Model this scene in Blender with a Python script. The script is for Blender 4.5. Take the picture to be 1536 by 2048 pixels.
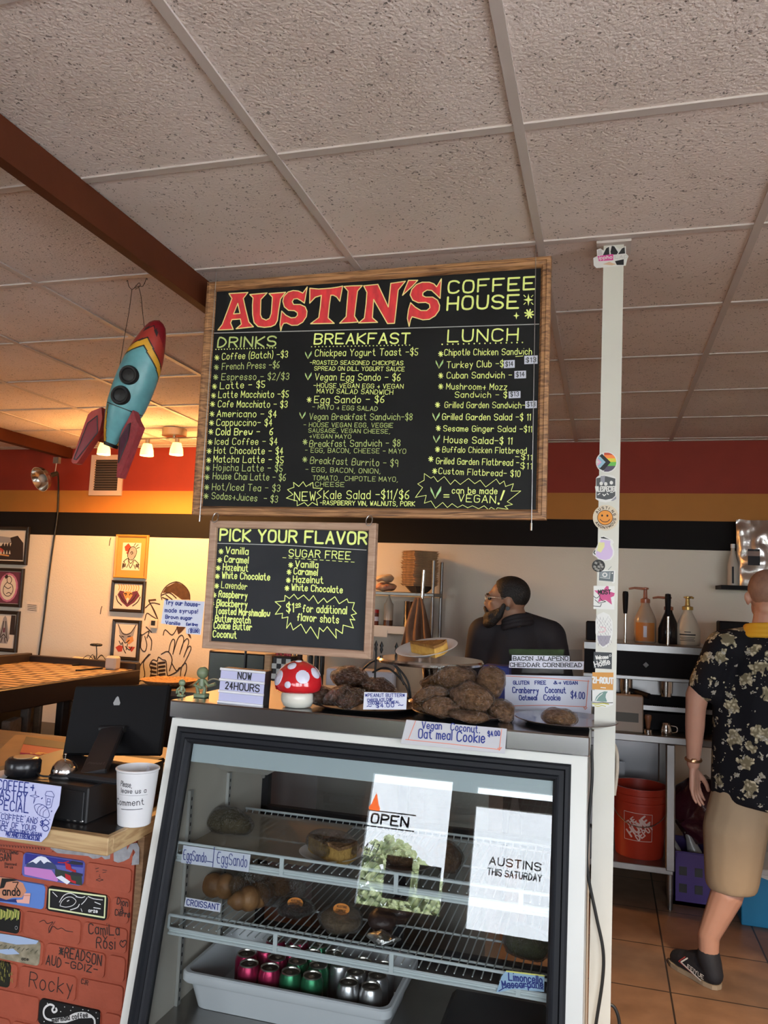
import bpy, bmesh, math, random
from mathutils import Vector, Matrix, Euler, noise
random.seed(7)
scene = bpy.context.scene
for _o in list(bpy.data.objects):
    bpy.data.objects.remove(_o)
COL = scene.collection

# ------------------------------------------------------------------ camera
FPX = 1560.0                       # focal length in pixels of the 1536 x 2048 frame
YAW, PITCH, ROLL = -0.27942396, 0.10175482, 0.04131662
CAM = Vector((0.205222, -1.099553, 1.624743))
HC = 2.70                          # ceiling height
U2 = 0.6096                        # two-foot ceiling tile
_cy, _sy = math.cos(YAW), math.sin(YAW)
FWD = Vector((_sy * math.cos(PITCH), _cy * math.cos(PITCH), math.sin(PITCH)))
_r0 = Vector((_cy, -_sy, 0)); _u0 = _r0.cross(FWD)
RIGHT = math.cos(ROLL) * _r0 + math.sin(ROLL) * _u0
UPV = -math.sin(ROLL) * _r0 + math.cos(ROLL) * _u0
cd = bpy.data.cameras.new('camera'); cam = bpy.data.objects.new('camera', cd); COL.objects.link(cam)
cd.sensor_fit = 'VERTICAL'; cd.sensor_height = 36.0; cd.lens = FPX / 2048 * 36.0
cd.clip_start = 0.05; cd.clip_end = 200
cam.matrix_world = Matrix(((RIGHT.x, UPV.x, -FWD.x, CAM.x), (RIGHT.y, UPV.y, -FWD.y, CAM.y), (RIGHT.z, UPV.z, -FWD.z, CAM.z), (0, 0, 0, 1)))
scene.camera = cam

# ------------------------------------------------------------------ exposure, sky, sun, daylight portals
scene.view_settings.view_transform = 'Standard'
try: scene.view_settings.look = 'None'
except Exception: pass
scene.view_settings.gamma = 1.0
scene.view_settings.use_curve_mapping = False
scene.view_settings.exposure = 0.08
scene.cycles.max_bounces = 8
scene.cycles.diffuse_bounces = 5
scene.cycles.glossy_bounces = 5
scene.cycles.transmission_bounces = 6
scene.cycles.transparent_max_bounces = 24
scene.cycles.caustics_reflective = False
scene.cycles.caustics_refractive = False
scene.cycles.sample_clamp_indirect = 6.0
SKY = 15.0
w = bpy.data.worlds.new('sky'); scene.world = w; w.use_nodes = True
bg = w.node_tree.nodes['Background']; bg.inputs[0].default_value = (0.86, 0.92, 1.0, 1); bg.inputs[1].default_value = SKY
sl = bpy.data.lights.new('sun', 'SUN'); sl.energy = 52; sl.angle = 0.02; sl.color = (1, .95, .86)
so = bpy.data.objects.new('sun', sl); COL.objects.link(so); so.location = (0, -12, 12); so.rotation_euler = (math.radians(-22), math.radians(18), 0)
YF = -3.5                          # the street front
WINDOWS = [(-5.6, -3.9, 0.75, 2.45), (-1.76, -0.97, 0.88, 2.02), (-0.85, -0.12, 0.85, 2.0), (0.12, 1.55, 0.75, 2.45), (1.75, 3.3, 0.75, 2.45)]  # first and last two openings are unseen, added to bring in more daylight
for x0, x1, z0, z1 in WINDOWS:
    pl = bpy.data.lights.new('daylight_portal', 'AREA'); pl.shape = 'RECTANGLE'; pl.size = x1 - x0; pl.size_y = z1 - z0
    pl.cycles.is_portal = True
    po = bpy.data.objects.new('daylight_portal', pl); COL.objects.link(po)
    po.location = ((x0 + x1) / 2, YF - 0.08, (z0 + z1) / 2); po.rotation_euler = (math.radians(90), 0, 0)
ADDED_SIDE = (-3.1, -0.3, 0.75, 2.45)     # window added for daylight in the right-hand wall: y from, to, z from, to
pl = bpy.data.lights.new('daylight_portal', 'AREA'); pl.shape = 'RECTANGLE'; pl.size = ADDED_SIDE[3] - ADDED_SIDE[2]; pl.size_y = ADDED_SIDE[1] - ADDED_SIDE[0]; pl.cycles.is_portal = True
po = bpy.data.objects.new('daylight_portal', pl); COL.objects.link(po); po.location = (3.48, (ADDED_SIDE[0] + ADDED_SIDE[1]) / 2, (ADDED_SIDE[2] + ADDED_SIDE[3]) / 2); po.rotation_euler = (0, math.radians(90), 0)
LAMP_W = 38.0                       # watts of each warm bulb
WARM = (1.0, 0.46, 0.13)

# ------------------------------------------------------------------ pixels of the photograph to points of the room
def ray(x, y): return RIGHT * (x - 768) + UPV * (1024 - y) + FWD * FPX
def on(x, y, p0, n):
    d = ray(x, y); n = Vector(n); return CAM + d * ((Vector(p0) - CAM).dot(n) / d.dot(n))
def onX(x, y, X): return on(x, y, (X, 0, 0), (1, 0, 0))
def onY(x, y, Y): return on(x, y, (0, Y, 0), (0, 1, 0))
def onZ(x, y, Z): return on(x, y, (0, 0, Z), (0, 0, 1))
class Plane:
    """a flat surface to write on: p0 a point of it, n its outward normal"""
    def __init__(s, p0, n, off=0.0008): s.p0 = Vector(p0); s.n = Vector(n).normalized(); s.off = off
    def at(s, x, y, k=1.0): return on(x, y, s.p0, s.n) + s.n * s.off * k
def crop(ox, oy, sc):
    return lambda x, y: (ox + x / sc, oy + y / sc)

# ------------------------------------------------------------------ materials
MATS = {}
def mat(name, col, rough=0.5, metal=0.0, spec=0.5, var=0.0, vscale=8.0, col2=None, bump=0.0, bscale=60.0, alpha=None, emit=None, estr=0.0, coat=0.0, stretch=None, trans=0.0, ior=1.45, sss=0.0):
    if name in MATS: return MATS[name]
    m = bpy.data.materials.new(name); m.use_nodes = True; nt = m.node_tree; b = nt.nodes['Principled BSDF']
    c = (*col, 1.0)
    b.inputs['Base Color'].default_value = c; b.inputs['Roughness'].default_value = rough; b.inputs['Metallic'].default_value = metal
    b.inputs['Specular IOR Level'].default_value = spec; b.inputs['Coat Weight'].default_value = coat; b.inputs['IOR'].default_value = ior
    b.inputs['Transmission Weight'].default_value = trans
    if sss: b.inputs['Subsurface Weight'].default_value = sss; b.inputs['Subsurface Scale'].default_value = 0.01
    if emit: b.inputs['Emission Color'].default_value = (*emit, 1); b.inputs['Emission Strength'].default_value = estr
    if alpha is not None: b.inputs['Alpha'].default_value = alpha
    tc = None
    def coords(sc):
        nonlocal tc
        if tc is None: tc = nt.nodes.new('ShaderNodeTexCoord')
        mp = nt.nodes.new('ShaderNodeMapping'); s = stretch or (1, 1, 1)
        mp.inputs['Scale'].default_value = (sc * s[0], sc * s[1], sc * s[2]); nt.links.new(tc.outputs['Object'], mp.inputs['Vector']); return mp.outputs[0]
    if var or col2:
        n = nt.nodes.new('ShaderNodeTexNoise'); n.inputs['Detail'].default_value = 5; n.inputs['Scale'].default_value = 1.0; nt.links.new(coords(vscale), n.inputs['Vector'])
        r = nt.nodes.new('ShaderNodeValToRGB'); r.color_ramp.elements[0].position = 0.3; r.color_ramp.elements[1].position = 0.7
        c2 = col2 or tuple(max(0, v * (1 - var)) for v in col)
        r.color_ramp.elements[0].color = (*c2, 1); r.color_ramp.elements[1].color = c
        nt.links.new(n.outputs['Fac'], r.inputs[0]); nt.links.new(r.outputs[0], b.inputs['Base Color'])
    if bump:
        n = nt.nodes.new('ShaderNodeTexNoise'); n.inputs['Detail'].default_value = 6; n.inputs['Scale'].default_value = 1.0; nt.links.new(coords(bscale), n.inputs['Vector'])
        bp = nt.nodes.new('ShaderNodeBump'); bp.inputs['Strength'].default_value = bump; bp.inputs['Distance'].default_value = 0.01
        nt.links.new(n.outputs['Fac'], bp.inputs['Height']); nt.links.new(bp.outputs[0], b.inputs['Normal'])
    MATS[name] = m; return m
def srgb(h):
    h = h.lstrip('#'); f = lambda v: v / 12.92 if v <= .04045 else ((v + .055) / 1.055) ** 2.4
    return tuple(f(int(h[i:i + 2], 16) / 255) for i in (0, 2, 4))
def wood(name, c1, c2, scale=(6, 6, 60), rough=0.55, dist=3.0):
    if name in MATS: return MATS[name]
    m = bpy.data.materials.new(name); m.use_nodes = True; nt = m.node_tree; b = nt.nodes['Principled BSDF']
    tc = nt.nodes.new('ShaderNodeTexCoord'); mp = nt.nodes.new('ShaderNodeMapping'); mp.inputs['Scale'].default_value = scale
    nt.links.new(tc.outputs['Object'], mp.inputs['Vector'])
    n = nt.nodes.new('ShaderNodeTexNoise'); n.inputs['Scale'].default_value = 1.0; n.inputs['Detail'].default_value = 4; n.inputs['Distortion'].default_value = dist
    nt.links.new(mp.outputs[0], n.inputs['Vector'])
    r = nt.nodes.new('ShaderNodeValToRGB'); e = r.color_ramp.elements
    e[0].position = 0.32; e[1].position = 0.62; e[0].color = (*c2, 1); e[1].color = (*c1, 1)
    nt.links.new(n.outputs['Fac'], r.inputs[0]); nt.links.new(r.outputs[0], b.inputs['Base Color']); b.inputs['Roughness'].default_value = rough
    bp = nt.nodes.new('ShaderNodeBump'); bp.inputs['Strength'].default_value = 0.15; bp.inputs['Distance'].default_value = 0.004
    nt.links.new(n.outputs['Fac'], bp.inputs['Height']); nt.links.new(bp.outputs[0], b.inputs['Normal'])
    MATS[name] = m; return m
def thin_glass(name, tint=(1, 1, 1), rough=0.0, boost=1.0):
    """a clear thin pane: straight through, with a Fresnel mirror on top"""
    if name in MATS: return MATS[name]
    m = bpy.data.materials.new(name); m.use_nodes = True; nt = m.node_tree; nt.nodes.clear()
    out = nt.nodes.new('ShaderNodeOutputMaterial'); mix = nt.nodes.new('ShaderNodeMixShader'); t = nt.nodes.new('ShaderNodeBsdfTransparent'); g = nt.nodes.new('ShaderNodeBsdfGlossy')
    t.inputs[0].default_value = (*tint, 1); g.inputs['Roughness'].default_value = rough
    fr = nt.nodes.new('ShaderNodeFresnel'); fr.inputs[0].default_value = 1.5
    ml = nt.nodes.new('ShaderNodeMath'); ml.operation = 'MULTIPLY'; ml.inputs[1].default_value = boost; ml.use_clamp = True
    nt.links.new(fr.outputs[0], ml.inputs[0]); nt.links.new(ml.outputs[0], mix.inputs[0]); nt.links.new(t.outputs[0], mix.inputs[1]); nt.links.new(g.outputs[0], mix.inputs[2]); nt.links.new(mix.outputs[0], out.inputs[0])
    MATS[name] = m; return m

# ------------------------------------------------------------------ mesh builder
def frame_of(d):
    d = Vector(d).normalized(); a = Vector((0, 0, 1)) if abs(d.z) < .9 else Vector((1, 0, 0))
    x = a.cross(d).normalized(); return x, d.cross(x).normalized()
class MB:
    def __init__(s): s.v = []; s.f = []; s.m = []
    def add(s, vs, fs, m=0, T=None):
        o = len(s.v)
        for p in vs:
            p = Vector(p); s.v.append(T @ p if T is not None else p)
        for f in fs: s.f.append([o + i for i in f]); s.m.append(m)
        return s
    def box(s, c, d, m=0, T=None, b=0.0):
        x, y, z = (q / 2 for q in d); C = Vector(c)
        b = min(b, x * .9, y * .9, z * .9)
        if b <= 0:
            vs = [C + Vector((i * x, j * y, k * z)) for i in (-1, 1) for j in (-1, 1) for k in (-1, 1)]
            return s.add(vs, [(0, 1, 3, 2), (4, 6, 7, 5), (0, 4, 5, 1), (2, 3, 7, 6), (0, 2, 6, 4), (1, 5, 7, 3)], m, T)
        vs = []; idx = {}
        for i in (-1, 1):
            for j in (-1, 1):
                for k in (-1, 1):
                    for a in range(3):
                        q = [i * (x - b), j * (y - b), k * (z - b)]; q[a] = (i * x, j * y, k * z)[a]
                        idx[(i, j, k, a)] = len(vs); vs.append(C + Vector(q))
        I = lambda i, j, k, a: idx[(i, j, k, a)]
        fs = []
        for a in range(3):
            o1, o2 = [q for q in range(3) if q != a]
            for sg in (-1, 1):
                q = []
                for (p1, p2) in ((-1, -1), (1, -1), (1, 1), (-1, 1)):
                    k = [0, 0, 0]; k[a] = sg; k[o1] = p1; k[o2] = p2; q.append(I(*k, a))
                fs.append(q)
        for a in range(3):
            o1, o2 = [q for q in range(3) if q != a]
            for s1 in (-1, 1):
                for s2 in (-1, 1):
                    k0 = [0, 0, 0]; k0[o1] = s1; k0[o2] = s2; k1 = list(k0); k0[a] = -1; k1[a] = 1
                    fs.append([I(*k0, o1), I(*k1, o1), I(*k1, o2), I(*k0, o2)])
        for i in (-1, 1):
            for j in (-1, 1):
                for k in (-1, 1): fs.append([I(i, j, k, 0), I(i, j, k, 1), I(i, j, k, 2)])
        return s.add(vs, fs, m, T)
    def cyl(s, p0, p1, r0, r1=None, n=16, m=0, caps=True, T=None):
        r1 = r0 if r1 is None else r1; p0 = Vector(p0); p1 = Vector(p1); x, y = frame_of(p1 - p0)
        vs = []
        for p, r in ((p0, r0), (p1, r1)):
            for i in range(n): a = 2 * math.pi * i / n; vs.append(p + x * (r * math.cos(a)) + y * (r * math.sin(a)))
        fs = [(i, (i + 1) % n, n + (i + 1) % n, n + i) for i in range(n)]
        if caps: fs += [tuple(range(n - 1, -1, -1)), tuple(range(n, 2 * n))]
        return s.add(vs, fs, m, T)
    def lathe(s, prof, c=(0, 0, 0), n=24, m=0, T=None, axis=None):
        """prof: (radius, height) pairs, bottom to top"""
        C = Vector(c); ax = Vector(axis).normalized() if axis else Vector((0, 0, 1)); x, y = (Vector((1, 0, 0)), Vector((0, 1, 0))) if not axis else frame_of(ax)
        vs = []; fs = []; k = len(prof)
        for r, z in prof:
            for i in range(n): a = 2 * math.pi * i / n; vs.append(C + ax * z + x * (r * math.cos(a)) + y * (r * math.sin(a)))
        for j in range(k - 1):
            for i in range(n): fs.append((j * n + i, j * n + (i + 1) % n, (j + 1) * n + (i + 1) % n, (j + 1) * n + i))
        if prof[0][0] > 1e-6: fs.append(tuple(range(n - 1, -1, -1)))
        if prof[-1][0] > 1e-6: fs.append(tuple((k - 1) * n + i for i in range(n)))
        return s.add(vs, fs, m, T)
    def tube(s, pts, r, n=8, m=0, closed=False, T=None):
        P = [Vector(p) for p in pts]; k = len(P); R = r if isinstance(r, (list, tuple)) else [r] * k
        vs = []; fs = []; px = None
        for i in range(k):
            a = P[i - 1] if (i or closed) else P[i]; b = P[(i + 1) % k] if (i < k - 1 or closed) else P[i]
            d = (b - a)
            if d.length < 1e-9: d = Vector((0, 0, 1))
            d.normalize()
            if px is None: x, y = frame_of(d)
            else:
                x = px - d * px.dot(d)
                if x.length < 1e-6: x, y = frame_of(d)
                x.normalize(); y = d.cross(x)
            px = x
            for j in range(n): a2 = 2 * math.pi * j / n; vs.append(P[i] + x * (R[i] * math.cos(a2)) + y * (R[i] * math.sin(a2)))
        for i in range(k if closed else k - 1):
            i2 = (i + 1) % k
            for j in range(n): fs.append((i * n + j, i * n + (j + 1) % n, i2 * n + (j + 1) % n, i2 * n + j))
        if not closed: fs += [tuple(range(n - 1, -1, -1)), tuple((k - 1) * n + j for j in range(n))]
        return s.add(vs, fs, m, T)
    def ell(s, c, r, m=0, T=None, nu=16, nv=10, fn=None):
        C = Vector(c); r = (r, r, r) if not isinstance(r, (tuple, list)) else r; vs = [C + Vector((0, 0, -r[2]))]; fs = []
        for j in range(1, nv):
            t = -math.pi / 2 + math.pi * j / nv
            for i in range(nu): a = 2 * math.pi * i / nu; vs.append(C + Vector((r[0] * math.cos(t) * math.cos(a), r[1] * math.cos(t) * math.sin(a), r[2] * math.sin(t))))
        vs.append(C + Vector((0, 0, r[2])))
        if fn: vs = [fn(v) for v in vs]
        for i in range(nu): fs.append((0, 1 + (i + 1) % nu, 1 + i))
        for j in range(nv - 2):
            for i in range(nu): a = 1 + j * nu; fs.append((a + i, a + (i + 1) % nu, a + nu + (i + 1) % nu, a + nu + i))
        L = len(vs) - 1; a = 1 + (nv - 2) * nu
        for i in range(nu): fs.append((a + i, a + (i + 1) % nu, L))
        return s.add(vs, fs, m, T)
    def grid(s, fn, nu, nv, m=0, T=None):
        vs = [fn(i / nu, j / nv) for j in range(nv + 1) for i in range(nu + 1)]
        fs = [(j * (nu + 1) + i, j * (nu + 1) + i + 1, (j + 1) * (nu + 1) + i + 1, (j + 1) * (nu + 1) + i) for j in range(nv) for i in range(nu)]
        return s.add(vs, fs, m, T)
    def prism(s, pts, d, m=0, T=None):
        """closed outline pts swept along the vector d"""
        d = Vector(d); n = len(pts); vs = [Vector(p) for p in pts] + [Vector(p) + d for p in pts]
        return s.add(vs, [tuple(range(n - 1, -1, -1)), tuple(range(n, 2 * n))] + [(i, (i + 1) % n, n + (i + 1) % n, n + i) for i in range(n)], m, T)
    def poly(s, pts, m=0): return s.add(pts, [tuple(range(len(pts)))], m)
    def strip(s, pts, wd, nrm, m=0, closed=False, joints=True):
        """flat painted line of width wd"""
        P = [Vector(p) for p in pts]; nrm = Vector(nrm); h = wd / 2
        if closed: P = P + [P[0]]
        for a, b in zip(P, P[1:]):
            d = b - a
            if d.length < 1e-7: continue
            t = nrm.cross(d).normalized() * h; q = nrm * random.uniform(0, .00016)
            s.add([a - t + q, b - t + q, b + t + q, a + t + q], [(0, 1, 2, 3)], m)
        if joints:
            x, y = frame_of(nrm)
            for p in (P[:-1] if closed else P):
                p = p + nrm * random.uniform(.0001, .00032); s.add([p + x * (h * math.cos(k * math.pi / 4)) + y * (h * math.sin(k * math.pi / 4)) for k in range(8)], [tuple(range(8))], m)
        return s
def link(name, mb, mats, parent=None, smooth=None, loc=None):
    """one mesh object; its origin at loc (or at the parent's), else the middle of its base"""
    me = bpy.data.meshes.new(name)
    P = parent
    if loc is not None: o0 = Vector(loc)
    elif P is not None:
        o0 = Vector((0, 0, 0)); q = P
        while q is not None: o0 = o0 + q.location; q = q.parent
    else:
        xs = [v.x for v in mb.v]; ys = [v.y for v in mb.v]; zs = [v.z for v in mb.v]
        o0 = Vector(((min(xs) + max(xs)) / 2, (min(ys) + max(ys)) / 2, min(zs)))
    me.from_pydata([v - o0 for v in mb.v], [], mb.f)
    for m in (mats if isinstance(mats, (list, tuple)) else [mats]): me.materials.append(m)
    me.polygons.foreach_set('material_index', mb.m)
    me.validate(); me.update()
    if smooth is not None:
        me.polygons.foreach_set('use_smooth', [True] * len(me.polygons))
        me.set_sharp_from_angle(angle=math.radians(smooth))
    o = bpy.data.objects.new(name, me); COL.objects.link(o)
    if P is not None: o.parent = P
    else: o.location = o0
    return o
def fixn(o):
    bm = bmesh.new(); bm.from_mesh(o.data); bmesh.ops.recalc_face_normals(bm, faces=bm.faces); bm.to_mesh(o.data); bm.free(); return o
def tag(o, label, cat, group=None, kind=None):
    o['label'] = label; o['category'] = cat
    if group: o['group'] = group
    if kind: o['kind'] = kind
    return o
def thing(name, label, cat, loc, group=None):
    o = bpy.data.objects.new(name, None); COL.objects.link(o); o.location = Vector(loc); o.empty_display_size = .05
    return tag(o, label, cat, group)
def structure(o): o['kind'] = 'structure'; return o
def dup(root, loc, rz=None, label=None):
    """a copy of a thing with copies of its parts and sub-parts"""
    def cp(o, par):
        c = o.copy(); COL.objects.link(c); c.parent = par
        for ch in kids.get(o.name, []): cp(ch, c)
        return c
    kids = {}
    st = [root]
    while st:
        q = st.pop(); kids[q.name] = [o for o in q.children]; st += kids[q.name]
    r = cp(root, root.parent); r.location = Vector(loc)
    if rz is not None: r.rotation_euler = (0, 0, rz) if not isinstance(rz, (tuple, list)) else rz
    if label: r['label'] = label
    return r
def RT(loc=(0, 0, 0), rx=0, ry=0, rz=0, s=1.0): return Matrix.Translation(Vector(loc)) @ Euler((rx, ry, rz)).to_matrix().to_4x4() @ Matrix.Diagonal((s, s, s, 1)) if not isinstance(s, tuple) else Matrix.Translation(Vector(loc)) @ Euler((rx, ry, rz)).to_matrix().to_4x4() @ Matrix.Diagonal((*s, 1))
def catmull(P, n=6, closed=False):
    P = [Vector(p) for p in P]; k = len(P); out = []
    for i in range(k if closed else k - 1):
        g = (lambda j: P[j % k]) if closed else (lambda j: P[min(max(j, 0), k - 1)])
        a, b, c, d = g(i - 1), g(i), g(i + 1), g(i + 2)
        for j in range(n):
            t = j / n; out.append(0.5 * ((2 * b) + (c - a) * t + (2 * a - 5 * b + 4 * c - d) * t * t + (3 * b - a - 3 * c + d) * t ** 3))
    if not closed: out.append(P[-1])
    return out

# ------------------------------------------------------------------ hand lettering: single-stroke glyphs, digit pairs x y, baseline 2, x-height 6, capitals 8
G = {'A': '022842 1434', 'B': '02083847463505 3544433202', 'C': '4738180703123243', 'D': '02082846442202', 'E': '48080242 0535', 'F': '480802 0535',
 'G': '473818070312324345 2545', 'H': '0802 4842 0545', 'I': '0802', 'J': '3833221203', 'K': '0802 480542', 'L': '080242', 'M': '0208244842', 'N': '02084248',
 'O': '183847433212030718', 'P': '02083847463505', 'Q': '183847433212030718 2441', 'R': '02083847463505 2542', 'S': '473818070615354443321203', 'T': '0848 2822',
 'U': '080312324348', 'V': '082248', 'W': '0812263248', 'X': '0842 4802', 'Y': '082548 2522', 'Z': '08480242',
 'a': '3526160503122233 3632', 'b': '0802 0516263533221203', 'c': '3526160503122233', 'd': '3832 3526160503122233', 'e': '04343526160503122233', 'f': '37281712 0525',
 'g': '3526160503122233 3631201001', 'h': '0802 0516263532', 'i': '0602 0808', 'j': '161100 1818', 'k': '0802 3604 0432', 'l': '0802', 'm': '0602 05162522 25364542',
 'n': '0602 0516263532', 'o': '162635332212030516', 'p': '0600 0516263533221203', 'q': '3630 3526160503122233', 'r': '0602 04152635', 's': '3526160514243322 1203',
 't': '18132232 0626', 'u': '0603122233 3632', 'v': '061226', 'w': '0612243246', 'x': '0632 3602', 'y': '0623 3610', 'z': '06360232',
 '0': '182837332212030718', '1': '071812', '2': '07182837360232', '3': '0718283736253433221203 1525', '4': '280434 2822', '5': '3808052534332212 03', '6': '381705031222333425 05',
 '7': '083812', '8': '182837361504031222333425060718', '9': '351506071828373532', '$': '372818070615253433221203 2921', '-': '0535', '+': '0434 2622', '.': '0202', ',': '1201', "'": '0807',
 '!': '0804 0202', '/': '0139', '(': '19070311', ')': '09171301', ':': '0303 0606', '=': '0434 0636', '#': '1218 3238 0444 0646', '&': '42173728180405 02 22 44', '~': '041525344455', '_': '0161', '*': '2723 0545 0743 0347', '?': '071828372524 2222'}
def glyph(ch):
    g = G.get(ch)
    if g is None: return None
    out = []; mx = 0
    for st in g.split():
        if ch == 's' and st == '1203': st = '221203'
        pts = [(int(st[i]), int(st[i + 1])) for i in range(0, len(st) - 1, 2)]
        mx = max(mx, max(p[0] for p in pts)); out.append(pts)
    return out, mx
G['s'] = '35261605142433221203'; G['5'] = '380805253433221203'; G['6'] = '38170503122233342505'; G['&'] = '42172837350403122244'
def write(mb, s, a, b, h, nrm, sw, m=0, serif=False, jit=0.0, dbl=0.0, up=None):
    """letter the string s from the point a to the point b (its whole width), capitals h tall, line width sw"""
    a = Vector(a); b = Vector(b); nrm = Vector(nrm).normalized(); Ud = (b - a); L = Ud.length; Ud = Ud / L; Vd = nrm.cross(Ud).normalized()
    if up is not None: Vd = Vector(up).normalized()
    x = 0.0; lay = []
    for ch in s:
        if ch == ' ': x += 3.0; continue
        g = glyph(ch)
        if g is None: x += 3; continue
        lay.append((x, g)); x += g[1] + 1.7
    tot = max(x - 1.7, 1.0); kx = L / tot; ky = h / 6.0
    for x0, g in lay:
        dy = random.uniform(-jit, jit) * h
        for st in g[0]:
            pts = [a + Ud * ((x0 + p[0]) * kx) + Vd * ((p[1] - 2) * ky + dy) for p in st]
            if len(pts) > 3 and not serif:   # round the turns a little
                q = [pts[0]]
                for i in range(1, len(pts) - 1):
                    q += [pts[i] * .7 + pts[i - 1] * .3, pts[i] * .7 + pts[i + 1] * .3] if (pts[i] - pts[i - 1]).length < 2.6 * max(kx, ky) or (pts[i + 1] - pts[i]).length < 2.6 * max(kx, ky) else [pts[i]]
                q.append(pts[-1]); pts = q
            mb.strip(pts, sw, nrm, m)
            if serif:
                for e in (pts[0], pts[-1]): mb.strip([e - Ud * 1.0 * kx, e + Ud * 1.0 * kx], sw * .8, nrm, m)
    return mb
def pwrite(mb, pl, f, s, a, b, h, sw, m=0, k=1.0, **kw):
    """the same with a, b and h in pixels of a crop f on the plane pl"""
    A = pl.at(*f(*a), k); B = pl.at(*f(*b), k); px = (A - B).length / max(1e-6, math.dist(a, b))
    return write(mb, s, A, B, h * px, pl.n, sw * px, m, **kw)
def ppoly(mb, pl, f, pts, m=0, k=1.0): return mb.poly([pl.at(*f(*p), k) for p in pts], m)
def pline(mb, pl, f, pts, sw, m=0, k=1.0, closed=False, smooth=0):
    P = [pl.at(*f(*p), k) for p in pts]; px = (P[0] - P[1]).length / max(1e-6, math.dist(pts[0], pts[1]))
    if smooth: P = catmull(P, smooth, closed)
    return mb.strip(P, sw * px, pl.n, m, closed)
def circ(cx, cy, rx, ry=None, n=28, a0=0.0, a1=2 * math.pi):
    ry = rx if ry is None else ry
    return [(cx + rx * math.cos(a0 + (a1 - a0) * i / n), cy + ry * math.sin(a0 + (a1 - a0) * i / n)) for i in range(n + (0 if abs(a1 - a0 - 2 * math.pi) < 1e-6 else 1))]

# ------------------------------------------------------------------ the room
YB = 4.34; XL = -5.9; XR = 3.4
def ceil_mat():
    m = bpy.data.materials.new('mineral_fibre_tile'); m.use_nodes = True; nt = m.node_tree; b = nt.nodes['Principled BSDF']; b.inputs['Roughness'].default_value = .92
    b.inputs['Specular IOR Level'].default_value = .15
    tc = nt.nodes.new('ShaderNodeTexCoord')
    def node(t, **k):
        n = nt.nodes.new(t)
        for a, v in k.items(): n.inputs[a].default_value = v
        return n
    warp = node('ShaderNodeTexNoise', Scale=45.0, Detail=2.0); nt.links.new(tc.outputs['Object'], warp.inputs['Vector'])
    add = nt.nodes.new('ShaderNodeVectorMath'); add.operation = 'MULTIPLY_ADD'; add.inputs[1].default_value = (.022, .022, .022)
    nt.links.new(warp.outputs['Color'], add.inputs[0]); nt.links.new(tc.outputs['Object'], add.inputs[2])
    vo = node('ShaderNodeTexVoronoi', Scale=112.0); vo.feature = 'F1'; nt.links.new(add.outputs[0], vo.inputs['Vector'])
    size = node('ShaderNodeTexNoise', Scale=60.0, Detail=2.0); nt.links.new(tc.outputs['Object'], size.inputs['Vector'])
    thr = nt.nodes.new('ShaderNodeMapRange'); thr.inputs['From Min'].default_value = .40; thr.inputs['From Max'].default_value = .70; thr.inputs['To Min'].default_value = 0.0; thr.inputs['To Max'].default_value = .41
    nt.links.new(size.outputs['Fac'], thr.inputs['Value'])
    lt = nt.nodes.new('ShaderNodeMath'); lt.operation = 'LESS_THAN'; nt.links.new(vo.outputs['Distance'], lt.inputs[0]); nt.links.new(thr.outputs[0], lt.inputs[1])
    mx = nt.nodes.new('ShaderNodeMixRGB'); mx.inputs['Color1'].default_value = (.78, .685, .645, 1); mx.inputs['Color2'].default_value = (.30, .265, .245, 1)
    nt.links.new(lt.outputs[0], mx.inputs['Fac'])
    st = node('ShaderNodeTexNoise', Scale=2.2, Detail=4.0); nt.links.new(tc.outputs['Object'], st.inputs['Vector'])
    rr = nt.nodes.new('ShaderNodeValToRGB'); rr.color_ramp.elements[0].color = (.90, .88, .86, 1); rr.color_ramp.elements[1].color = (1, 1, 1, 1); rr.color_ramp.elements[0].position = .35; rr.color_ramp.elements[1].position = .6
    nt.links.new(st.outputs['Fac'], rr.inputs[0])
    mm = nt.nodes.new('ShaderNodeMixRGB'); mm.blend_type = 'MULTIPLY'; mm.inputs['Fac'].default_value = 1; nt.links.new(mx.outputs[0], mm.inputs['Color1']); nt.links.new(rr.outputs[0], mm.inputs['Color2'])
    nt.links.new(mm.outputs[0], b.inputs['Base Color'])
    fine = node('ShaderNodeTexNoise', Scale=130.0, Detail=4.0); nt.links.new(tc.outputs['Object'], fine.inputs['Vector'])
    sub = nt.nodes.new('ShaderNodeMath'); sub.operation = 'MULTIPLY_ADD'; sub.inputs[1].default_value = -1.2; nt.links.new(lt.outputs[0], sub.inputs[0]); nt.links.new(fine.outputs['Fac'], sub.inputs[2])
    bp = nt.nodes.new('ShaderNodeBump'); bp.inputs['Strength'].default_value = .55; bp.inputs['Distance'].default_value = .006; nt.links.new(sub.outputs[0], bp.inputs['Height']); nt.links.new(bp.outputs[0], b.inputs['Normal'])
    return m
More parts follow.
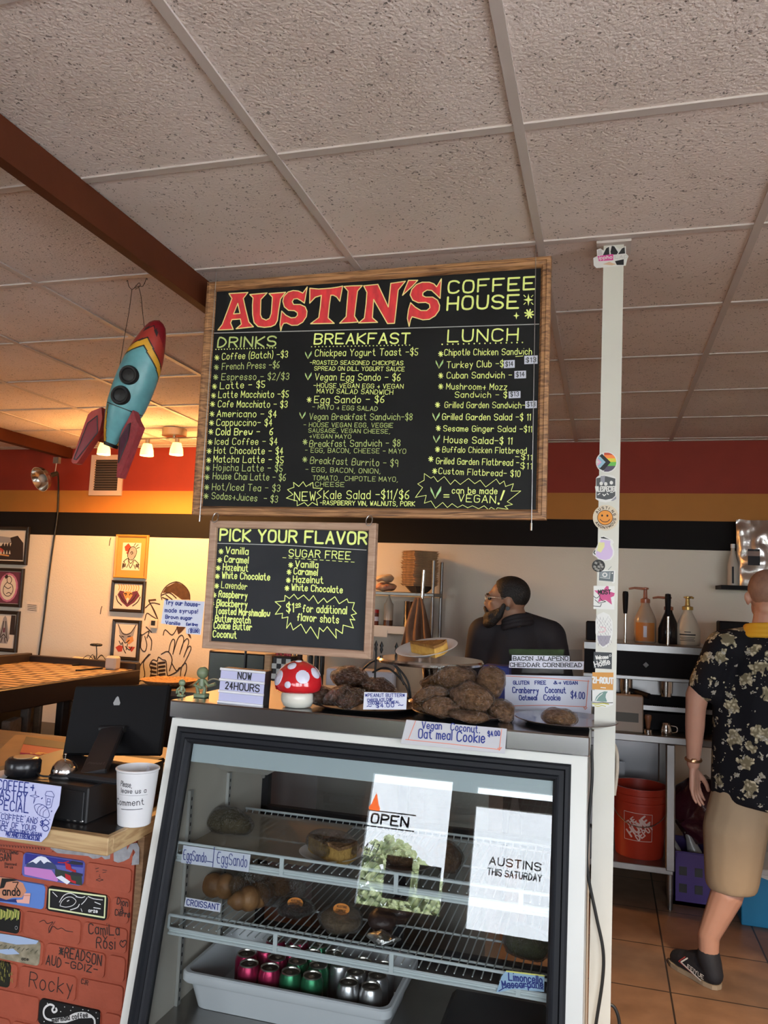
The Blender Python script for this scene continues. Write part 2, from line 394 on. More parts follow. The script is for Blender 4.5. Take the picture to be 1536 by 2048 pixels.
def floor_mat():
    m = bpy.data.materials.new('terracotta_tile'); m.use_nodes = True; nt = m.node_tree; b = nt.nodes['Principled BSDF']; b.inputs['Roughness'].default_value = .42
    tc = nt.nodes.new('ShaderNodeTexCoord'); mp = nt.nodes.new('ShaderNodeMapping'); mp.inputs['Location'].default_value = (-.03 + .457 * 20, -3.04 + .457 * 30, 0); nt.links.new(tc.outputs['Object'], mp.inputs['Vector'])
    br = nt.nodes.new('ShaderNodeTexBrick'); br.offset = 0; br.squash = 1
    for k, v in (('Scale', 1.0), ('Brick Width', .457), ('Row Height', .457), ('Mortar Size', .004), ('Mortar Smooth', .1), ('Bias', 0)): br.inputs[k].default_value = v
    br.inputs['Color1'].default_value = (.265, .165, .105, 1); br.inputs['Color2'].default_value = (.22, .14, .092, 1); br.inputs['Mortar'].default_value = (.035, .028, .024, 1)
    nt.links.new(mp.outputs[0], br.inputs['Vector'])
    n = nt.nodes.new('ShaderNodeTexNoise'); n.inputs['Scale'].default_value = 9; n.inputs['Detail'].default_value = 6; nt.links.new(tc.outputs['Object'], n.inputs['Vector'])
    r = nt.nodes.new('ShaderNodeValToRGB'); r.color_ramp.elements[0].color = (.72, .68, .64, 1); r.color_ramp.elements[1].color = (1.08, 1.04, 1.0, 1); r.color_ramp.elements[0].position = .3; r.color_ramp.elements[1].position = .7; nt.links.new(n.outputs['Fac'], r.inputs[0])
    mm = nt.nodes.new('ShaderNodeMixRGB'); mm.blend_type = 'MULTIPLY'; mm.inputs['Fac'].default_value = 1; nt.links.new(br.outputs['Color'], mm.inputs['Color1']); nt.links.new(r.outputs[0], mm.inputs['Color2']); nt.links.new(mm.outputs[0], b.inputs['Base Color'])
    bp = nt.nodes.new('ShaderNodeBump'); bp.inputs['Strength'].default_value = .4; bp.inputs['Distance'].default_value = .004; bp.invert = True; nt.links.new(br.outputs['Fac'], bp.inputs['Height']); nt.links.new(bp.outputs[0], b.inputs['Normal'])
    return m
T_BAR = mat('painted_steel_tee', (.54, .475, .445), .55)
CREAM = mat('cream_wall_paint', (.66, .60, .51), .75, bump=.15, bscale=90)
RED = mat('red_wall_paint', (.24, .020, .008), .7, var=.08); ORANGE = mat('orange_wall_paint', (.40, .155, .022), .7, var=.06); BLACKP = mat('black_wall_paint', (.008, .007, .007), .8, spec=.2)
BEAMW = mat('brown_beam_paint', (.085, .020, .007), .65, spec=.2, var=.25, vscale=3, bump=.1, bscale=25)

mb = MB(); mb.box((-1.25, .42, HC + .026), (XR - XL + .4, YB - YF + .4, .04)); structure(link('ceiling', mb, ceil_mat(), loc=(0, 0, 0)))
mb = MB()
for c in range(-9, 6):
    x = c * U2; 
    if XL < x < XR: mb.box((x, (YB + YF) / 2, HC + .0025), (.024, YB - YF, .005))
for r in range(-5, 8):
    y = r * U2
    if YF < y < YB: mb.box(((XL + XR) / 2, y, HC + .0035), (XR - XL, .024, .005))
mb.box(((XL + XR) / 2, YB - .012, HC + .002), (XR - XL, .024, .006))
structure(link('trim_1', mb, T_BAR, loc=(0, 0, 0)))
mb = MB(); mb.box(((XL + XR) / 2, (YB + YF) / 2, -.05), (XR - XL + .4, YB - YF + .4, .1)); structure(link('floor', mb, floor_mat(), loc=(0, 0, 0)))
mb = MB()
for z0, z1, m in ((-.05, 1.978, 0), (1.978, 2.168, 1), (2.168, 2.350, 2), (2.350, HC + .05, 3)): mb.box(((XL + XR) / 2, YB + .05, (z0 + z1) / 2), (XR - XL, .1, z1 - z0), m)
structure(link('wall_back', mb, [CREAM, BLACKP, ORANGE, RED], loc=(0, 0, 0)))
for nm, x in (('wall_left', XL - .05), ('wall_right', XR + .05)):
    mb = MB()
    for z0, z1, m in ((-.05, .75, 0), (.75, 1.978, 0), (1.978, 2.168, 1), (2.168, 2.350, 2), (2.350, 2.45, 3), (2.45, HC + .05, 3)):
        for y0, y1 in (((YF - .1, ADDED_SIDE[0]), (ADDED_SIDE[1], YB + .1)) if x > 0 and .7 < (z0 + z1) / 2 < 2.45 else ((YF - .1, YB + .1),)): mb.box((x, (y0 + y1) / 2, (z0 + z1) / 2), (.1, y1 - y0, z1 - z0), m)
    structure(link(nm, mb, [CREAM, BLACKP, ORANGE, RED], loc=(0, 0, 0)))
# street front with its openings
mb = MB(); xs = sorted({XL, XR} | {q for W_ in WINDOWS for q in W_[:2]})
for a, b_ in zip(xs, xs[1:]):
    W_ = [q for q in WINDOWS if q[0] <= a + 1e-6 and q[1] >= b_ - 1e-6]
    if not W_: mb.box(((a + b_) / 2, YF - .06, HC / 2), (b_ - a, .12, HC + .1))
    else:
        z0, z1 = W_[0][2:]
        mb.box(((a + b_) / 2, YF - .06, z0 / 2 - .025), (b_ - a, .12, z0 + .05)); mb.box(((a + b_) / 2, YF - .06, (z1 + HC + .05) / 2), (b_ - a, .12, HC + .05 - z1))
structure(link('wall_front', mb, mat('front_wall_paint', (.10, .085, .08), .7), loc=(0, 0, 0)))
ALU = mat('window_aluminium', (.32, .33, .34), .35, metal=.8)
PANE = thin_glass('window_glass')
for i, (x0, x1, z0, z1) in enumerate(WINDOWS):
    t = .045; xm = (x0 + x1) / 2; zm = (z0 + z1) / 2; mb = MB()
    for a, b_, c, d in ((x0, x0 + t, z0, z1), (x1 - t, x1, z0, z1), (x0, x1, z0, z0 + t), (x0, x1, z1 - t, z1)) + (((x0, x1, z0 + .02, z0 + .07),) if i == 1 else ((x0, x1, 1.80, 1.90),) if i == 2 else ((xm - .02, xm + .02, z0, z1),)):
        mb.box(((a + b_) / 2, YF - .05, (c + d) / 2), (b_ - a, .05, d - c))
    o = structure(link('door_1' if i == 1 else 'window_%d' % (i + 1 if i == 0 else i), mb, ALU))
    g = MB(); g.box((xm, YF - .05, zm), (x1 - x0 - .04, .006, z1 - z0 - .04)); link('glass_pane', g, PANE, o)
mb = MB(); g = MB(); y0, y1, z0, z1 = ADDED_SIDE
for a, b_, c, d in ((y0, y0 + .045, z0, z1), (y1 - .045, y1, z0, z1), (y0, y1, z0, z0 + .045), (y0, y1, z1 - .045, z1), ((y0 + y1) / 2 - .02, (y0 + y1) / 2 + .02, z0, z1)): mb.box((XR + .05, (a + b_) / 2, (c + d) / 2), (.05, b_ - a, d - c))
o = structure(link('window_5', mb, ALU)); g.box((XR + .05, (y0 + y1) / 2, (z0 + z1) / 2), (.006, y1 - y0 - .04, z1 - z0 - .04)); link('glass_pane', g, PANE, o)
# the roof beam that crosses the ceiling, and the one by the back wall
mb = MB(); mb.box((-1.1895, (YB + YF) / 2, HC - .048), (.035, YB - YF, .1)); o = structure(link('ceiling_beam', mb, BEAMW, loc=(-1.19, 0, HC)))
mb = MB(); mb.box((-4.10, (YB + .8) / 2, HC - .04), (.07, YB - .8, .085)); structure(link('ceiling_beam', mb, BEAMW, loc=(-4.05, 0, HC)))
# outside: pavement, lawn and hedge that the window panes and the case mirror
mb = MB(); mb.box((0, -11, -.12), (40, 14.8, .1)); structure(link('pavement', mb, mat('pale_pavement', (.46, .45, .43), .85, var=.2, vscale=2)))
mb = MB(); mb.box((0, -20, -.1), (60, 6, .1)); structure(link('lawn', mb, mat('lawn_green', (.10, .20, .035), .9, var=.4, vscale=3)))
mb = MB()
for k in range(5200):
    x = random.uniform(-9, -2.25); z = random.uniform(.0, 1) * (1.95 + .25 * math.sin(x * 1.3) + .2 * math.sin(x * 3.1)); mb.ell((x, -12 + random.uniform(-.3, .3), z), random.uniform(.03, .075), nu=5, nv=4, fn=lambda v: v + noise.noise_vector(v * 17) * .05)
tag(link('hedge', mb, mat('hedge_green', (.62, .72, .42), .9, var=.5, vscale=30, bump=1, bscale=30), smooth=60), 'green hedge growing outside the street windows', 'hedge', kind='stuff')

# signs on the street glass, lettered to be read from the pavement
YS = YF - .04; SGN = Vector((0, -1, 0)); DK = mat('sign_ink', (.02, .02, .025), .6); BLUEV = mat('vinyl_blue', (.03, .16, .40), .5)
def wsign(name, label, items, m, back=None):
    mb = MB()
    for s_, x0, x1, z, h, sw in items:
        if s_ == '#': mb.box(((x0 + x1) / 2, YS, z + h / 2), (x1 - x0, .01, h))
        else: write(mb, s_, (x0, YS - .006, z), (x1, YS - .006, z), h, SGN, sw)
    return tag(link(name, mb, m), label, 'sign')
wsign('saturday_poster_lettering', 'black AUSTINS THIS SATURDAY lettering on the street window', [('AUSTINS', -.66, -.26, 1.375, .055, .010), ('THIS SATURDAY', -.67, -.25, 1.30, .045, .009)], DK)
wsign('service_lettering', 'blue 24/7 SERVICE lettering on the glass street door', [('24/7', -1.745, -1.58, 1.335, .075, .008), ('SERVICE', -1.745, -1.57, 1.275, .035, .007)], BLUEV)
wsign('open_sign', 'OPEN sign hanging inside the glass street door', [('OPEN', -1.68, -1.36, 1.57, .075, .016), ('#', -1.73, -1.30, 1.54, .008, 0), ('#', -1.73, -1.30, 1.665, .008, 0)], mat('sign_tube_grey', (.10, .10, .11), .4))
mb = MB(); mb.lathe([(.045, 0), (.05, .02), (.03, .05), (.022, .08), (.008, .12), (0, .14)], (-1.66, YS + .02, 1.67), 12); tag(link('flame_neon', mb, mat('orange_neon', (.6, .12, .02), .5, emit=(1, .16, .02), estr=14)), 'glowing orange flame of the OPEN sign on the street door', 'neon sign')
for x0, x1, z0, z1, c_, lb in ((-1.50, -1.28, 1.02, 1.34, (.10, .045, .03), 'brown poster taped in the middle of the glass street door'), (-1.22, -1.04, 1.08, 1.30, (.12, .12, .10), 'grey poster at the latch side of the glass street door')): mb = MB(); mb.box(((x0 + x1) / 2, YS + .004, (z0 + z1) / 2), (x1 - x0, .003, z1 - z0)); tag(link('door_poster', mb, mat('poster_%d' % int(-x0 * 100), c_, .6, var=.5, vscale=9)), lb, 'poster')
mb = MB(); mb.box((-.455, YS + .004, 1.32), (.66, .0015, .74)); 

# ------------------------------------------------------------------ the chalkboard menus
def rect_frame(mb, O, U, V, w_, h_, prof, m=0):
    """picture-frame moulding round the rectangle O..O+U*w+V*h; prof = (inset, height above the face)"""
    O = Vector(O); U = Vector(U); V = Vector(V); N = U.cross(V); k = len(prof); vs = []; fs = []
    for (cu, cv, su, sv) in ((0, 0, 1, 1), (w_, 0, -1, 1), (w_, h_, -1, -1), (0, h_, 1, -1)):
        for a, d in prof: vs.append(O + U * (cu + su * a) + V * (cv + sv * a) + N * d)
    for c in range(4):
        for j in range(k):
            fs.append((c * k + j, ((c + 1) % 4) * k + j, ((c + 1) % 4) * k + (j + 1) % k, c * k + (j + 1) % k))
    return mb.add(vs, fs, m)
CHALKB = mat('chalkboard_black', (.014, .014, .015), .5, spec=.15, var=.25, vscale=5)
CHALKY = mat('chalk_marker_lime', (.84, .94, .28), .8); CHALKG = mat('chalk_marker_green', (.24, .60, .25), .8, col2=(.42, .80, .42), vscale=90)
CHALKR = mat('chalk_marker_red', (.78, .045, .05), .7, col2=(.52, .03, .04), vscale=60, stretch=(1, 1, .35)); CHALKO = mat('chalk_marker_cream', (.88, .72, .28), .8)
CHALKW = mat('chalk_line_grey', (.42, .42, .40), .9); PAPER = mat('white_paper', (.62, .64, .74), .8); INK = mat('black_ink', (.015, .015, .02), .7); INKB = mat('blue_ink', (.02, .035, .22), .7)
CHALKD = mat('chalk_marker_faded', (.50, .60, .20), .85)
FRW = wood('scorched_pine', (.40, .20, .085), (.10, .042, .018), (14, 14, 70), dist=2.0); FRW2 = wood('raw_pine_frame', (.42, .275, .19), (.30, .175, .115), (9, 9, 60), .6, dist=1.5)
FRWH = wood('scorched_pine_rail', (.40, .20, .085), (.10, .042, .018), (5, 40, 90), dist=2.0); FRW2H = wood('raw_pine_rail', (.42, .275, .19), (.30, .175, .115), (5, 30, 70), .6, dist=1.5)
STEELW = mat('steel_wire', (.45, .44, .42), .35, metal=1)
YBD = 1.22
PB = Plane((0, YBD + .012, 0), (0, -1, 0)); c1 = crop(380, 500, 2.07568)
bx0, bx1, bz0, bz1 = -1.128, .0345, 1.854, 2.660
board = thing('menu_board', 'large wood-framed chalkboard menu listing drinks, breakfast and lunch, hung from the ceiling', 'menu board', ((bx0 + bx1) / 2, YBD, bz0))
PROF = [(0, -.03), (0, 0), (.004, .003), (.012, .004), (.014, 0.001), (.024, 0.0), (.031, -.012), (.031, -.03)]
def framed(parent, x0, x1, z0, z1, y, prof, mv, mh, inner, name='frame'):
    mb = MB(); rect_frame(mb, (x0, y, z0), (1, 0, 0), (0, 0, 1), x1 - x0, z1 - z0, prof)
    n = len(prof); mb.m = [0 if (i // n) % 2 else 1 for i in range(len(mb.f))]
    link(name, mb, [mv, mh], parent)
    mb = MB(); t = prof[-1][0] - .003; mb.box(((x0 + x1) / 2, y + .0225, (z0 + z1) / 2), (x1 - x0 - 2 * t, .018, z1 - z0 - 2 * t)); return mb
mb = framed(board, bx0, bx1, bz0, bz1, YBD, PROF, FRW, FRWH, None); link('chalk_panel', mb, CHALKB, board)
PB = Plane((0, YBD + .0135, 0), (0, -1, 0), .0006)

# --- the red title
def f_at(ox, oy, sc): return lambda p: (ox + p[0] / sc, oy + p[1] / sc)
cA, cB, cC = f_at(360, 480, 7.68), f_at(520, 550, 7.68), f_at(700, 540, 7.68)
LET = []
LET.append(([cA(p) for p in [(755, 825), (1045, 808), (975, 900), (1010, 1060), (1060, 1260), (1130, 1335), (865, 1365), (945, 1295), (930, 1215), (800, 1225), (780, 1275), (820, 1375), (585, 1385), (650, 1300), (735, 1080), (800, 900)]], [cA(p) for p in [(890, 975), (925, 1130), (825, 1138)]]))
LET.append(([cA(p) for p in [(1075, 840), (1340, 815), (1245, 915), (1238, 1150), (1262, 1205), (1325, 1232), (1378, 1205), (1405, 1130), (1422, 880), (1370, 825)]] + [cB(p) for p in [(395, 268), (318, 370), (290, 540), (270, 700), (235, 765), (170, 795), (70, 806)]] + [cA(p) for p in [(1200, 1330), (1140, 1270), (1118, 1150), (1115, 1000), (1125, 890)]], None))
LET.append(([cB(p) for p in [(728, 185), (685, 435), (630, 395), (575, 365), (520, 372), (497, 412), (520, 455), (620, 455), (695, 490), (725, 560), (715, 640), (660, 725), (580, 772), (490, 775), (410, 738), (365, 745), (340, 790), (322, 860), (308, 760), (335, 555), (400, 620), (480, 660), (545, 655), (578, 620), (575, 580), (530, 550), (440, 545), (375, 490), (352, 405), (370, 330), (430, 265), (510, 240), (590, 248), (660, 280)]], None))
LET.append(([cB(p) for p in [(768, 205), (900, 218), (1080, 205), (1190, 190), (1272, 172), (1228, 405), (1180, 340), (1130, 312), (1090, 312), (1068, 460), (1048, 660), (1142, 745), (780, 750), (905, 655), (930, 480), (945, 315), (850, 345), (765, 435)]], None))
LET.append(([cB(p) for p in [(1292, 178), (1400, 170)]] + [cC(p) for p in [(190, 242), (118, 325), (95, 500), (70, 710), (128, 800), (40, 808)]] + [cB(p) for p in [(1225, 742), (1325, 640), (1340, 440), (1355, 250)]], None))
LET.append(([cC(p) for p in [(212, 245), (430, 222), (590, 570), (628, 208), (852, 175), (742, 310), (715, 560), (685, 820), (578, 825), (365, 455), (345, 735), (425, 805), (135, 815), (222, 740), (250, 520), (262, 345)]], None))
LET.append(([cC(p) for p in [(900, 162), (1042, 160), (960, 250), (808, 392), (850, 280)]], None))
LET.append(([cC(p) for p in [(1405, 138), (1385, 438), (1320, 375), (1255, 315), (1185, 310), (1122, 350), (1118, 395), (1160, 418), (1270, 418), (1345, 465), (1378, 545), (1370, 620), (1310, 705), (1220, 760), (1120, 768), (1020, 738), (955, 720), (930, 770), (910, 868), (882, 745), (900, 610), (932, 505), (1000, 570), (1090, 625), (1180, 625), (1230, 580), (1220, 525), (1165, 500), (1050, 505), (965, 465), (925, 385), (950, 300), (1020, 225), (1110, 190), (1220, 190), (1290, 215), (1332, 260)]], None))
ident = lambda x, y: (x, y)
mb = MB()
def filled(mb, pl, outer, hole, m, k):
    bm = bmesh.new()
    def loop(pts):
        vs = [bm.verts.new(pl.at(*p, k)) for p in pts]; return [bm.edges.new((vs[i], vs[(i + 1) % len(vs)])) for i in range(len(vs))]
    ed = loop(outer) + (loop(hole) if hole else [])
    bmesh.ops.triangle_fill(bm, edges=ed, use_beauty=True, use_dissolve=False, normal=pl.n)
    bm.verts.index_update(); mb.add([v.co.copy() for v in bm.verts], [[v.index for v in f.verts] for f in bm.faces], m); bm.free()
for out, hole in LET:
    filled(mb, PB, out, hole, 0, 1.0)
    for lp in (out, hole):
        if lp: pline(mb, PB, ident, lp, 2.0, 1, 2.0, closed=True)
o = link('title_lettering', mb, [CHALKR, CHALKO], board); o['label'] = 'red western lettering with a cream outline'

# --- everything in lime chalk marker
mb = MB()
def T(s, a, b, h, sw=2.6, m=0, **kw): pwrite(mb, PB, c1, s, a, b, h, sw, m, jit=.02, **kw)
def AST(x, y, r=11, sw=3.0, m=0):
    for k in range(4):
        a = k * math.pi / 4 + .2; pline(mb, PB, c1, [(x - r * math.cos(a) * .85, y - r * math.sin(a)), (x + r * math.cos(a) * .85, y + r * math.sin(a))], sw, m)
def DOTS(a, b, n, r=2.6, m=0):
    for i in range(n):
        t = i / (n - 1); ppoly(mb, PB, c1, circ(a[0] + (b[0] - a[0]) * t, a[1] + (b[1] - a[1]) * t, r, n=8)[::-1], m)
def STAR4(x, y, r, m=0, q=.3):
    P = []
    for k in range(8): a = k * math.pi / 4; rr = r if k % 2 == 0 else r * q; P.append((x + rr * math.sin(a) * .92, y - rr * math.cos(a) * 1.1))
    mb.f.append(None); mb.f.pop(); C = PB.at(*c1(x, y)); V = [PB.at(*c1(*p)) for p in P]; mb.add([C] + V, [(0, 1 + (i + 1) % 8, 1 + i) for i in range(8)], m)
def LEAF(x, y, s):
    for sg, w_, h_ in ((-1, .42, .80), (1, .55, .95)):
        P = [(x, y + s * .55), (x + sg * s * .16, y + s * .05), (x + sg * s * w_ * .72, y - s * h_ * .38), (x + sg * s * w_, y - s * h_ * .62), (x + sg * s * w_ * .95, y - s * h_ * .2), (x + sg * s * w_ * .55, y + s * .12)]
        V = [PB.at(*c1(*p), 1.0) for p in P]; mb.add(V, [(0, i, i + 1) for i in range(1, 5)], 1); pline(mb, PB, c1, P, 1.5, 2, 1.6, closed=True)
def ZIG(pts, f, sw, m=0): pline(mb, PB, f, pts, sw, m, closed=True)
T('COFFEE', (1072, 180), (1430, 162), 52, 8); T('HOUSE', (1068, 249), (1362, 240), 55, 8.5)
T('DRINKS', (115, 404), (355, 400), 38, 6, 2); T('BREAKFAST', (516, 390), (910, 388), 41, 6.5); T('LUNCH', (1070, 382), (1360, 375), 50, 6.5)
DOTS((108, 413), (355, 406), 22); DOTS((505, 402), (912, 395), 28); DOTS((1047, 392), (1380, 384), 16, 3.2)
STAR4(1405, 207, 23); STAR4(1355, 273, 14, 0, .35)
for k in range(4): a = math.pi / 4 + k * math.pi / 2; pline(mb, PB, c1, [(1405 + 17 * math.cos(a), 207 + 17 * math.sin(a)), (1405 + 27 * math.cos(a), 207 + 27 * math.sin(a))], 3.5)
for k in range(4): a = k * math.pi / 4 + .25; pline(mb, PB, c1, [(1408 - 18 * math.cos(a), 265 - 18 * math.sin(a)), (1408 + 18 * math.cos(a), 265 + 18 * math.sin(a))], 6)
pline(mb, PB, c1, [(100, 345), (500, 336), (1000, 322), (1448, 308)], 3, 3)
for s, ax, ay, a, b, sw in (('Coffee (Batch) -$3', 112, 447, (133, 455), (405, 446), 2.8), ('French Press -$6', 110, 487, (133, 497), (370, 490), 2.6), ('Espresso - $2/$3', 107, 528, (131, 540), (410, 538), 2.6), ('Latte - $5', 102, 567, (125, 577), (310, 571), 2.8), ('Latte Macchiato -$5', 98, 605, (118, 613), (408, 612), 2.8),
                            ('Cafe Macchiato - $3', 94, 640, (116, 652), (403, 654), 2.8), ('Americano - $4', 92, 681, (112, 692), (358, 695), 2.8), ('Cappuccino- $4', 90, 718, (110, 729), (340, 730), 2.8), ('Cold Brew -   6', 87, 755, (108, 768), (343, 768), 3.6), ('Iced Coffee - $4', 84, 798, (104, 808), (362, 808), 2.6), ('Hot Chocolate - $4', 80, 835, (100, 845), (385, 848), 2.8),
                            ('Matcha Latte - $5', 78, 873, (98, 881), (387, 885), 2.8), ('Hojicha Latte - $5', 74, 907, (97, 916), (383, 920), 2.6), ('House Chai Latte - $6', 71, 943, (95, 951), (396, 958), 2.6), ('Hot/Iced Tea - $3', 70, 985, (92, 996), (373, 1003), 2.4), ('Sodas+Juices  - $3', 67, 1022, (90, 1033), (363, 1048), 2.4)):
    m_ = 2 if ay > 900 or ay in (487, 528) else 0; AST(ax, ay, 11, 2.8, m_); T(s, a, b, 25, sw, m_)
pline(mb, PB, c1, [(158, 630), (164, 624)], 2)
for s, a, b, h, sw, m_ in (('Chickpea Yogurt Toast -$5', (519, 441), (945, 437), 27, 3, 0), ('-ROASTED SEASONED CHICKPEAS', (498, 475), (884, 478), 16, 2.3, 0), ('SPREAD ON DILL YOGURT SAUCE', (516, 500), (890, 503), 16, 2.3, 0), ('Vegan Egg Sando - $6', (519, 540), (872, 543), 27, 2.8, 0), ('-HOUSE VEGAN EGG + VEGAN', (513, 571), (885, 575), 17, 2.3, 0),
                         ('MAYO SALAD SANDWICH', (527, 594), (842, 600), 18, 2.3, 0), ('Egg Sando - $6', (516, 635), (805, 634), 27, 3, 0), ('- MAYO + EGG SALAD', (508, 660), (778, 668), 17, 2.3, 2), ('Vegan Breakfast Sandwich-$8', (496, 704), (922, 706), 25, 2.6, 2), ('- HOUSE VEGAN EGG, VEGGIE', (472, 734), (842, 737), 17, 2.1, 2), ('SAUSAGE, VEGAN CHEESE,', (492, 757), (830, 762), 16, 2.0, 2),
                         ('+VEGAN MAYO', (496, 780), (668, 783), 15, 2.0, 2), ('Breakfast Sandwich - $8', (496, 817), (872, 815), 26, 2.6, 2), ('- EGG, BACON, CHEESE - MAYO', (478, 840), (896, 845), 18, 2.0, 2), ('Breakfast Burrito - $9', (499, 886), (862, 900), 27, 2.4, 2), ('- EGG, BACON, ONION,', (480, 920), (790, 928), 18, 2.0, 2), ('TOMATO,  CHIPOTLE MAYO,', (510, 955), (862, 962), 18, 2.0, 2),
                         ('+ CHEESE', (492, 980), (640, 983), 17, 2.0, 2), ('Kale Salad -$11/$6', (555, 1033), (908, 1033), 33, 3.2, 0), ('-RASPBERRY VIN, WALNUTS, PORK', (540, 1058), (933, 1063), 17, 2.6, 0), ('NEW', (433, 1041), (520, 1040), 34, 3.4, 0)): T(s, a, b, h, sw, m_)
for x, y in ((495, 622), (478, 797), (477, 870)): AST(x, y, 11, 2.8, 0 if y < 700 else 2)
for x, y, s in ((490, 437, 27), (490, 525, 27), (466, 687, 25), (1034, 475, 31), (1020, 693, 30), (1022, 785, 28), (1018, 1008, 45)): LEAF(x, y, s)
ZIG([(400, 1030), (428, 1015), (405, 995), (432, 985), (430, 965), (452, 982), (470, 962), (482, 982), (510, 965), (512, 988), (550, 990), (528, 1008), (545, 1025), (525, 1035), (530, 1060), (508, 1048), (490, 1063), (475, 1048), (445, 1062), (445, 1042)], c1, 2.6)
for s, a, b, h, sw in (('Chipotle Chicken Sandwich', (1056, 438), (1418, 434), 26, 3), ('-', (1352, 455), (1382, 453), 26, 2.8), ('Turkey Club -$', (1066, 490), (1300, 485), 27, 3), ('Cuban Sandwich -', (1066, 533), (1335, 532), 26, 3), ('Mushroom+ Mozz', (1064, 578), (1315, 581), 25, 2.8), ('Sandwich - $', (1100, 612), (1315, 613), 24, 2.8), ('Grilled Garden Sandwich-', (1057, 655), (1390, 657), 25, 2.6),
                     ('Grilled Garden Salad -$ 11', (1047, 705), (1413, 707), 26, 3), ('Sesame Ginger Salad -$11', (1052, 752), (1418, 756), 24, 2.8), ('House Salad-$ 11', (1054, 800), (1336, 807), 27, 3.2), ('Buffalo Chicken Flatbread', (1048, 840), (1396, 845), 24, 2.6), ('-$11', (1350, 868), (1418, 873), 22, 2.6), ('Grilled Garden Flatbread -', (1022, 888), (1365, 896), 26, 2.8), ('$11', (1372, 908), (1418, 910), 25, 2.6), ('Custom Flatbread- $10', (1032, 929), (1370, 942), 25, 2.8),
                     ('can be made', (1088, 1010), (1275, 1013), 25, 3.4), ('VEGAN', (1114, 1044), (1268, 1051), 30, 3.4)): T(s, a, b, h, sw)
for x, y in ((1041, 432), (1041, 522), (1041, 567), (1028, 643), (1031, 740), (1028, 828), (1000, 868), (1016, 918)): AST(x, y, 11, 3.4)
c2 = crop(830, 930, 6.4)
ZIG([(120, 110), (205, 170), (240, 145), (290, 215), (375, 148), (455, 250), (510, 190), (580, 250), (685, 172), (765, 240), (835, 195), (905, 282), (1040, 180), (1085, 245), (1140, 205), (1160, 275), (1260, 240), (1230, 335), (1355, 332), (1180, 470), (1248, 505), (1150, 528), (1195, 568), (1055, 548), (1035, 575), (975, 542), (940, 572), (885, 522), (815, 560), (735, 522), (675, 548), (610, 512), (545, 545), (475, 495), (415, 545), (355, 480), (265, 552), (205, 460), (120, 490), (145, 388), (5, 415), (98, 288), (35, 242), (118, 195)], c2, 6.5)
for y in (382, 410): pline(mb, PB, c2, [(370, y), (436, y)], 12)
ppoly(mb, PB, c2, [(1130, 322), (1155, 325), (1105, 455), (1085, 452)][::-1]); ppoly(mb, PB, c2, circ(1070, 494, 15, n=10)[::-1])
o = link('chalk_lettering', mb, [CHALKY, CHALKG, CHALKD, CHALKW], board)
for i, (a, pr) in enumerate((((1388, 440, 1443, 474), '$13'), ((1303, 459, 1348, 491), '$14'), ((1347, 503, 1395, 534), '$14'), ((1323, 588, 1372, 616), '$13'), ((1392, 628, 1440, 658), '$13'))):
    mb = MB(); x0, y0, x1, y1 = a; V = [PB.at(*c1(*p), .2) for p in ((x0, y1), (x1, y1 - 2), (x1, y0 - 2), (x0, y0))]; mb.prism(V, (0, -.0012, 0), 0)
    pwrite(mb, PB, c1, pr, (x0 + 7, y1 - 7), (x1 - 7, y1 - 9), 19, 2.8, 1, k=3.0); link('price_sticker', mb, [PAPER, INK], board)
for a, b in (((1072, 488), (1063, 1046)), ((433, 541), (400, 1030))):
    p0 = onY(*a, YBD - .006); p0.z = HC - .002; p1 = onY(*b, YBD - .006); mb = MB(); mb.tube([p0, p1], .0011, 6); mb.cyl(p1, p1 + Vector((0, 0, -.022)), .0028, n=8); link('hanging_wire', mb, STEELW, board, smooth=40)

# --- the smaller board below
Y2 = 1.205; PC = Plane((0, Y2 + .0115, 0), (0, -1, 0), .0006); c3 = crop(380, 1020, 2.13333)
qx0, qx1, qz0, qz1 = -1.050, -.4795, 1.419, 1.8345
sb = thing('flavor_board', 'small wood-framed chalkboard of syrup flavours hung under the big menu', 'menu board', ((qx0 + qx1) / 2, Y2, qz0))
PROF2 = [(0, -.025), (0, 0), (.003, .002), (.021, .002), (.024, -.002), (.024, -.025)]
mb = framed(sb, qx0, qx1, qz0, qz1, Y2, PROF2, FRW2, FRW2H, None); link('chalk_panel', mb, mat('chalkboard_slate', (.026, .028, .033), .5, spec=.22, var=.2, vscale=5), sb)
PC = Plane((0, Y2 + .0135, 0), (0, -1, 0), .0006); PBs = PB; PB = PC; c1s = c1; c1 = c3
mb = MB()
T('PICK YOUR FLAVOR', (128, 130), (752, 146), 45, 8.5); pline(mb, PB, c1, [(117, 142), (400, 150), (752, 171)], 3, 3)
T('SUGAR FREE', (422, 198), (684, 210), 29, 4)
for i in range(12): pline(mb, PB, c1, [(396 + i * 26.5, 203 + i * 1.7), (410 + i * 26.5, 204 + i * 1.7)], 2.6)
for s, a, b in (('Vanilla', (153, 185), (248, 190)), ('Caramel', (147, 222), (248, 228)), ('Hazelnut', (141, 256), (247, 262)), ('White Chocolate', (137, 291), (340, 300)), ('Lavender', (134, 332), (243, 340)), ('Raspberry', (123, 371), (243, 379)), ('Blackberry', (114, 409), (243, 417)), ('Toasted Marshmallow', (108, 442), (340, 456)), ('Butterscotch', (108, 475), (257, 484)), ('Cookie Butter', (102, 505), (263, 513)), ('Coconut', (98, 542), (198, 547)),
                ('Vanilla', (450, 243), (546, 247)), ('Caramel', (443, 273), (543, 280)), ('Hazelnut', (440, 308), (568, 313)), ('White Chocolate', (434, 342), (650, 354))):
    T(s, a, b, 25, 4.2 if s != 'Lavender' else 3); AST(a[0] - 20, a[1] - 8, 10.5, 4)
c4 = crop(540, 1170, 7.68)
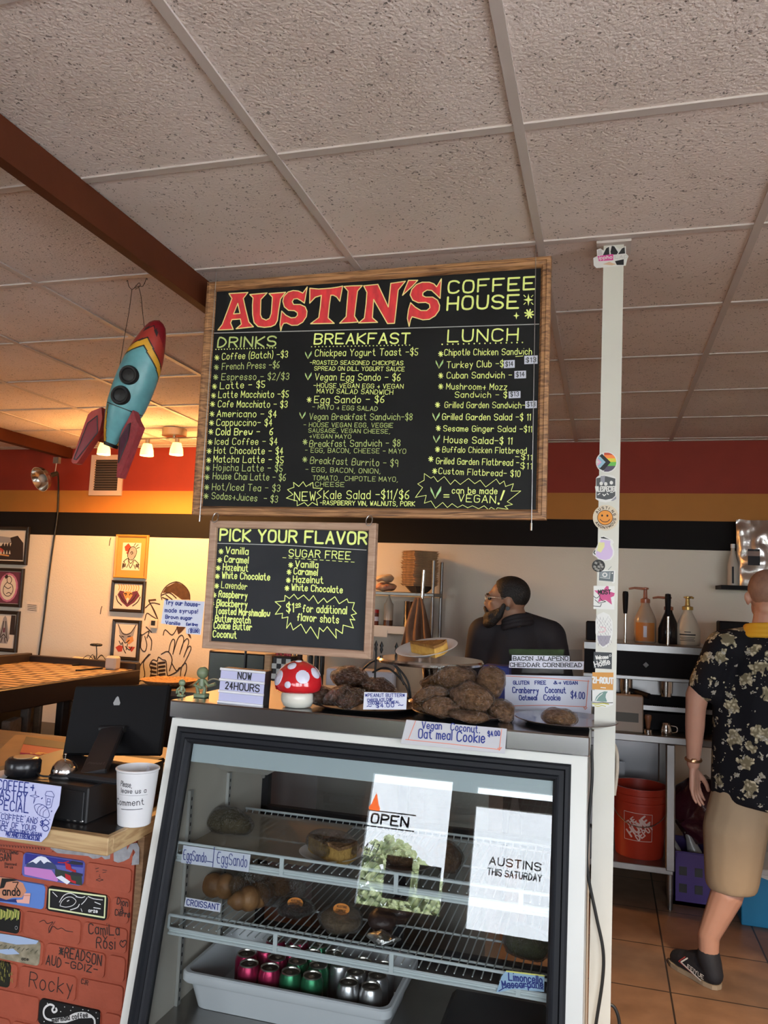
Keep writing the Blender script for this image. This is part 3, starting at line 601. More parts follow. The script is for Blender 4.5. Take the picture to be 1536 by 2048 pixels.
ZIG([(232, 160), (300, 208), (370, 142), (428, 218), (518, 155), (602, 242), (668, 162), (738, 285), (828, 202), (876, 268), (998, 180), (1065, 288), (1185, 212), (1205, 268), (1298, 270), (1265, 370), (1330, 438), (1248, 462), (1305, 538), (1230, 525), (1283, 660), (1125, 615), (1112, 745), (1010, 675), (1020, 818), (880, 640), (820, 715), (760, 655), (738, 825), (625, 640), (555, 742), (478, 600), (355, 690), (318, 580), (255, 665), (278, 490), (185, 510), (195, 435), (82, 450), (168, 330), (80, 258), (225, 245)], c4, 12)
for s, a, b, h, sw in (('$1', (255, 412), (362, 412), 120, 17), ('oo', (400, 322), (470, 312), 46, 13), ('for additional', (505, 412), (1175, 445), 105, 15), ('flavor shots', (420, 545), (1055, 588), 105, 15)): pwrite(mb, PB, c4, s, a, b, h, sw, 0)
pline(mb, PB, c4, [(392, 348), (474, 332)], 14)
link('chalk_lettering', mb, [CHALKY, CHALKG, CHALKD, CHALKW], sb); PB = PBs; c1 = c1s
for x, y in ((432, 1036), (739, 1042)):
    p = onY(x, y, Y2 - .004); mb = MB(); mb.tube([p + Vector((.010 * math.sin(a) * (1 if k else 1), -.004 + .006 * math.cos(a), .016 * math.cos(a) + .001)) for k, a in enumerate([i * math.pi / 10 for i in range(20)])], .0016, 6, closed=True); link('hanging_ring', mb, STEELW, sb, smooth=40)
# the note taped to its side
cn = crop(320, 1190, 17.0667); PN = Plane((0, Y2 - .003, 0), (0, -1, 0), .0006)
note = [(145, 165), (820, 175), (1525, 225), (1385, 1360), (890, 1320), (880, 1100), (30, 970)]
mb = MB(); mb.prism([PN.at(*cn(*p), 0) for p in note][::-1], (0, .0012, 0), 0)
for s, a, b, h, sw in (('Try our house-', (190, 315), (1370, 400), 130, 26), ('made syrups!', (175, 580), (1290, 630), 120, 24), ('Brown sugar', (195, 800), (1100, 850), 105, 24), ('Vanilla', (190, 985), (680, 1025), 90, 24), ('Earl Grey', (905, 1035), (1290, 1055), 75, 22), ('$1.00', (1040, 1275), (1300, 1285), 95, 28)): pwrite(mb, PN, cn, s, a, b, h, sw, 1, k=2)
pline(mb, PN, cn, [(975, 1290), (990, 1170), (1050, 1130), (1300, 1130), (1350, 1190), (1340, 1320)], 20, 1, 2)
tag(link('paper_note', mb, [PAPER, INKB]), 'white handwritten house-made syrups note taped to the side of the flavour board', 'note')

# ------------------------------------------------------------------ the glass display case
WHITE = mat('white_enamel', (.62, .62, .58), .35, var=.06, vscale=4); BLACKR = mat('black_rubber', (.010, .011, .014), .5, spec=.22); STEEL = mat('brushed_steel', (.50, .50, .50), .32, metal=1.0, var=.12, vscale=40, stretch=(.1, 1, 1))
LINER = mat('grey_liner', (.66, .61, .53), .45, var=.1); CASEGLASS = thin_glass('case_glass', (.97, .985, .98)); REARGLASS = thin_glass('rear_glass', (.88, .88, .86)); SHELFW = mat('grey_coated_wire', (.52, .57, .58), .45)
ZT = 1.27; CX0, CX1, CYB = -1.061, .164, 1.70
def yf(z): return 1.069 - .21 * (1.217 - z)
GN = Vector((0, -1, .21)).normalized(); GV = Vector((0, .21, 1)).normalized()
case = thing('display_case', 'white refrigerated display case with slanted black-edged glass front full of pastries and cans', 'display case', ((CX0 + CX1) / 2, 1.3, 0))
def tilt_box(mb, x0, x1, z0, z1, t, off=0.0, m=0):
    """slab lying in the slanted front plane, t thick inward, its face off outward"""
    P = [(x0, yf(z0), z0), (x1, yf(z0), z0), (x1, yf(z1), z1), (x0, yf(z1), z1)]
    mb.prism([Vector(p) + GN * off for p in P], -GN * t, m)
mb = MB()
tilt_box(mb, CX0, -1.036, .12, 1.217, .03); tilt_box(mb, .124, CX1, .12, 1.217, .03); tilt_box(mb, -1.036, .124, 1.194, 1.217, .03); tilt_box(mb, -1.036, .124, .12, .30, .03)
for x0, x1 in ((CX0, CX0 + .018), (CX1 - .018, CX1)): mb.prism([(x0, yf(.12) + .03, .12), (x0, CYB, .12), (x0, CYB, 1.217), (x0, yf(1.217) + .03, 1.217)], (x1 - x0, 0, 0))
mb.box(((CX0 + CX1) / 2, (yf(.14) + .04 + CYB) / 2, .14), (CX1 - CX0 - .04, CYB - yf(.14) - .05, .04)); mb.box(((CX0 + CX1) / 2, CYB - .01, .27), (CX1 - CX0 - .04, .02, .26))
link('body', mb, WHITE, case)
mb = MB(); mb.box(((CX0 + CX1) / 2, (1.058 + CYB) / 2, (1.218 + ZT) / 2), (CX1 - CX0 + .014, CYB - 1.058, ZT - 1.218), b=.004); link('top_slab', mb, mat('slab_steel', (.40, .39, .40), .2, metal=1.0), case)
mb = MB(); rect_frame(mb, Vector((-1.036, yf(.30), .30)) + GN * .001, (1, 0, 0), GV, 1.16, (1.194 - .30) * math.sqrt(1 + .21 ** 2), [(0, -.03), (0, .004), (.006, .012), (.014, .012), (.018, .004), (.030, .004), (.034, .008), (.040, .006), (.046, -.008), (.046, -.03)]); link('black_gasket', mb, BLACKR, case)
mb = MB(); tilt_box(mb, -.994, .102, .34, 1.16, .004, -.012); link('front_glass', mb, CASEGLASS, case)
mb = MB()
for x0, x1 in ((CX0 + .019, -1.008), (.112, CX1 - .019)): mb.prism([(x0, yf(.36) + .05, .36), (x0, CYB - .03, .36), (x0, CYB - .03, 1.214), (x0, yf(1.214) + .05, 1.214)], (x1 - x0, 0, 0))
mb.box((-.448, (1.06 + CYB) / 2, 1.205), (1.118, CYB - 1.1, .02)); link('inner_liner', mb, LINER, case)
mb = MB(); mb.box((-.448, (yf(.37) + .02 + CYB - .03) / 2 + .01, .372), (1.118, CYB - yf(.37) - .08, .02)); link('deck', mb, mat('deck_steel', (.34, .33, .32), .3, metal=.9, var=.2, vscale=6), case)
mb = MB()
for x in (-1.0, -.47, .10): mb.box((x, CYB - .04, .79), (.034, .03, .80))
for z in (.40, .86 - .05, 1.19): mb.box((-.448, CYB - .04, z), (1.118, .03, .03))
link('rear_door_frame', mb, BLACKR, case)
mb = MB(); mb.box((-.18, CYB - .045, .79), (.54, .004, .76)); link('rear_glass', mb, REARGLASS, case)
mb = MB(); mb.box((-.60, CYB - .03, .79), (.40, .004, .76)); link('rear_glass', mb, REARGLASS, case)
mb = MB(); mb.cyl((-1.0, CYB - .058, .93), (-1.0, CYB - .066, .93), .007, n=14); link('door_lock', mb, STEELW, case, smooth=40)
mb = MB(); mb.prism([(-.985, 1.075, 1.165), (.095, 1.075, 1.165), (.095, 1.062, 1.095), (-.985, 1.062, 1.095)], (0, .012, 0)); link('light_canopy', mb, mat('canopy_steel', (.40, .47, .50), .4), case)
mb = MB(); mb.box((-.46, 1.22, 1.062), (.98, .012, .010)); mb.cyl((-.95, 1.22, 1.067), (-.95, 1.22, 1.19), .003, n=6); mb.cyl((-.30, 1.22, 1.067), (-.30, 1.22, 1.19), .003, n=6); mb.cyl((.02, 1.22, 1.067), (.02, 1.22, 1.19), .003, n=6); link('lamp_rail', mb, WHITE, case)
mb = MB(); mb.prism([(-1.0, 1.16, 1.085), (-1.0, 1.30, 1.02), (-1.0, 1.52, 1.02), (-1.0, 1.56, 1.10), (-1.0, 1.545, 1.10), (-1.0, 1.51, 1.032), (-1.0, 1.305, 1.032), (-1.0, 1.17, 1.092)], (.16, 0, 0)); link('drip_tray', mb, mat('tray_white', (.62, .60, .55), .4), case)
for x in (-1.002, .106):
    for y in (1.105, 1.36):
        mb = MB(); mb.box((x, y, .69), (.010, .018, .62)); sx = -1 if x > 0 else 1
        for k in range(24): mb.box((x + sx * .0052, y, .40 + k * .025), (.0006, .005, .010), 1)
        link('shelf_standard', mb, [mat('slotted_steel', (.55, .55, .53), .4, metal=.6), BLACKR], case)
def wire_shelf(yfr, yb, z, x0=-1.0, x1=.104, zr=.028):
    s = MB(); n = 46
    for i in range(n + 1):
        x = x0 + .006 + (x1 - x0 - .012) * i / n; s.tube([(x, yfr + .006, z + .002), (x, yb - .01, z), (x, yb, z + .012)], .0019, 5)
    for y in (yfr + .10, (yfr + yb) / 2, yb - .008): s.tube([(x0, y, z - .004), (x1, y, z - .004)], .0032, 6)
    s.tube([(x0, yb, z + .012), (x1, yb, z + .012)], .004, 6)
    o = link('wire_shelf', s, SHELFW, case, smooth=50)
    r = MB()
    for zz in (z + zr, z - .008, z - .022): r.tube([(x0, yfr, zz), (x1, yfr, zz)], .0042, 7)
    r.tube([(x0, yfr, z + zr), (x0 - .001, yfr, z - .008)], .0042, 7)
    for k in range(1, 4): x = x0 + (x1 - x0) * k / 3.3; r.box((x, yfr - .002, z + .004), (.012, .005, .05))
    r.box(((x0 + x1) / 2, yfr + .004, z - .014), (x1 - x0, .003, .010))
    link('price_rail', r, SHELFW, o, smooth=50); return o
wire_shelf(1.040, 1.50, .838); wire_shelf(1.022, 1.53, .640)
# ------------------------------------------------------------------ what stands inside it
def film(name, rgb, rough=.12, alpha=.35):
    """clear cling film: mostly see-through, crinkled and shiny"""
    if name in MATS: return MATS[name]
    m = bpy.data.materials.new(name); m.use_nodes = True; nt = m.node_tree; nt.nodes.clear()
    out = nt.nodes.new('ShaderNodeOutputMaterial'); mix = nt.nodes.new('ShaderNodeMixShader'); t = nt.nodes.new('ShaderNodeBsdfTransparent'); p = nt.nodes.new('ShaderNodeBsdfGlossy')
    p.inputs['Color'].default_value = (*rgb, 1); p.inputs['Roughness'].default_value = rough; t.inputs[0].default_value = (.93, .93, .92, 1)
    tc = nt.nodes.new('ShaderNodeTexCoord'); n = nt.nodes.new('ShaderNodeTexNoise'); n.inputs['Scale'].default_value = 85; n.inputs['Detail'].default_value = 3; n.inputs['Distortion'].default_value = 1.6; nt.links.new(tc.outputs['Object'], n.inputs['Vector'])
    b = nt.nodes.new('ShaderNodeBump'); b.inputs['Strength'].default_value = 1.0; b.inputs['Distance'].default_value = .02; nt.links.new(n.outputs['Fac'], b.inputs['Height']); nt.links.new(b.outputs[0], p.inputs['Normal'])
    fr = nt.nodes.new('ShaderNodeFresnel'); fr.inputs[0].default_value = 1.6; nt.links.new(b.outputs[0], fr.inputs['Normal'])
    a = nt.nodes.new('ShaderNodeMath'); a.operation = 'MULTIPLY_ADD'; a.inputs[1].default_value = .9; a.inputs[2].default_value = alpha * .06; a.use_clamp = True; nt.links.new(fr.outputs[0], a.inputs[0])
    nt.links.new(a.outputs[0], mix.inputs[0]); nt.links.new(t.outputs[0], mix.inputs[1]); nt.links.new(p.outputs[0], mix.inputs[2]); nt.links.new(mix.outputs[0], out.inputs[0]); MATS[name] = m; return m
FILM = film('cling_film', (.95, .95, .95), .06)
def nz(v, s, a, seed=0.0): return v + noise.noise_vector(Vector(v) * s + Vector((seed, seed * 1.7, -seed))) * a
def lump(mb, c, r, rz=0, seed=0.0, s=14, a=.012, m=0, tilt=0.0, tx=0.0, nu=24, nv=14, flat=0.0):
    M = RT(c, rx=tx, ry=tilt, rz=rz)
    def fn(v):
        if flat and v.z < -r[2] * flat: v = Vector((v.x, v.y, -r[2] * flat))
        return nz(v, s, a, seed)
    mb.ell((0, 0, 0), r, m, M, nu, nv, fn); return mb
def wrapped(name, label, cat, c, r, rz, mt, seed, group=None, a=.010, s=16, tilt=0.0, tx=0.0, part='pastry', loose=1.10, flat=.75):
    o = thing(name, label, cat, (c[0], c[1], c[2] - r[2] * flat), group)
    mb = MB(); lump(mb, c, r, rz, seed, s, a, tilt=tilt, tx=tx, flat=flat); link(part, mb, mt, o, smooth=80)
    mb = MB(); lump(mb, (c[0], c[1], c[2] + .0015), tuple(q * loose + .001 for q in r), rz, seed, s, a, tilt=tilt, tx=tx, flat=flat, nu=44, nv=28); mb.v = [v + noise.noise_vector(v * 95) * .0022 + noise.noise_vector(v * 42) * .003 for v in mb.v]; link('film_wrap', mb, FILM, o, smooth=50); return o
LOAF = mat('green_brown_bread', (.22, .17, .08), .6, col2=(.10, .08, .035), vscale=30, bump=.4, bscale=40); CRUST = mat('golden_crust', (.29, .145, .055), .55, col2=(.13, .055, .02), vscale=18, bump=.3, bscale=50); CAKE = mat('yellow_cake', (.50, .30, .08), .8, col2=(.36, .20, .05), vscale=60, bump=.5, bscale=120)
CRUMB = mat('brown_crumb_top', (.30, .16, .07), .8, col2=(.13, .06, .025), vscale=55, bump=.9, bscale=90); DARKC = mat('dark_chocolate_cake', (.028, .015, .013), .45, bump=.5, bscale=50); PLATE = mat('white_china', (.74, .74, .74), .18)
zu, zl, zd = .838 + .003, .640 + .003, .383
p = onZ(450, 1668, zu); wrapped('wrapped_loaf', 'film-wrapped green-brown loaf at the left end of the upper case shelf', 'bread', (p.x, p.y + .02, zu + .032), (.095, .045, .036), -.35, LOAF, 3.0)
def cake_slice(mb, T, L=.15, wd=.075, h=.05):
    P = [(0, 0), (L, -wd / 2), (L + .008, 0), (L, wd / 2)]
    mb.add([(x, y, 0) for x, y in P] + [(x, y, h * .86) for x, y in P], [(3, 2, 1, 0), (0, 1, 5, 4), (1, 2, 6, 5), (2, 3, 7, 6), (3, 0, 4, 7), (4, 5, 6, 7)], 0, T)
    mb.grid(lambda u, v: nz(Vector((u * L, (v - .5) * wd * u, h * .86 + .008)), 60, .004), 14, 8, 1, T)
    Q = [(0, 0), (L, -wd / 2), (L + .008, 0), (L, wd / 2)]; mb.add([(x, y, h * .84) for x, y in Q] + [(x, y, h * .86 + .0085) for x, y in Q], [(0, 1, 5, 4), (1, 2, 6, 5), (2, 3, 7, 6), (3, 0, 4, 7)], 1, T)
def plate_prof(R): return [(R * .55, 0), (R * .62, .003), (R * .97, .017), (R, .019), (R * .96, .020), (R * .62, .007), (R * .55, .005), (.0, .005)]
def plate_on(label, c, R, tilt=(0, 0), mt=None, group=None, name='plate'):
    mb = MB(); mb.lathe(plate_prof(R), n=36, T=RT(c, rx=tilt[0], ry=tilt[1])); return tag(link(name, mb, mt or PLATE, smooth=50, loc=c), label, 'plate', group)
pc = onZ(655, 1722, zu); plate_on('white china plate under the film-wrapped yellow cake slice in the case', (pc.x, pc.y + .03, zu), .095)
o = thing('cake_slice', 'yellow cake slice with dark crumb top on a plate inside the case', 'cake', (pc.x, pc.y + .03, zu + .008)); mb = MB(); cake_slice(mb, RT((pc.x - .075, pc.y + .035, zu + .008), rz=-.35), .15, .085, .05); link('slice', mb, [CAKE, CRUMB], o)
mb = MB(); lump(mb, (pc.x, pc.y + .03, zu + .038), (.088, .058, .038), -.3, 5, 20, .006, flat=.7); link('film_wrap', mb, FILM, o, smooth=80)
pd = onZ(790, 1740, zu); plate_on('grey stoneware plate further right on the upper case shelf', (pd.x + .02, pd.y + .03, zu), .085, mt=mat('stoneware', (.30, .25, .22), .4)); wrapped('wrapped_pastry', 'film-wrapped brown pastry on the grey plate inside the case', 'pastry', (pd.x + .02, pd.y + .03, zu + .034), (.058, .045, .028), .3, CRUMB, 9.0)
pe = onZ(850, 1748, zu); wrapped('wrapped_muffin', 'dark wrapped muffin beside the grey plate on the upper case shelf', 'muffin', (pe.x + .05, pe.y + .05, zu + .035), (.04, .04, .04), 0, CRUMB, 10.0)
mb = MB(); mb.grid(lambda u, v: Vector((-.995 + .40 * u, 1.06 + .42 * v, zu + .002 + .002 * noise.noise(Vector((u * 6, v * 6, 0))))), 20, 16); tag(link('liner_sheet', mb, mat('waxed_sheet', (.62, .48, .32), .4, alpha=.45), smooth=60), 'clear plastic liner sheet on the left of the upper case shelf', 'sheet')
# croissants, muffins and cookies on the lower shelf
def croissant(c, rz, seed, label, L=.085, R=.036):
    o = MB(); N = 44
    pts = []; rad = []
    for i in range(N + 1):
        t = i / N * 2 - 1; a = t * 1.25; pts.append((L * math.sin(a), L * .55 * (1 - math.cos(a)), 0)); rad.append(R * (1 - abs(t) ** 2.2 * .78) * (.82 + .26 * abs(math.sin(t * 7.5 + .4)) ** .6))
    o.tube(pts, rad, 14, T=RT((c[0], c[1], c[2] + R * .9), rz=rz)); q = tag(link('croissant', o, CRUST, smooth=70), label, 'croissant', 'croissants on the lower case shelf'); return q
for k, (x, y, rz, lb) in enumerate(((432, 1800, .2, 'plump croissant directly behind the CROISSANT card in the case'), (500, 1822, 1.2, 'bagged croissant right of the CROISSANT card in the case'), (540, 1790, 2.6, 'bagged croissant at the back of the lower case shelf'))): p = onZ(x, y, zl); croissant((p.x, p.y + .03, zl), rz, k, lb)
mb = MB(); p = onZ(520, 1815, zl); lump(mb, (p.x, p.y + .05, zl + .045), (.12, .075, .055), .3, 2, 9, .02, flat=.8); tag(link('plastic_bag', mb, FILM, smooth=80), 'clear plastic bag around the croissants in the case', 'bag')
LABELO = mat('orange_label', (.72, .25, .05), .5)
def label_disc(parent, c, n_, r, txt=None):
    mb = MB(); n_ = Vector(n_).normalized(); x, y = frame_of(n_); C = Vector(c); P = [C + x * (r * 1.25 * math.cos(a)) + y * (r * .8 * math.sin(a)) for a in [i * math.pi / 10 for i in range(20)]]; mb.prism(P, n_ * .001, 0)
    for t_, dz, hh in (txt or ()): write(mb, t_, C + n_ * .0016 - x * r * .75 + y * dz, C + n_ * .0016 + x * r * .75 + y * dz, hh, n_, .0011, 1)
    link('oval_label', mb, [LABELO, INK], parent)
for x, y, mt, lb, seed, r in ((583, 1838, DARKC, 'film-wrapped dark cookie with an orange oval label in the case', 4, (.052, .048, .022)), (675, 1865, mat('oat_cookie', (.34, .24, .14), .7, col2=(.2, .13, .07), vscale=30, bump=.6, bscale=60), 'film-wrapped oat cookie with an orange label in the case', 6, (.06, .055, .032))):
    p = onZ(x, y, zl); o = wrapped('wrapped_cookie', lb, 'cookie', (p.x, p.y + .03, zl + r[2] * .8), r, .3, mt, seed, 'labelled cookies on the lower case shelf'); label_disc(o, (p.x + .005, p.y + .012, zl + r[2] * 1.9), (0, -.75, .66), .020, (('AUSTINS', .003, .006), ('COFFEE', -.008, .006)))
for x, y, lb in ((790, 1850, 'dark chocolate muffin, rear of two in the lower case'), (758, 1873, 'dark chocolate muffin in front by the foil packet')):
    p = onZ(x, y, zl); mb = MB(); mb.lathe([(.026, 0), (.034, .03)], (p.x, p.y + .03, zl), 16, 1); lump(mb, (p.x, p.y + .03, zl + .036), (.043, .043, .026), 0, x, 18, .006); tag(link('chocolate_muffin', mb, [DARKC, DARKC], smooth=60), lb, 'muffin', 'chocolate muffins on the lower case shelf')
p = onZ(763, 1893, zl); mb = MB(); lump(mb, (p.x, p.y + .02, zl + .014), (.05, .026, .016), .15, 8, 26, .012); tag(link('foil_packet', mb, mat('silver_foil', (.75, .75, .75), .22, metal=1, bump=.8, bscale=70), smooth=50), 'crumpled silver foil packet on the front edge of the lower case shelf', 'packet')
p = onZ(1050, 1922, zl); o = wrapped('wrapped_sandwich', 'film-wrapped green sandwich at the right end of the lower case shelf', 'sandwich', (p.x, p.y + .03, zl + .034), (.062, .045, .040), 0, mat('green_wrap', (.17, .19, .08), .6, col2=(.09, .09, .04), vscale=25, bump=.3), 12.0)
# cards
def card(name, label, pl, f, quad, writes, mats, border=None, th=.0012, extra=None):
    mb = MB(); mb.prism([pl.at(*f(*q), 0) for q in quad], -pl.n * th, 0)
    for s_, a, b, h, sw, m in writes: pwrite(mb, pl, f, s_, a, b, h, sw, m, k=1.5)
    if border:
        for b_ in border: pline(mb, pl, f, b_[0], b_[1], b_[2], k=1.2)
    if extra: extra(mb)
    return tag(fixn(link(name, mb, mats)), label, 'card')
ca = crop(300, 1400, 3.072); PE = Plane((0, 1.033, 0), (0, -1, 0), .0006)
card('shelf_label', 'Egg Sando shelf label on the rail of the upper case shelf', PE, ca, [(190, 1000), (605, 1058), (618, 950), (205, 892)], [('EggSando', (205, 978), (345, 998), 52, 4, 1), ('/', (385, 1010), (402, 1010), 78, 4, 1), ('EggSando', (412, 1000), (595, 1028), 60, 4, 1), ('____', (350, 985), (385, 990), 30, 4, 1)], [PAPER, INKB])
PF = Plane((0, 1.045, 0), (0, -1, 0), .0006)
o = card('shelf_label', 'white CROISSANT card with blue letters in the display case', PF, ca, [(210, 1268), (430, 1304), (436, 1250), (220, 1212)], [('CROISSANT', (226, 1258), (424, 1290), 30, 5, 1)], [mat('bright_paper', (.7, .7, .8), .8), INKB])
PG = Plane((0, 1.014, 0), (0, -1, 0), .0006); cl = crop(800, 1780, 4.0421)
card('flavor_card', 'yellow-topped Limoncello Mascarpone card at the right of the lower shelf rail', PG, cl, [(778, 830), (920, 800), (1165, 825), (1168, 690), (860, 650), (820, 700)], [('Limoncello', (880, 728), (1150, 755), 55, 10, 1), ('Mascarpone', (830, 790), (1158, 788), 52, 10, 1)], [mat('card_blue', (.36, .52, .70), .6), INKB, mat('card_yellow', (.75, .70, .18), .6)], border=(([(862, 655), (1166, 693)], 12, 2), ([(800, 815), (880, 770), (1000, 775), (1160, 800)], 7, 1)))
# tub of cans
TUB = mat('white_plastic_tub', (.60, .62, .65), .4)
q0 = onZ(352, 1950, .49); q1 = onZ(782, 2022, .49); tx0, tx1, ty0 = max(q0.x, -.998), q1.x, 1.075; ty1 = ty0 + .36
tub = thing('plastic_tub', 'white plastic tub of soda cans in the bottom of the display case', 'tub', ((tx0 + tx1) / 2, (ty0 + ty1) / 2, zd)); mb = MB()
def ringloop(ins, z): return [(tx0 + ins, ty0 + ins, z), (tx1 - ins, ty0 + ins, z), (tx1 - ins, ty1 - ins, z), (tx0 + ins, ty1 - ins, z)]
def rounded(ins, z, r=.03, n=5):
    out = []
    for (cx, cy, a0) in ((tx1 - ins - r, ty1 - ins - r, 0), (tx0 + ins + r, ty1 - ins - r, 90), (tx0 + ins + r, ty0 + ins + r, 180), (tx1 - ins - r, ty0 + ins + r, 270)):
        for i in range(n + 1): a = math.radians(a0 + 90 * i / n); out.append((cx + r * math.cos(a), cy + r * math.sin(a), z))
    return out
rings = [rounded(.036, zd), rounded(.018, .460), rounded(.004, .462), rounded(.0, .468), rounded(.0, .488), rounded(.004, .492), rounded(.014, .492), rounded(.022, .470), rounded(.042, zd + .006)]
n = len(rings[0]); mb.add([v for r in rings for v in r], [tuple(range(n - 1, -1, -1))] + [(j * n + i, j * n + (i + 1) % n, (j + 1) * n + (i + 1) % n, (j + 1) * n + i) for j in range(len(rings) - 1) for i in range(n)] + [tuple((len(rings) - 1) * n + i for i in range(n))]); link('tub_body', mb, TUB, tub, smooth=35)
CANS = {'m': ('magenta', mat('can_magenta', (.30, .012, .06), .3, metal=.6)), 'g': ('green', mat('can_green', (.015, .14, .06), .3, metal=.6)), 's': ('silver', mat('can_silver', (.45, .45, .46), .3, metal=.9))}
ALUL = mat('can_lid', (.60, .57, .52), .28, metal=1)
cc = crop(340, 1780, 2.954); pos = []
for x, y, k in ((425, 473, 'm'), (480, 413, 'm'), (557, 497, 'm'), (620, 436, 'm'), (573, 371, 'm'), (690, 378, 'm'), (625, 288, 'm'), (745, 318, 'm'), (690, 493, 'g'), (752, 435, 'g'), (822, 505, 'g'), (878, 444, 'g'), (820, 372, 'g'), (948, 385, 'g'), (880, 322, 'g'), (1035, 572, 's'), (1068, 508, 's'), (1168, 592, 's'), (1197, 525, 's'), (1108, 455, 's'), (1222, 470, 's'), (1005, 450, 's')):
    p = onZ(*cc(x, y), zd + .008 + .122); pos.append([p.x, p.y, k])
for it in range(200):
    for i in range(len(pos)):
        for j in range(i):
            dx, dy = pos[i][0] - pos[j][0], pos[i][1] - pos[j][1]; d = math.hypot(dx, dy)
            if d < .0668:
                e = (.0668 - d) / 2 / max(d, 1e-5); pos[i][0] += dx * e; pos[i][1] += dy * e; pos[j][0] -= dx * e; pos[j][1] -= dy * e
        pos[i][0] = min(max(pos[i][0], tx0 + .078), tx1 - .078); pos[i][1] = min(max(pos[i][1], ty0 + .078), ty1 - .078)
proto = {}; cnt = {'m': 0, 'g': 0, 's': 0}
for x, y, k in sorted(pos, key=lambda q: q[1]):
    cnm, cm = CANS[k]; cnt[k] += 1
    lab = '%s soda can standing among the %s ones in the white tub' % (cnm, cnm)
    if k not in proto:
        o = thing('soda_can', lab, 'can', (x, y, zd + .008), '%s soda cans in the tub' % cnm)
        mb = MB(); mb.lathe([(.024, 0), (.026, .003), (.033, .012), (.033, .104), (.0275, .118)], (x, y, zd + .008), 20); link('can_body', mb, cm, o, smooth=40)
        mb = MB(); mb.lathe([(.0275, .118), (.0275, .1215), (.026, .1225), (.0245, .1205), (.024, .117), (0, .117)], (x, y, zd + .008), 20); mb.lathe([(.009, 0), (.009, .0015), (.005, .002), (0, .002)], (x, y - .006, zd + .008 + .1175), 12); mb.lathe([(.0025, 0), (.0025, .0025), (0, .003)], (x, y, zd + .008 + .1175), 8); link('can_lid', mb, ALUL, o, smooth=40); proto[k] = o
    else: o = dup(proto[k], (x, y, zd + .008), rz=random.uniform(0, 6))
bx = onZ(905, 2040, zd); mb = MB(); mb.box((bx.x + .145, yf(.5) + .20, zd + .062), (.27, .26, .12), b=.012); tag(link('black_crate', mb, mat('black_plastic', (.015, .017, .022), .35)), 'black plastic box on the case deck at right of the tub', 'box')
p = onX(1068, 2045, .055); yc = 1.02; mb = MB(); P0 = onY(1066, 2030, yc); x = P0.x; 
o = thing('soda_can', 'blue and red soda can at the lower right corner of the case', 'can', (x, yc, zd)); 
mb = MB(); mb.lathe([(.024, 0), (.026, .003), (.0265, .012), (.0265, .142), (.0225, .155)], (x, yc, zd), 20, 0); mb.lathe([(.0267, .085), (.0267, .140)], (x, yc, zd), 20, 1); 
PX = Plane((0, yc - .0275, 0), (0, -1, 0), .0003); write(mb, 'auto', (x - .016, yc - .0278, zd + .075), (x + .014, yc - .0278, zd + .075), .017, (0, -1, 0), .002, 2); write(mb, 'ruth', (x - .016, yc - .0278, zd + .05), (x + .014, yc - .0278, zd + .05), .017, (0, -1, 0), .002, 2); link('can_body', mb, [mat('can_blue', (.02, .04, .18), .3, metal=.5), mat('can_red', (.4, .03, .03), .3, metal=.5), PAPER], o, smooth=40)
mb = MB(); mb.lathe([(.0225, .155), (.0225, .159), (.021, .160), (.020, .157), (0, .156)], (x, yc, zd), 20); link('can_lid', mb, ALUL, o, smooth=40)

# ------------------------------------------------------------------ what stands on top of the case
ct = crop(410, 1270, 3.4909); cu = crop(780, 1240, 3.2)
# cinema lightbox
Yl = 1.088; PL = Plane((0, Yl, 0), (0, -1, 0), .0006)
o = thing('lightbox_sign', 'white cinema lightbox reading NOW 24HOURS at the left of the case top', 'sign', (-.835, Yl + .02, ZT)); 
q = [PL.at(*p, 0) for p in ((437, 1405), (525.5, 1414), (531, 1345), (443, 1337))]; dz = ZT + .001 - (q[0].z + q[1].z) / 2
q = [v + Vector((0, 0, dz)) for v in q]
mb = MB(); mb.prism(q, (0, .045, 0)); fixn(link('box_body', mb, mat('lightbox_dark', (.02, .02, .022), .4), o))
mb = MB(); mb.prism([v + Vector((0, -.002, 0)) for v in q], (0, .0019, 0)); fixn(link('letter_panel', mb, mat('lightbox_panel', (.46, .46, .66), .5), o))  # plain lilac-white front panel
mb = MB(); L_ = lambda t: (q[0].lerp(q[3], t), q[1].lerp(q[2], t))
for t in (.02, .33, .67, .98): a, b = L_(t); mb.tube([a + Vector((-.001, -.004, 0)), b + Vector((.001, -.004, 0))], .0042, 8)
link('letter_rail', mb, mat('rail_white', (.70, .70, .74), .4), o, smooth=50)
mb = MB(); a, b = L_(.74); U_ = b - a; write(mb, 'NOW', a + U_ * .40 + Vector((0, -.003, 0)), a + U_ * .70 + Vector((0, -.003, 0)), .020, (0, -1, 0), .0035); a, b = L_(.41); U_ = b - a; write(mb, '24HOURS', a + U_ * .14 + Vector((0, -.003, 0)), a + U_ * .90 + Vector((0, -.003, 0)), .020, (0, -1, 0), .0035); link('letter_tiles', mb, INK, o)
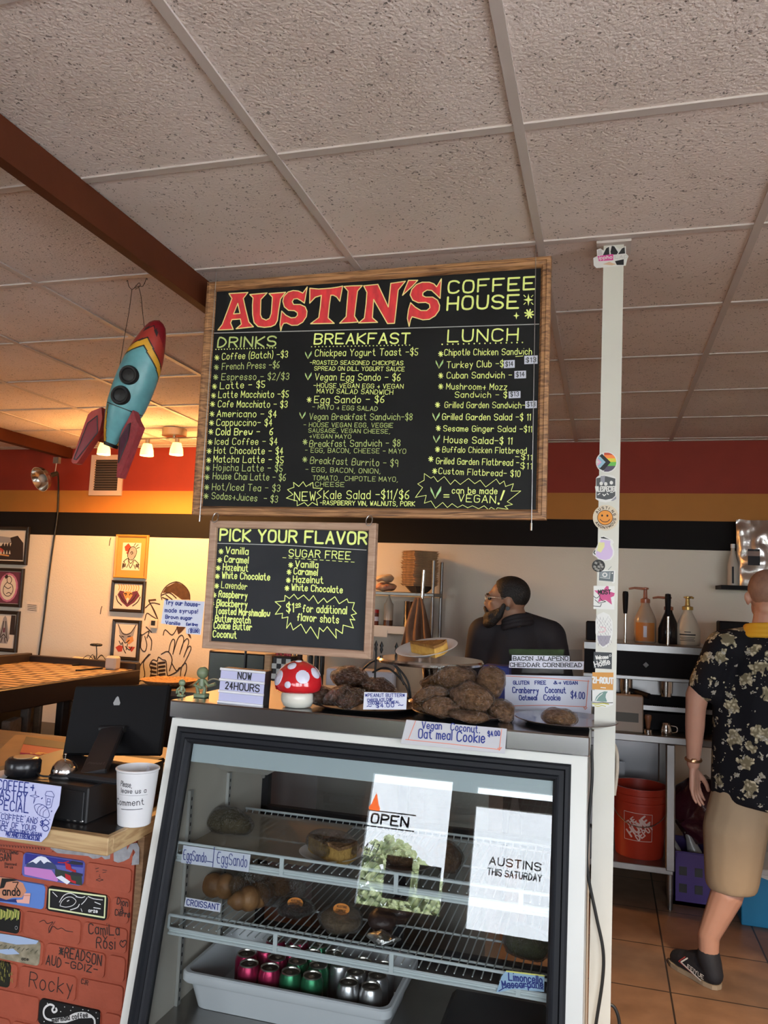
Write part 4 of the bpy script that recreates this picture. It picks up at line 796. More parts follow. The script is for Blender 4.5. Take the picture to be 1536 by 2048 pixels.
# toadstool lamp: a plain red-capped toadstool
mx, my = -.682, 1.135; o = thing('toadstool_lamp', 'glossy red toadstool lamp with pale spots and cream stem on the case top', 'lamp', (mx, my, ZT))
mb = MB(); mb.lathe([(.030, 0), (.043, .004), (.050, .020), (.050, .036), (.044, .05), (.03, .056)], (mx, my, ZT), 32); link('stem', mb, mat('cream_gloss', (.62, .60, .53), .25), o, smooth=60)
capr = [(.040, .047), (.060, .046), (.069, .054), (.0715, .068), (.068, .088), (.057, .110), (.040, .126), (.020, .135), (0, .138)]
mb = MB(); mb.lathe(capr, (mx, my, ZT), 40); link('cap', mb, mat('red_gloss', (.50, .012, .018), .15, coat=.5), o, smooth=70)
def cap_pt(a, t):
    k = t * (len(capr) - 1); i = min(int(k), len(capr) - 2); r = capr[i][0] + (capr[i + 1][0] - capr[i][0]) * (k - i); z = capr[i][1] + (capr[i + 1][1] - capr[i][1]) * (k - i); return Vector((mx + r * math.cos(a), my + r * math.sin(a), ZT + z))
for a, t, r in ((-1.0, .55, .021), (-2.35, .50, .023), (-1.65, .40, .010), (-1.75, .74, .014), (-.2, .6, .018), (-3.1, .66, .015), (.8, .6, .02), (1.9, .6, .02), (-1.45, .93, .010)):
    p = cap_pt(a, t); nn = (p - Vector((mx, my, ZT + .065))).normalized(); mb = MB(); x, y = frame_of(nn); N = 18
    rings = []
    for f_, h_ in ((1, -.004), (1, .0012), (.8, .0022), (0.01, .0028)): rings.append([p + x * (r * f_ * math.cos(2 * math.pi * i / N)) + y * (r * f_ * math.sin(2 * math.pi * i / N)) + nn * (h_ - (r * f_) ** 2 * 7.0) for i in range(N)])
    mb.add([v for rg in rings for v in rg], [(j * N + i, j * N + (i + 1) % N, (j + 1) * N + (i + 1) % N, (j + 1) * N + i) for j in range(3) for i in range(N)]); link('cap_spot', mb, mat('spot_white', (.60, .60, .72), .25), o, smooth=60)
# trays of wrapped cookies
def tray(label, c, r, mt, h=.012, name='serving_tray'):
    mb = MB(); mb.lathe([(r * .70, 0), (r * .78, .002), (r * .97, h), (r, h + .0015), (r * .985, h + .003), (r * .78, .0055), (r * .70, .004), (0, .004)], c, 48); return tag(link(name, mb, mt, smooth=40, loc=c), label, 'tray')
TRAYD = mat('dark_tray', (.025, .025, .027), .25, metal=.6); TRAYS = mat('silver_tray', (.42, .41, .40), .22, metal=1)
t1 = Vector((-.497, 1.232, ZT)); tray('dark round tray of peanut butter cookies beside the toadstool lamp', t1, .166, TRAYD)
t2 = Vector((-.196, 1.245, ZT)); tray('round steel tray under the tall pile of vegan coconut cookies', t2, .155, TRAYS)
t3 = Vector((.100, 1.255, ZT)); tray('round steel tray overhanging the case end with one wrapped cookie', t3, .146, TRAYS)
CK1 = mat('dark_oat_cookie', (.22, .085, .038), .6, col2=(.08, .03, .014), vscale=60, bump=1.0, bscale=100); CK2 = mat('oatmeal_cookie', (.50, .25, .11), .65, col2=(.26, .125, .05), vscale=70, bump=1.0, bscale=110)
def pile(items, mt, base, group, gs):
    for i, (x, y, w_, h_, Y, rz, rx, ry, lb) in enumerate(items):
        p = onY(x, y, Y); sc = (p - CAM).length / FPX * 1.03; r = (w_ * sc / 2, max(w_, h_) * sc * .36, h_ * sc / 2 * .92)
        p.z = max(p.z, base + r[2] * .8); wrapped('wrapped_cookie', lb, 'cookie', p, r, rz, mt, gs + i * 1.7, group, a=.009, s=26, tilt=ry, tx=rx, part='cookie', loose=1.07, flat=.97)
pile([(699, 1354, 66, 36, 1.24, .1, .2, .0, 'dark wrapped cookie on the very top of the peanut butter pile'), (643, 1391, 44, 34, 1.16, .5, .2, -.3, 'dark wrapped cookie at the left edge of the peanut butter pile'), (674, 1391, 62, 30, 1.13, -.2, .3, -.5, 'dark wrapped cookie leaning in the middle of the peanut butter pile'),
      (703, 1398, 58, 32, 1.11, .1, .3, -.35, 'dark wrapped cookie just left of the peanut butter card'), (758, 1374, 68, 28, 1.22, -.1, .2, .15, 'dark wrapped cookie above the peanut butter card'), (722, 1378, 60, 26, 1.27, .3, .1, -.1, 'dark wrapped cookie filling the back of the peanut butter pile'), (765, 1400, 60, 24, 1.20, 0, .1, .1, 'dark wrapped cookie behind the peanut butter card')], CK1, ZT + .006, 'peanut butter cookies on the dark tray', 1.0)
pile([(911, 1358, 76, 46, 1.24, .1, .5, .0, 'wrapped coconut cookie crowning the pile under the cake stand'), (980, 1368, 52, 66, 1.25, .2, .3, .5, 'wrapped coconut cookie upright at the right top of the pile, by the gluten free sign'), (863, 1391, 64, 30, 1.16, .2, .3, -.25, 'wrapped coconut cookie jutting out on the left of the pile'), (942, 1397, 82, 54, 1.16, -.1, .6, .1, 'large wrapped coconut cookie facing out in the middle of the pile'),
      (882, 1413, 72, 34, 1.13, .1, .4, .1, 'wrapped coconut cookie low on the left front of the pile'), (999, 1420, 60, 40, 1.19, -.2, .3, .35, 'wrapped coconut cookie at the right foot of the pile, by the single cookie tray'), (936, 1432, 74, 18, 1.10, .0, .1, .03, 'flat wrapped coconut cookie at the bottom front of the pile'), (843, 1420, 34, 22, 1.20, .3, .2, 0, 'small wrapped coconut cookie at the far left rim of the steel tray'), (868, 1368, 46, 34, 1.29, .2, .3, -.3, 'wrapped coconut cookie hidden behind the crowning one'), (930, 1405, 100, 50, 1.27, 0, .2, 0, 'wrapped coconut cookie buried in the core of the pile')], CK2, ZT + .006, 'coconut cookies on the steel tray', 31.0)
p = onZ(1118, 1450, ZT + .006); wrapped('wrapped_cookie', 'single wrapped coconut cookie lying alone on the right-hand tray', 'cookie', (p.x, p.y, ZT + .006 + .020), (.046, .034, .022), -.1, CK2, 77.0, a=.005, s=30, part='cookie')
# cake stand, plate and cornbread
sx_, sy_ = -.333, 1.385; o = thing('cake_stand', 'steel pedestal cake stand behind the cookie piles holding the cornbread plate', 'cake stand', (sx_, sy_, ZT))
CH = mat('polished_steel', (.62, .60, .57), .16, metal=1); mb = MB(); mb.lathe([(.085, 0), (.084, .006), (.055, .02), (.028, .045), (.020, .08), (.026, .115), (.05, .128)], (sx_, sy_, ZT), 32); link('pedestal', mb, CH, o, smooth=60)
mb = MB(); mb.lathe([(.05, .126), (.158, .131), (.170, .134), (.172, .141), (.168, .147), (.160, .147), (0, .146)], (sx_, sy_, ZT), 56); link('stand_plate', mb, CH, o, smooth=40)
pp = Vector((sx_ - .005, sy_ - .025, ZT + .168)); plate_on('white plate tipped on the cake stand under the cornbread wedge', pp, .100, (.24, -.13))
MT = RT(pp, rx=.24, ry=-.13); o = thing('cornbread_wedge', 'golden cornbread wedge on the white plate on the cake stand', 'cornbread', pp + Vector((0, 0, .005))); mb = MB()
cake_slice(mb, MT @ RT((-.050, -.005, .006), rz=-.42), .118, .072, .034); link('wedge', mb, [mat('cornbread_crumb', (.58, .35, .075), .8, col2=(.45, .24, .05), vscale=70, bump=.4, bscale=140), mat('cornbread_crust', (.34, .155, .035), .6, col2=(.20, .08, .02), vscale=40, bump=.8, bscale=80)], o, smooth=40)
# signs
P1 = Plane((0, t1.y - .165, 0), (0, -1, 0), .0006)
card('price_card', 'small white Peanut Butter Chocolate Chip card propped against the dark tray', P1, ct, [(1104, 520), (1404, 520), (1410, 405), (1112, 398)], [('*PEANUT BUTTER*', (1120, 432), (1395, 432), 22, 4, 1), ('CHOCOLATE CHIP', (1135, 465), (1310, 458), 18, 4, 1), ('COCONUT OATMEAL', (1140, 485), (1360, 475), 16, 4, 1), ('~ $4.00 ~', (1132, 508), (1385, 500), 24, 5, 1)], [PAPER, INKB], th=.0015)
NT = Vector((0, -1, .30)).normalized(); PT = Plane((0, 1.048, 1.245), NT, .0008); PINK = mat('pink_marker', (.70, .20, .12), .7); GREYP = mat('grey_card', (.50, .50, .53), .8)
o = card('tent_card', 'folded Vegan Coconut Oatmeal Cookie $4.00 sign hanging over the case front edge', PT, cu, [(68, 790), (735, 856), (748, 698), (105, 640)], [('Vegan', (205, 695), (330, 700), 42, 6, 1), ('Coconut', (388, 704), (562, 722), 42, 6, 1), ('$4.00', (628, 745), (704, 740), 30, 6, 1), ('Oat meal', (182, 755), (395, 768), 55, 7, 1), ('Cookie', (428, 775), (605, 787), 60, 8, 1)], [GREYP, INKB, PINK], border=(([(165, 645), (118, 765)], 4, 2), ([(100, 765), (400, 795), (705, 830)], 4, 2), ([(715, 700), (700, 835)], 4, 2), ([(715, 815), (700, 835), (690, 822), (712, 818)], 4, 2)), th=.001)
mb = MB(); a, b, c_, d = [PT.at(*cu(*q_), 0) for q_ in ((105, 640), (748, 698), (735, 856), (68, 790))]; bk = Vector((0, .05, -.018)); mb.prism([a, b, b + bk, a + bk], (0, 0, .0009)); k_ = fixn(link('back_flap', mb, GREYP, o)); k_['label'] = 'folded back flap of the sign'
YG = 1.46; PGf = Plane((0, YG, 0), (0, -1, 0), .0006)
card('cookie_sign', 'white Gluten Free Cranberry Coconut cookie sign with pink border behind the right tray', PGf, cu, [(735, 575), (1288, 612), (1288, 362), (735, 350)], [('GLUTEN', (790, 412), (890, 412), 22, 5, 1), ('FREE', (928, 412), (998, 412), 22, 5, 1), ('&+', (1048, 410), (1095, 410), 20, 5, 1), ('VEGAN', (1112, 412), (1200, 412), 20, 5, 1), ('Cranberry', (785, 465), (950, 470), 36, 6, 1), ('Coconut', (995, 465), (1125, 468), 36, 6, 1), ('Oatmeal', (828, 512), (940, 512), 30, 6, 1), ('Cookie', (985, 512), (1090, 514), 34, 6, 1), ('$4.00', (1158, 498), (1245, 505), 42, 6, 1)],
     [PAPER, INKB, PINK], border=(([(745, 358), (1000, 372), (1275, 392)], 4, 2), ([(1270, 385), (1255, 560)], 4, 2), ([(760, 550), (1000, 545), (1250, 555)], 4, 2), ([(1262, 560), (1250, 572), (1240, 560), (1256, 552)], 4, 2)))
YA = 1.50; PA_ = Plane((0, YA, 0), (0, -1, 0), .0008); o = thing('acrylic_sign', 'clear acrylic holder with Bacon Jalapeno Cheddar Cornbread strips behind the cookie sign', 'sign', (.05, YA, ZT))
ACR = thin_glass('clear_acrylic', (.86, .87, .88), boost=.15); mb = MB(); V = [PA_.at(*cu(*q_), 0) for q_ in ((762, 560), (1238, 560), (1230, 190), (762, 186))]; V[0].z = V[1].z = ZT; mb.prism(V, (0, .003, 0)); mb.prism([V[0], V[1], V[1] + Vector((0, .05, 0)), V[0] + Vector((0, .05, 0))], (0, 0, .003)); fixn(link('acrylic_holder', mb, ACR, o))
for quad, s_, a, b in (([(780, 262), (1150, 262), (1148, 230), (780, 224)], 'BACON JALAPENO', (790, 258), (1140, 258)), ([(762, 305), (1238, 318), (1242, 265), (765, 262)], 'CHEDDAR CORNBREAD', (770, 298), (1228, 300))):
    mb = MB(); mb.prism([PA_.at(*cu(*q_), .3) for q_ in quad], (0, -.0012, 0)); pwrite(mb, PA_, cu, s_, a, b, 24, 4.5, 1, k=2.5, serif=True)
    if s_[0] == 'B': pwrite(mb, PA_, cu, '~', (1068, 238), (1090, 238), 30, 3.5, 1, k=2.5)
    fixn(link('label_strip', mb, [mat('bright_paper', (.7, .7, .8), .8), INK], o))
# little green figurines on the near left corner
JADE = mat('jade_resin', (.20, .25, .15), .35, sss=.2)
def figurine(label, x, y, h, Y, arms):
    b = onY(x, y, Y); b.z = ZT; s_ = h / .06; o = MB()
    o.box((b.x, b.y, ZT + .004 * s_), (.026 * s_, .022 * s_, .008 * s_), b=.002); o.tube([b + Vector((-.006 * s_, -.004, .008 * s_)), b + Vector((-.009 * s_, -.006, .020 * s_)), b + Vector((0, 0, .024 * s_))], .004 * s_, 8); o.tube([b + Vector((.007 * s_, -.004, .008 * s_)), b + Vector((.010 * s_, -.007, .019 * s_)), b + Vector((0, 0, .024 * s_))], .004 * s_, 8)
    o.tube([b + Vector((0, 0, .018 * s_)), b + Vector((0, 0, .038 * s_))], [.008 * s_, .0062 * s_], 10); o.ell(b + Vector((0, 0, .050 * s_)), (.0125 * s_, .0115 * s_, .0125 * s_))
    for sg, dx, dz in arms: o.tube([b + Vector((sg * .006 * s_, 0, .035 * s_)), b + Vector((sg * .016 * s_, -.004, .024 * s_)), b + Vector((sg * dx * s_, -.012, dz * s_))], .0033 * s_, 8)
    return tag(link('figurine', o, JADE, smooth=60), label, 'figurine')
figurine('taller pale green figurine with outstretched arm at the case top left corner', 402, 1402, .092, 1.16, ((1, .034, .030), (-1, -.004, .02))); figurine('shorter pale green figurine nearest the case top left edge', 362, 1398, .052, 1.14, ((1, .012, .012), (-1, .012, .012)))
mb = MB(); mb.tube(catmull([onY(410, 1365, 1.2), onY(425, 1358, 1.2), onY(440, 1361, 1.2), onY(452, 1368, 1.21)], 5), .0022, 6); tag(link('twig', mb, mat('pale_twig', (.45, .40, .28), .6)), 'pale curved twig behind the taller figurine and the lightbox', 'twig')
# wire stand with finials behind the dark tray
Yw = 1.50; mb = MB(); BLK = mat('black_iron', (.012, .012, .012), .4)
for pts in ([(762, 1318), (742, 1325), (722, 1345), (715, 1372)], [(752, 1290), (752, 1310), (750, 1350), (752, 1380)], [(768, 1316), (790, 1330), (815, 1362), (822, 1400)], [(745, 1345), (765, 1336), (785, 1342), (812, 1372), (820, 1400)], [(778, 1322), (795, 1338), (808, 1370)], [(715, 1372), (760, 1385), (822, 1398)]): mb.tube(catmull([onY(*q_, Yw) for q_ in pts], 6), .0035, 8)
for x, y in ((752, 1293), (763, 1295), (793, 1297)): p = onY(x, y, Yw); mb.lathe([(.002, -.02), (.006, -.008), (.004, 0), (.007, .006), (.0, .022)], p, 10)
p = onY(752, 1380, Yw); mb.tube([p, Vector((p.x, p.y, ZT))], .0035, 8); p = onY(822, 1398, Yw); mb.tube([p, Vector((p.x, p.y, ZT))], .0035, 8)
tag(link('wire_stand', mb, BLK, smooth=60), 'black iron wire stand with pointed finials between the dark tray and cake stand', 'stand')
# ------------------------------------------------------------------ the prep counter behind the case
zp = 1.0; o = thing('prep_counter', 'steel prep counter behind the display case carrying kitchen clutter', 'counter', (-.85, 2.25, 0)); mb = MB(); mb.box((-.85, 2.25, zp - .02), (1.3, .5, .04), b=.004); link('worktop', mb, STEEL, o); mb = MB(); mb.box((-.85, 2.25, .10 + (zp - .04 - .10) / 2), (1.26, .46, zp - .14)); link('cabinet_body', mb, mat('dull_steel', (.35, .35, .35), .4, metal=.8), o)
for sx in (-1.43, -.27):
    for sy in (2.05, 2.45): mb = MB(); mb.cyl((sx, sy, 0), (sx, sy, .10), .02); link('leg', mb, STEEL, o)
def at2(x, y, Y): return onY(x, y, Y)
Yk = 2.10
def blk(name, label, cat, x0, y0, x1, Y, d, mt, z0=zp, b=.006, extra=None, rz=0.0):
    a = onY(x0, y0, Y); c = onY(x1, y0, Y); mb = MB(); mb.box(((a.x + c.x) / 2, Y + d / 2, (a.z + z0) / 2), (abs(c.x - a.x), d, a.z - z0), b=b)
    if extra: extra(mb, a, c)
    return tag(link(name, mb, mt), label, cat)
o = blk('microwave_oven', 'black microwave oven showing under the flavour board, behind the lightbox', 'microwave', 418, 1302, 530, Yk, .32, [mat('black_gloss', (.010, .010, .012), .25), mat('black_matt', (.03, .03, .032), .5)]); mb = MB(); p = onY(490, 1340, Yk); mb.box((p.x, Yk - .004, 1.2), (.006, .01, .34)); link('door_handle', mb, MATS['black_matt'], o)
blk('wooden_crate', 'narrow wooden board standing between the microwave and checkered carton', 'board', 528, 1308, 543, Yk, .12, wood('pale_board', (.50, .30, .15), (.35, .19, .09)))
def plaid(mb, a, c):
    for i in range(4):
        for j in range(5):
            if (i + j) % 2: w_ = (c.x - a.x) / 4; mb.box((a.x + w_ * (i + .5), Yk - .001, a.z - .02 - .022 * j), (w_, .002, .022), 1)
blk('checkered_carton', 'black and white checkered carton behind the toadstool lamp', 'carton', 545, 1312, 582, Yk, .1, [mat('carton_black', (.02, .02, .022), .6), mat('carton_white', (.55, .58, .56), .6)], extra=plaid)
mb = MB()
for i in range(7): p = onY(556 + i * 5, 1306 + (i % 3) * 3, Yk + .05); mb.tube([Vector((p.x, Yk + .05, 1.22)), p + Vector((random.uniform(-.02, .02), 0, .03))], .006, 8)
tag(link('marker_bundle', mb, mat('red_marker', (.45, .05, .06), .5)), 'bundle of red-capped markers above the checkered carton', 'markers', kind='stuff')
mb = MB(); p = onY(600, 1308, Yk + .04); mb.lathe([(.028, 0), (.030, .02), (.030, p.z - zp - .05), (.012, p.z - zp - .02), (.012, p.z - zp + .03)], (p.x, p.y, zp), 16); tag(link('sauce_bottle', mb, mat('dark_sauce', (.03, .012, .008), .25), smooth=50), 'dark sauce bottle right of the checkered carton under the flavour board', 'bottle')
for i, (x, lb) in enumerate(((622, 'left knife of three black-handled kitchen knives in the rack'), (634, 'middle knife of three black-handled kitchen knives in the rack'), (645, 'right knife of three black-handled kitchen knives in the rack'))):
    p = onY(x, 1312, Yk + .06); mb = MB(); mb.box((p.x, p.y, zp + .18), (.012, .02, .36), b=.003, T=None); mb.box((p.x, p.y, p.z - .04), (.016, .026, .09), b=.005); tag(link('kitchen_knife', mb, BLK), lb, 'knife', 'kitchen knives in the rack')
blk('white_carton', 'long white carton standing behind the peanut butter cookies', 'carton', 652, 1336, 788, 2.02, .1, mat('white_carton', (.60, .60, .66), .6))
mb = MB(); p = onY(790, 1345, 1.98); mb.lathe([(.05, 0), (.062, p.z - zp + .05), (.064, p.z - zp + .055), (.058, p.z - zp + .05), (.046, .01), (0, .01)], (p.x + .03, 2.1, zp), 24); tag(link('paper_cup', mb, mat('kraft_tan', (.45, .33, .22), .7), smooth=40), 'large tan paper cup behind the black wire stand', 'cup')
blk('blue_carton', 'blue printed carton left of the acrylic cornbread sign', 'carton', 965, 1330, 1018, 2.25, .1, mat('blue_carton', (.05, .07, .30), .5))

# ------------------------------------------------------------------ the brick-fronted order counter
f5 = crop(0, 1640, 4.5176); f4 = crop(0, 1340, 3.3391)
ZC = .914; YBR = 1.03
PINE = wood('pine_edge', (.52, .36, .18), (.34, .20, .09), (8, 8, 60), .55, dist=1.5); PINEH = wood('pine_edge_long', (.52, .36, .18), (.34, .20, .09), (3, 30, 60), .55, dist=1.5)
LAM = mat('black_laminate', (.020, .019, .020), .28); DESK = wood('brown_desk', (.10, .05, .024), (.06, .03, .014), (3, 40, 30), .4)
o = thing('counter_top', 'black laminate counter top with pine edging left of the display case', 'counter top', (-2.6, 1.5, ZC - .044)); mb = MB(); mb.box((-2.6, 1.075, ZC - .02), (2.94, .38, .04), 0); mb.box((-2.6, 1.63, ZC - .02), (2.94, .73, .04), 1)
link('worktop', mb, [LAM, DESK], o)
mb = MB(); mb.box((-2.605, .8725, ZC - .024), (2.985, .026, .050), b=.002); link('pine_edging', mb, PINEH, o); mb = MB(); mb.box((-1.1215, 1.44, ZC - .024), (.018, 1.11, .050), b=.002); link('pine_edging', mb, PINE, o)
BRICK = mat('painted_brick_red', (.38, .085, .045), .6, var=.14, vscale=14, bump=.25, bscale=40); MORT = mat('painted_mortar_red', (.36, .078, .04), .65, var=.12, vscale=10, bump=.3, bscale=50)
ctr = thing('brick_counter', 'red painted brick counter front covered in graffiti and painted bricks', 'counter', (-2.5, 1.3, 0)); mb = MB()
mb.box((-2.565, 1.09, ZC / 2 - .025), (2.86, .11, ZC - .052), 0); 
rows = [(.774, .2175, -1.305), (.687, .2175, -1.2075), (.603, .2115, -1.3), (.523, .2175, -1.2075), (.443, .2115, -1.3), (.362, .2175, -1.2075), (.282, .2175, -1.305), (.202, .2175, -1.2075), (.855, .2175, -1.2)]
def brick(mb, x0, x1, z0, z1, m=0, y=YBR, d=.016, r=.012):
    pts = []
    for (cx, cz, a0) in ((x1 - r, z1 - r, 0), (x0 + r, z1 - r, 90), (x0 + r, z0 + r, 180), (x1 - r, z0 + r, 270)):
        for i in range(4): a = math.radians(a0 + 30 * i); pts.append((cx + r * math.cos(a), cz + r * math.sin(a)))
    n = len(pts); V = []
    cx, cz = (x0 + x1) / 2, (z0 + z1) / 2
    for k, (yy, sc) in enumerate(((y + d, 1.0), (y + .004, 1.0), (y, .985))):
        for px_, pz_ in pts: V.append((cx + (px_ - cx) * (1 - (1 - sc) * .4), yy, cz + (pz_ - cz) * sc))
    F = [(j * n + i, j * n + (i + 1) % n, (j + 1) * n + (i + 1) % n, (j + 1) * n + i) for j in range(2) for i in range(n)] + [tuple(2 * n + i for i in range(n))]
    mb.add(V, F, m)
for z1, pitch, xr in rows:
    z0 = z1 - .070; k = -1
    while True:
        b_ = xr - k * pitch; a = b_ - pitch + .010; k += 1
        if b_ < -3.98: break
        a = max(a, -3.98); b_ = min(b_, -1.140)
        if b_ - a > .02: brick(mb, a, b_, z0, z1, 1)
link('brick_front', fixn and mb, [MORT, BRICK], ctr, smooth=30)
mb = MB(); mb.box((-1.118, 1.10, .435), (.022, .13, .87)); link('wooden_end_strip', mb, wood('oak_strip', (.25, .14, .07), (.16, .085, .04), (9, 9, 40)), ctr)
PBK = Plane((0, YBR, 0), (0, -1, 0), .0012)
GRAF = mat('marker_black', (.025, .018, .016), .7)
mb = MB(); W5 = lambda s_, a, b, h, sw=7, m=0, **k: pwrite(mb, PBK, f5, s_, a, b, h, sw, m, jit=.06, **k)
for s_, a, b, h, sw in (('Dion', (1058, 760), (1155, 782), 50, 7), ('&', (1085, 822), (1115, 828), 38, 6), ('Cierra', (1040, 855), (1170, 880), 46, 7), ('CamiLa', (805, 1028), (1080, 1035), 75, 8), ('y', (928, 1075), (965, 1085), 45, 7), ('Rosi', (872, 1150), (1040, 1165), 80, 8), ('*READSON', (535, 1230), (915, 1310), 75, 9), ('AUD', (418, 1300), (550, 1330), 70, 8), ('-GDIZ-', (590, 1320), (880, 1385), 50, 8), ('Rocky', (265, 1500), (650, 1585), 110, 7), ('CJR', (735, 1472), (795, 1490), 34, 5), ('GAN', (0, 365), (100, 362), 50, 7), ('FOLLOWING', (5, 288), (165, 312), 20, 4), ('Blessed', (45, 405), (150, 410), 18, 3), ('be us', (45, 430), (120, 436), 18, 3)): W5(s_, a, b, h, sw)
pline(mb, PBK, f5, [(1092, 1095), (1085, 1120), (1115, 1148), (1142, 1110), (1138, 1088), (1118, 1090), (1110, 1102), (1100, 1088)], 8, closed=True, smooth=4)
pline(mb, PBK, f5, [(360, 920), (400, 905), (430, 935), (480, 920), (445, 970), (450, 1015), (480, 960), (520, 985), (560, 975), (600, 1000), (660, 1010)], 5, smooth=5); pline(mb, PBK, f5, [(500, 915), (470, 960), (440, 1020)], 4)
for pts in ([(865, 440), (895, 432)], [(930, 450), (968, 455)], [(872, 465), (892, 460)], [(930, 475), (962, 468)], [(905, 490), (898, 512), (912, 516)], [(870, 540), (900, 528), (935, 540), (900, 552), (870, 540)]): pline(mb, PBK, f5, pts, 4)
for i in range(16): x = 5 + i * 26; pline(mb, PBK, f5, [(x, 218 + i * 2), (x + 8, 238 + i * 2), (x + 14, 222 + i * 2)], 4)
link('graffiti', mb, GRAF, ctr)
mb = MB()
for pts in ([(1045, 190), (1120, 188), (1148, 235), (1150, 270), (1180, 215), (1240, 205), (1262, 250), (1258, 400), (1190, 408), (1200, 330), (1225, 290), (1205, 262), (1170, 345), (1120, 372), (1070, 385), (1030, 370), (1028, 300), (1060, 235)], [(455, 222), (700, 255), (1000, 290), (995, 350), (950, 355), (920, 330), (890, 345), (840, 350), (800, 325), (520, 298), (460, 258)]): filled(mb, PBK, [f5(*p) for p in pts], None, 0, 1.0)
w_ = link('silver_lettering', mb, mat('silver_marker', (.40, .40, .42), .45, metal=.3, var=.3, vscale=60), ctr); w_['label'] = 'silver painted letters under the counter edge'
def pbrick(x0, z1, x1, mt, label, paint):
    """one painted brick: the brick body and what is painted on it"""
    mb = MB(); brick(mb, x0 - .001, x1 + .001, z1 - .071, z1 + .001, 0, YBR - .002, .01); paint(mb); q_ = link('painted_brick', mb, mt, ctr); q_['label'] = label
PQ = Plane((0, YBR - .002, 0), (0, -1, 0), .0008)
Q = lambda mb, pts, m, k=1.0: filled(mb, PQ, [f5(*p) for p in pts], None, m, k)
QL = lambda mb, pts, sw, m, k=2.0, **kw: pline(mb, PQ, f5, pts, sw, m, k, **kw)
C_ = lambda h, n: mat(n, srgb(h), .55)
def fuji(mb):
    Q(mb, [(228, 300), (752, 382), (750, 430), (480, 400), (228, 400)], 1); Q(mb, [(240, 395), (345, 330), (375, 325), (420, 335), (505, 410), (520, 445), (240, 430)], 2, 1.5); Q(mb, [(255, 390), (345, 330), (375, 325), (415, 335), (470, 385), (430, 375), (400, 395), (370, 360), (330, 395), (300, 375)], 3, 2); Q(mb, [(222, 420), (330, 430), (470, 450), (530, 540), (520, 555), (225, 490)], 4, 2.2); Q(mb, [(500, 440), (640, 470), (740, 500), (745, 590), (600, 565), (500, 530)], 5, 1.8)
    for y in (380, 480): Q(mb, [(620, y + 10), (655, y - 15), (750, y + 5), (752, y + 25), (680, y + 22)], 6, 3); Q(mb, [(590, y), (640, y + 20), (650, y + 60), (690, y + 70), (690, y + 95), (600, y + 60)], 7, 2.6)
    QL(mb, [(530, 380), (580, 385), (625, 370)], 7, 7, 3); Q(mb, [(510, 515), (560, 500), (640, 555), (610, 580)], 3, 3)
pbrick(-1.523, .774, -1.305, [C_('5a5fa8', 'dusk_blue'), C_('2d2f86', 'night_blue'), C_('3b4668', 'slate_blue'), C_('dfe3ee', 'snow_white'), C_('c07ec0', 'blossom_pink'), C_('2f3a33', 'pine_dark'), C_('2a2a35', 'roof_black'), C_('b4242c', 'temple_red')], 'brick painted with a snowy peak, pink blossom and red pagoda', fuji)
def eye(mb):
    QL(mb, [(450, 625), (955, 690), (945, 880), (445, 795)], 12, 1, 1.5, closed=True); Q(mb, [(468, 640), (940, 705), (930, 858), (465, 782)], 2, 1.2)
    QL(mb, [(545, 775), (560, 735), (600, 700), (650, 695), (690, 730), (660, 770), (600, 785), (550, 775)], 6, 3, smooth=4); Q(mb, [f for f in circ(628, 738, 32, 38)], 3); Q(mb, circ(632, 740, 18, 24), 2, 3); QL(mb, [(615, 730), (630, 722)], 8, 3, 4)
    for pts in ([(540, 740), (580, 680), (640, 660), (700, 690)], [(690, 690), (740, 700), (770, 690)], [(740, 760), (770, 730), (790, 700)], [(800, 690), (850, 710), (930, 720)], [(640, 810), (700, 790), (720, 760)], [(735, 800), (745, 825)], [(860, 740), (910, 760)], [(850, 790), (910, 800)], [(480, 650), (520, 690)]): QL(mb, pts, 7, 3, smooth=3)
    pwrite(mb, PQ, f5, 'orze', (805, 828), (885, 835), 24, 7, 3, k=3)
pbrick(-1.425, .687, -1.2125, [C_('0d0d0d', 'brick_black'), C_('d8dfae', 'pale_yellow'), C_('161618', 'soft_black'), C_('d5d5d5', 'chalk_white')], 'brick painted with a black and white eye and cheek', eye)
def portrait(mb):
    Q(mb, [(0, 515), (120, 530), (210, 570), (240, 640), (200, 700), (120, 700), (60, 720), (0, 715)], 1); Q(mb, [(20, 525), (120, 530), (160, 545), (60, 560), (40, 610), (0, 620)], 2, 2); Q(mb, [(0, 700), (60, 720), (150, 710), (160, 745), (0, 730)], 3, 2); Q(mb, [(225, 660), (280, 660), (268, 755), (160, 745), (150, 720), (210, 715)], 4, 2.5)
    QL(mb, [(120, 560), (170, 560), (150, 600), (180, 640)], 7, 2, 3); QL(mb, [(225, 680), (278, 680)], 6, 1, 3); pwrite(mb, PQ, f5, 'ando', (30, 675), (185, 680), 52, 10, 2, k=3)
pbrick(-1.645, .687, -1.435, [C_('5b7fc4', 'sky_blue'), C_('c98a6b', 'face_tan'), C_('151515', 'hair_black'), C_('26336b', 'coat_blue'), C_('e0a79a', 'cup_pink')], 'blue brick painted with a person sipping from a cup', portrait)
def aurora(mb):
    for i in range(14): x = i * 13; QL(mb, [(x, 900 - (i % 4) * 8), (x + 6, 850 - (i % 3) * 14), (x + 4, 805 + (i % 5) * 6)], 11, 1 + i % 2, smooth=2)
    QL(mb, circ(150, 972, 11, 15), 4, 3, closed=True)
pbrick(-1.73, .603, -1.517, [C_('0c0d0c', 'brick_black2'), C_('8d9a4a', 'aurora_green'), C_('c4c06a', 'aurora_yellow'), C_('9a9a9a', 'moon_grey')], 'black brick painted with green and yellow northern lights', aurora)
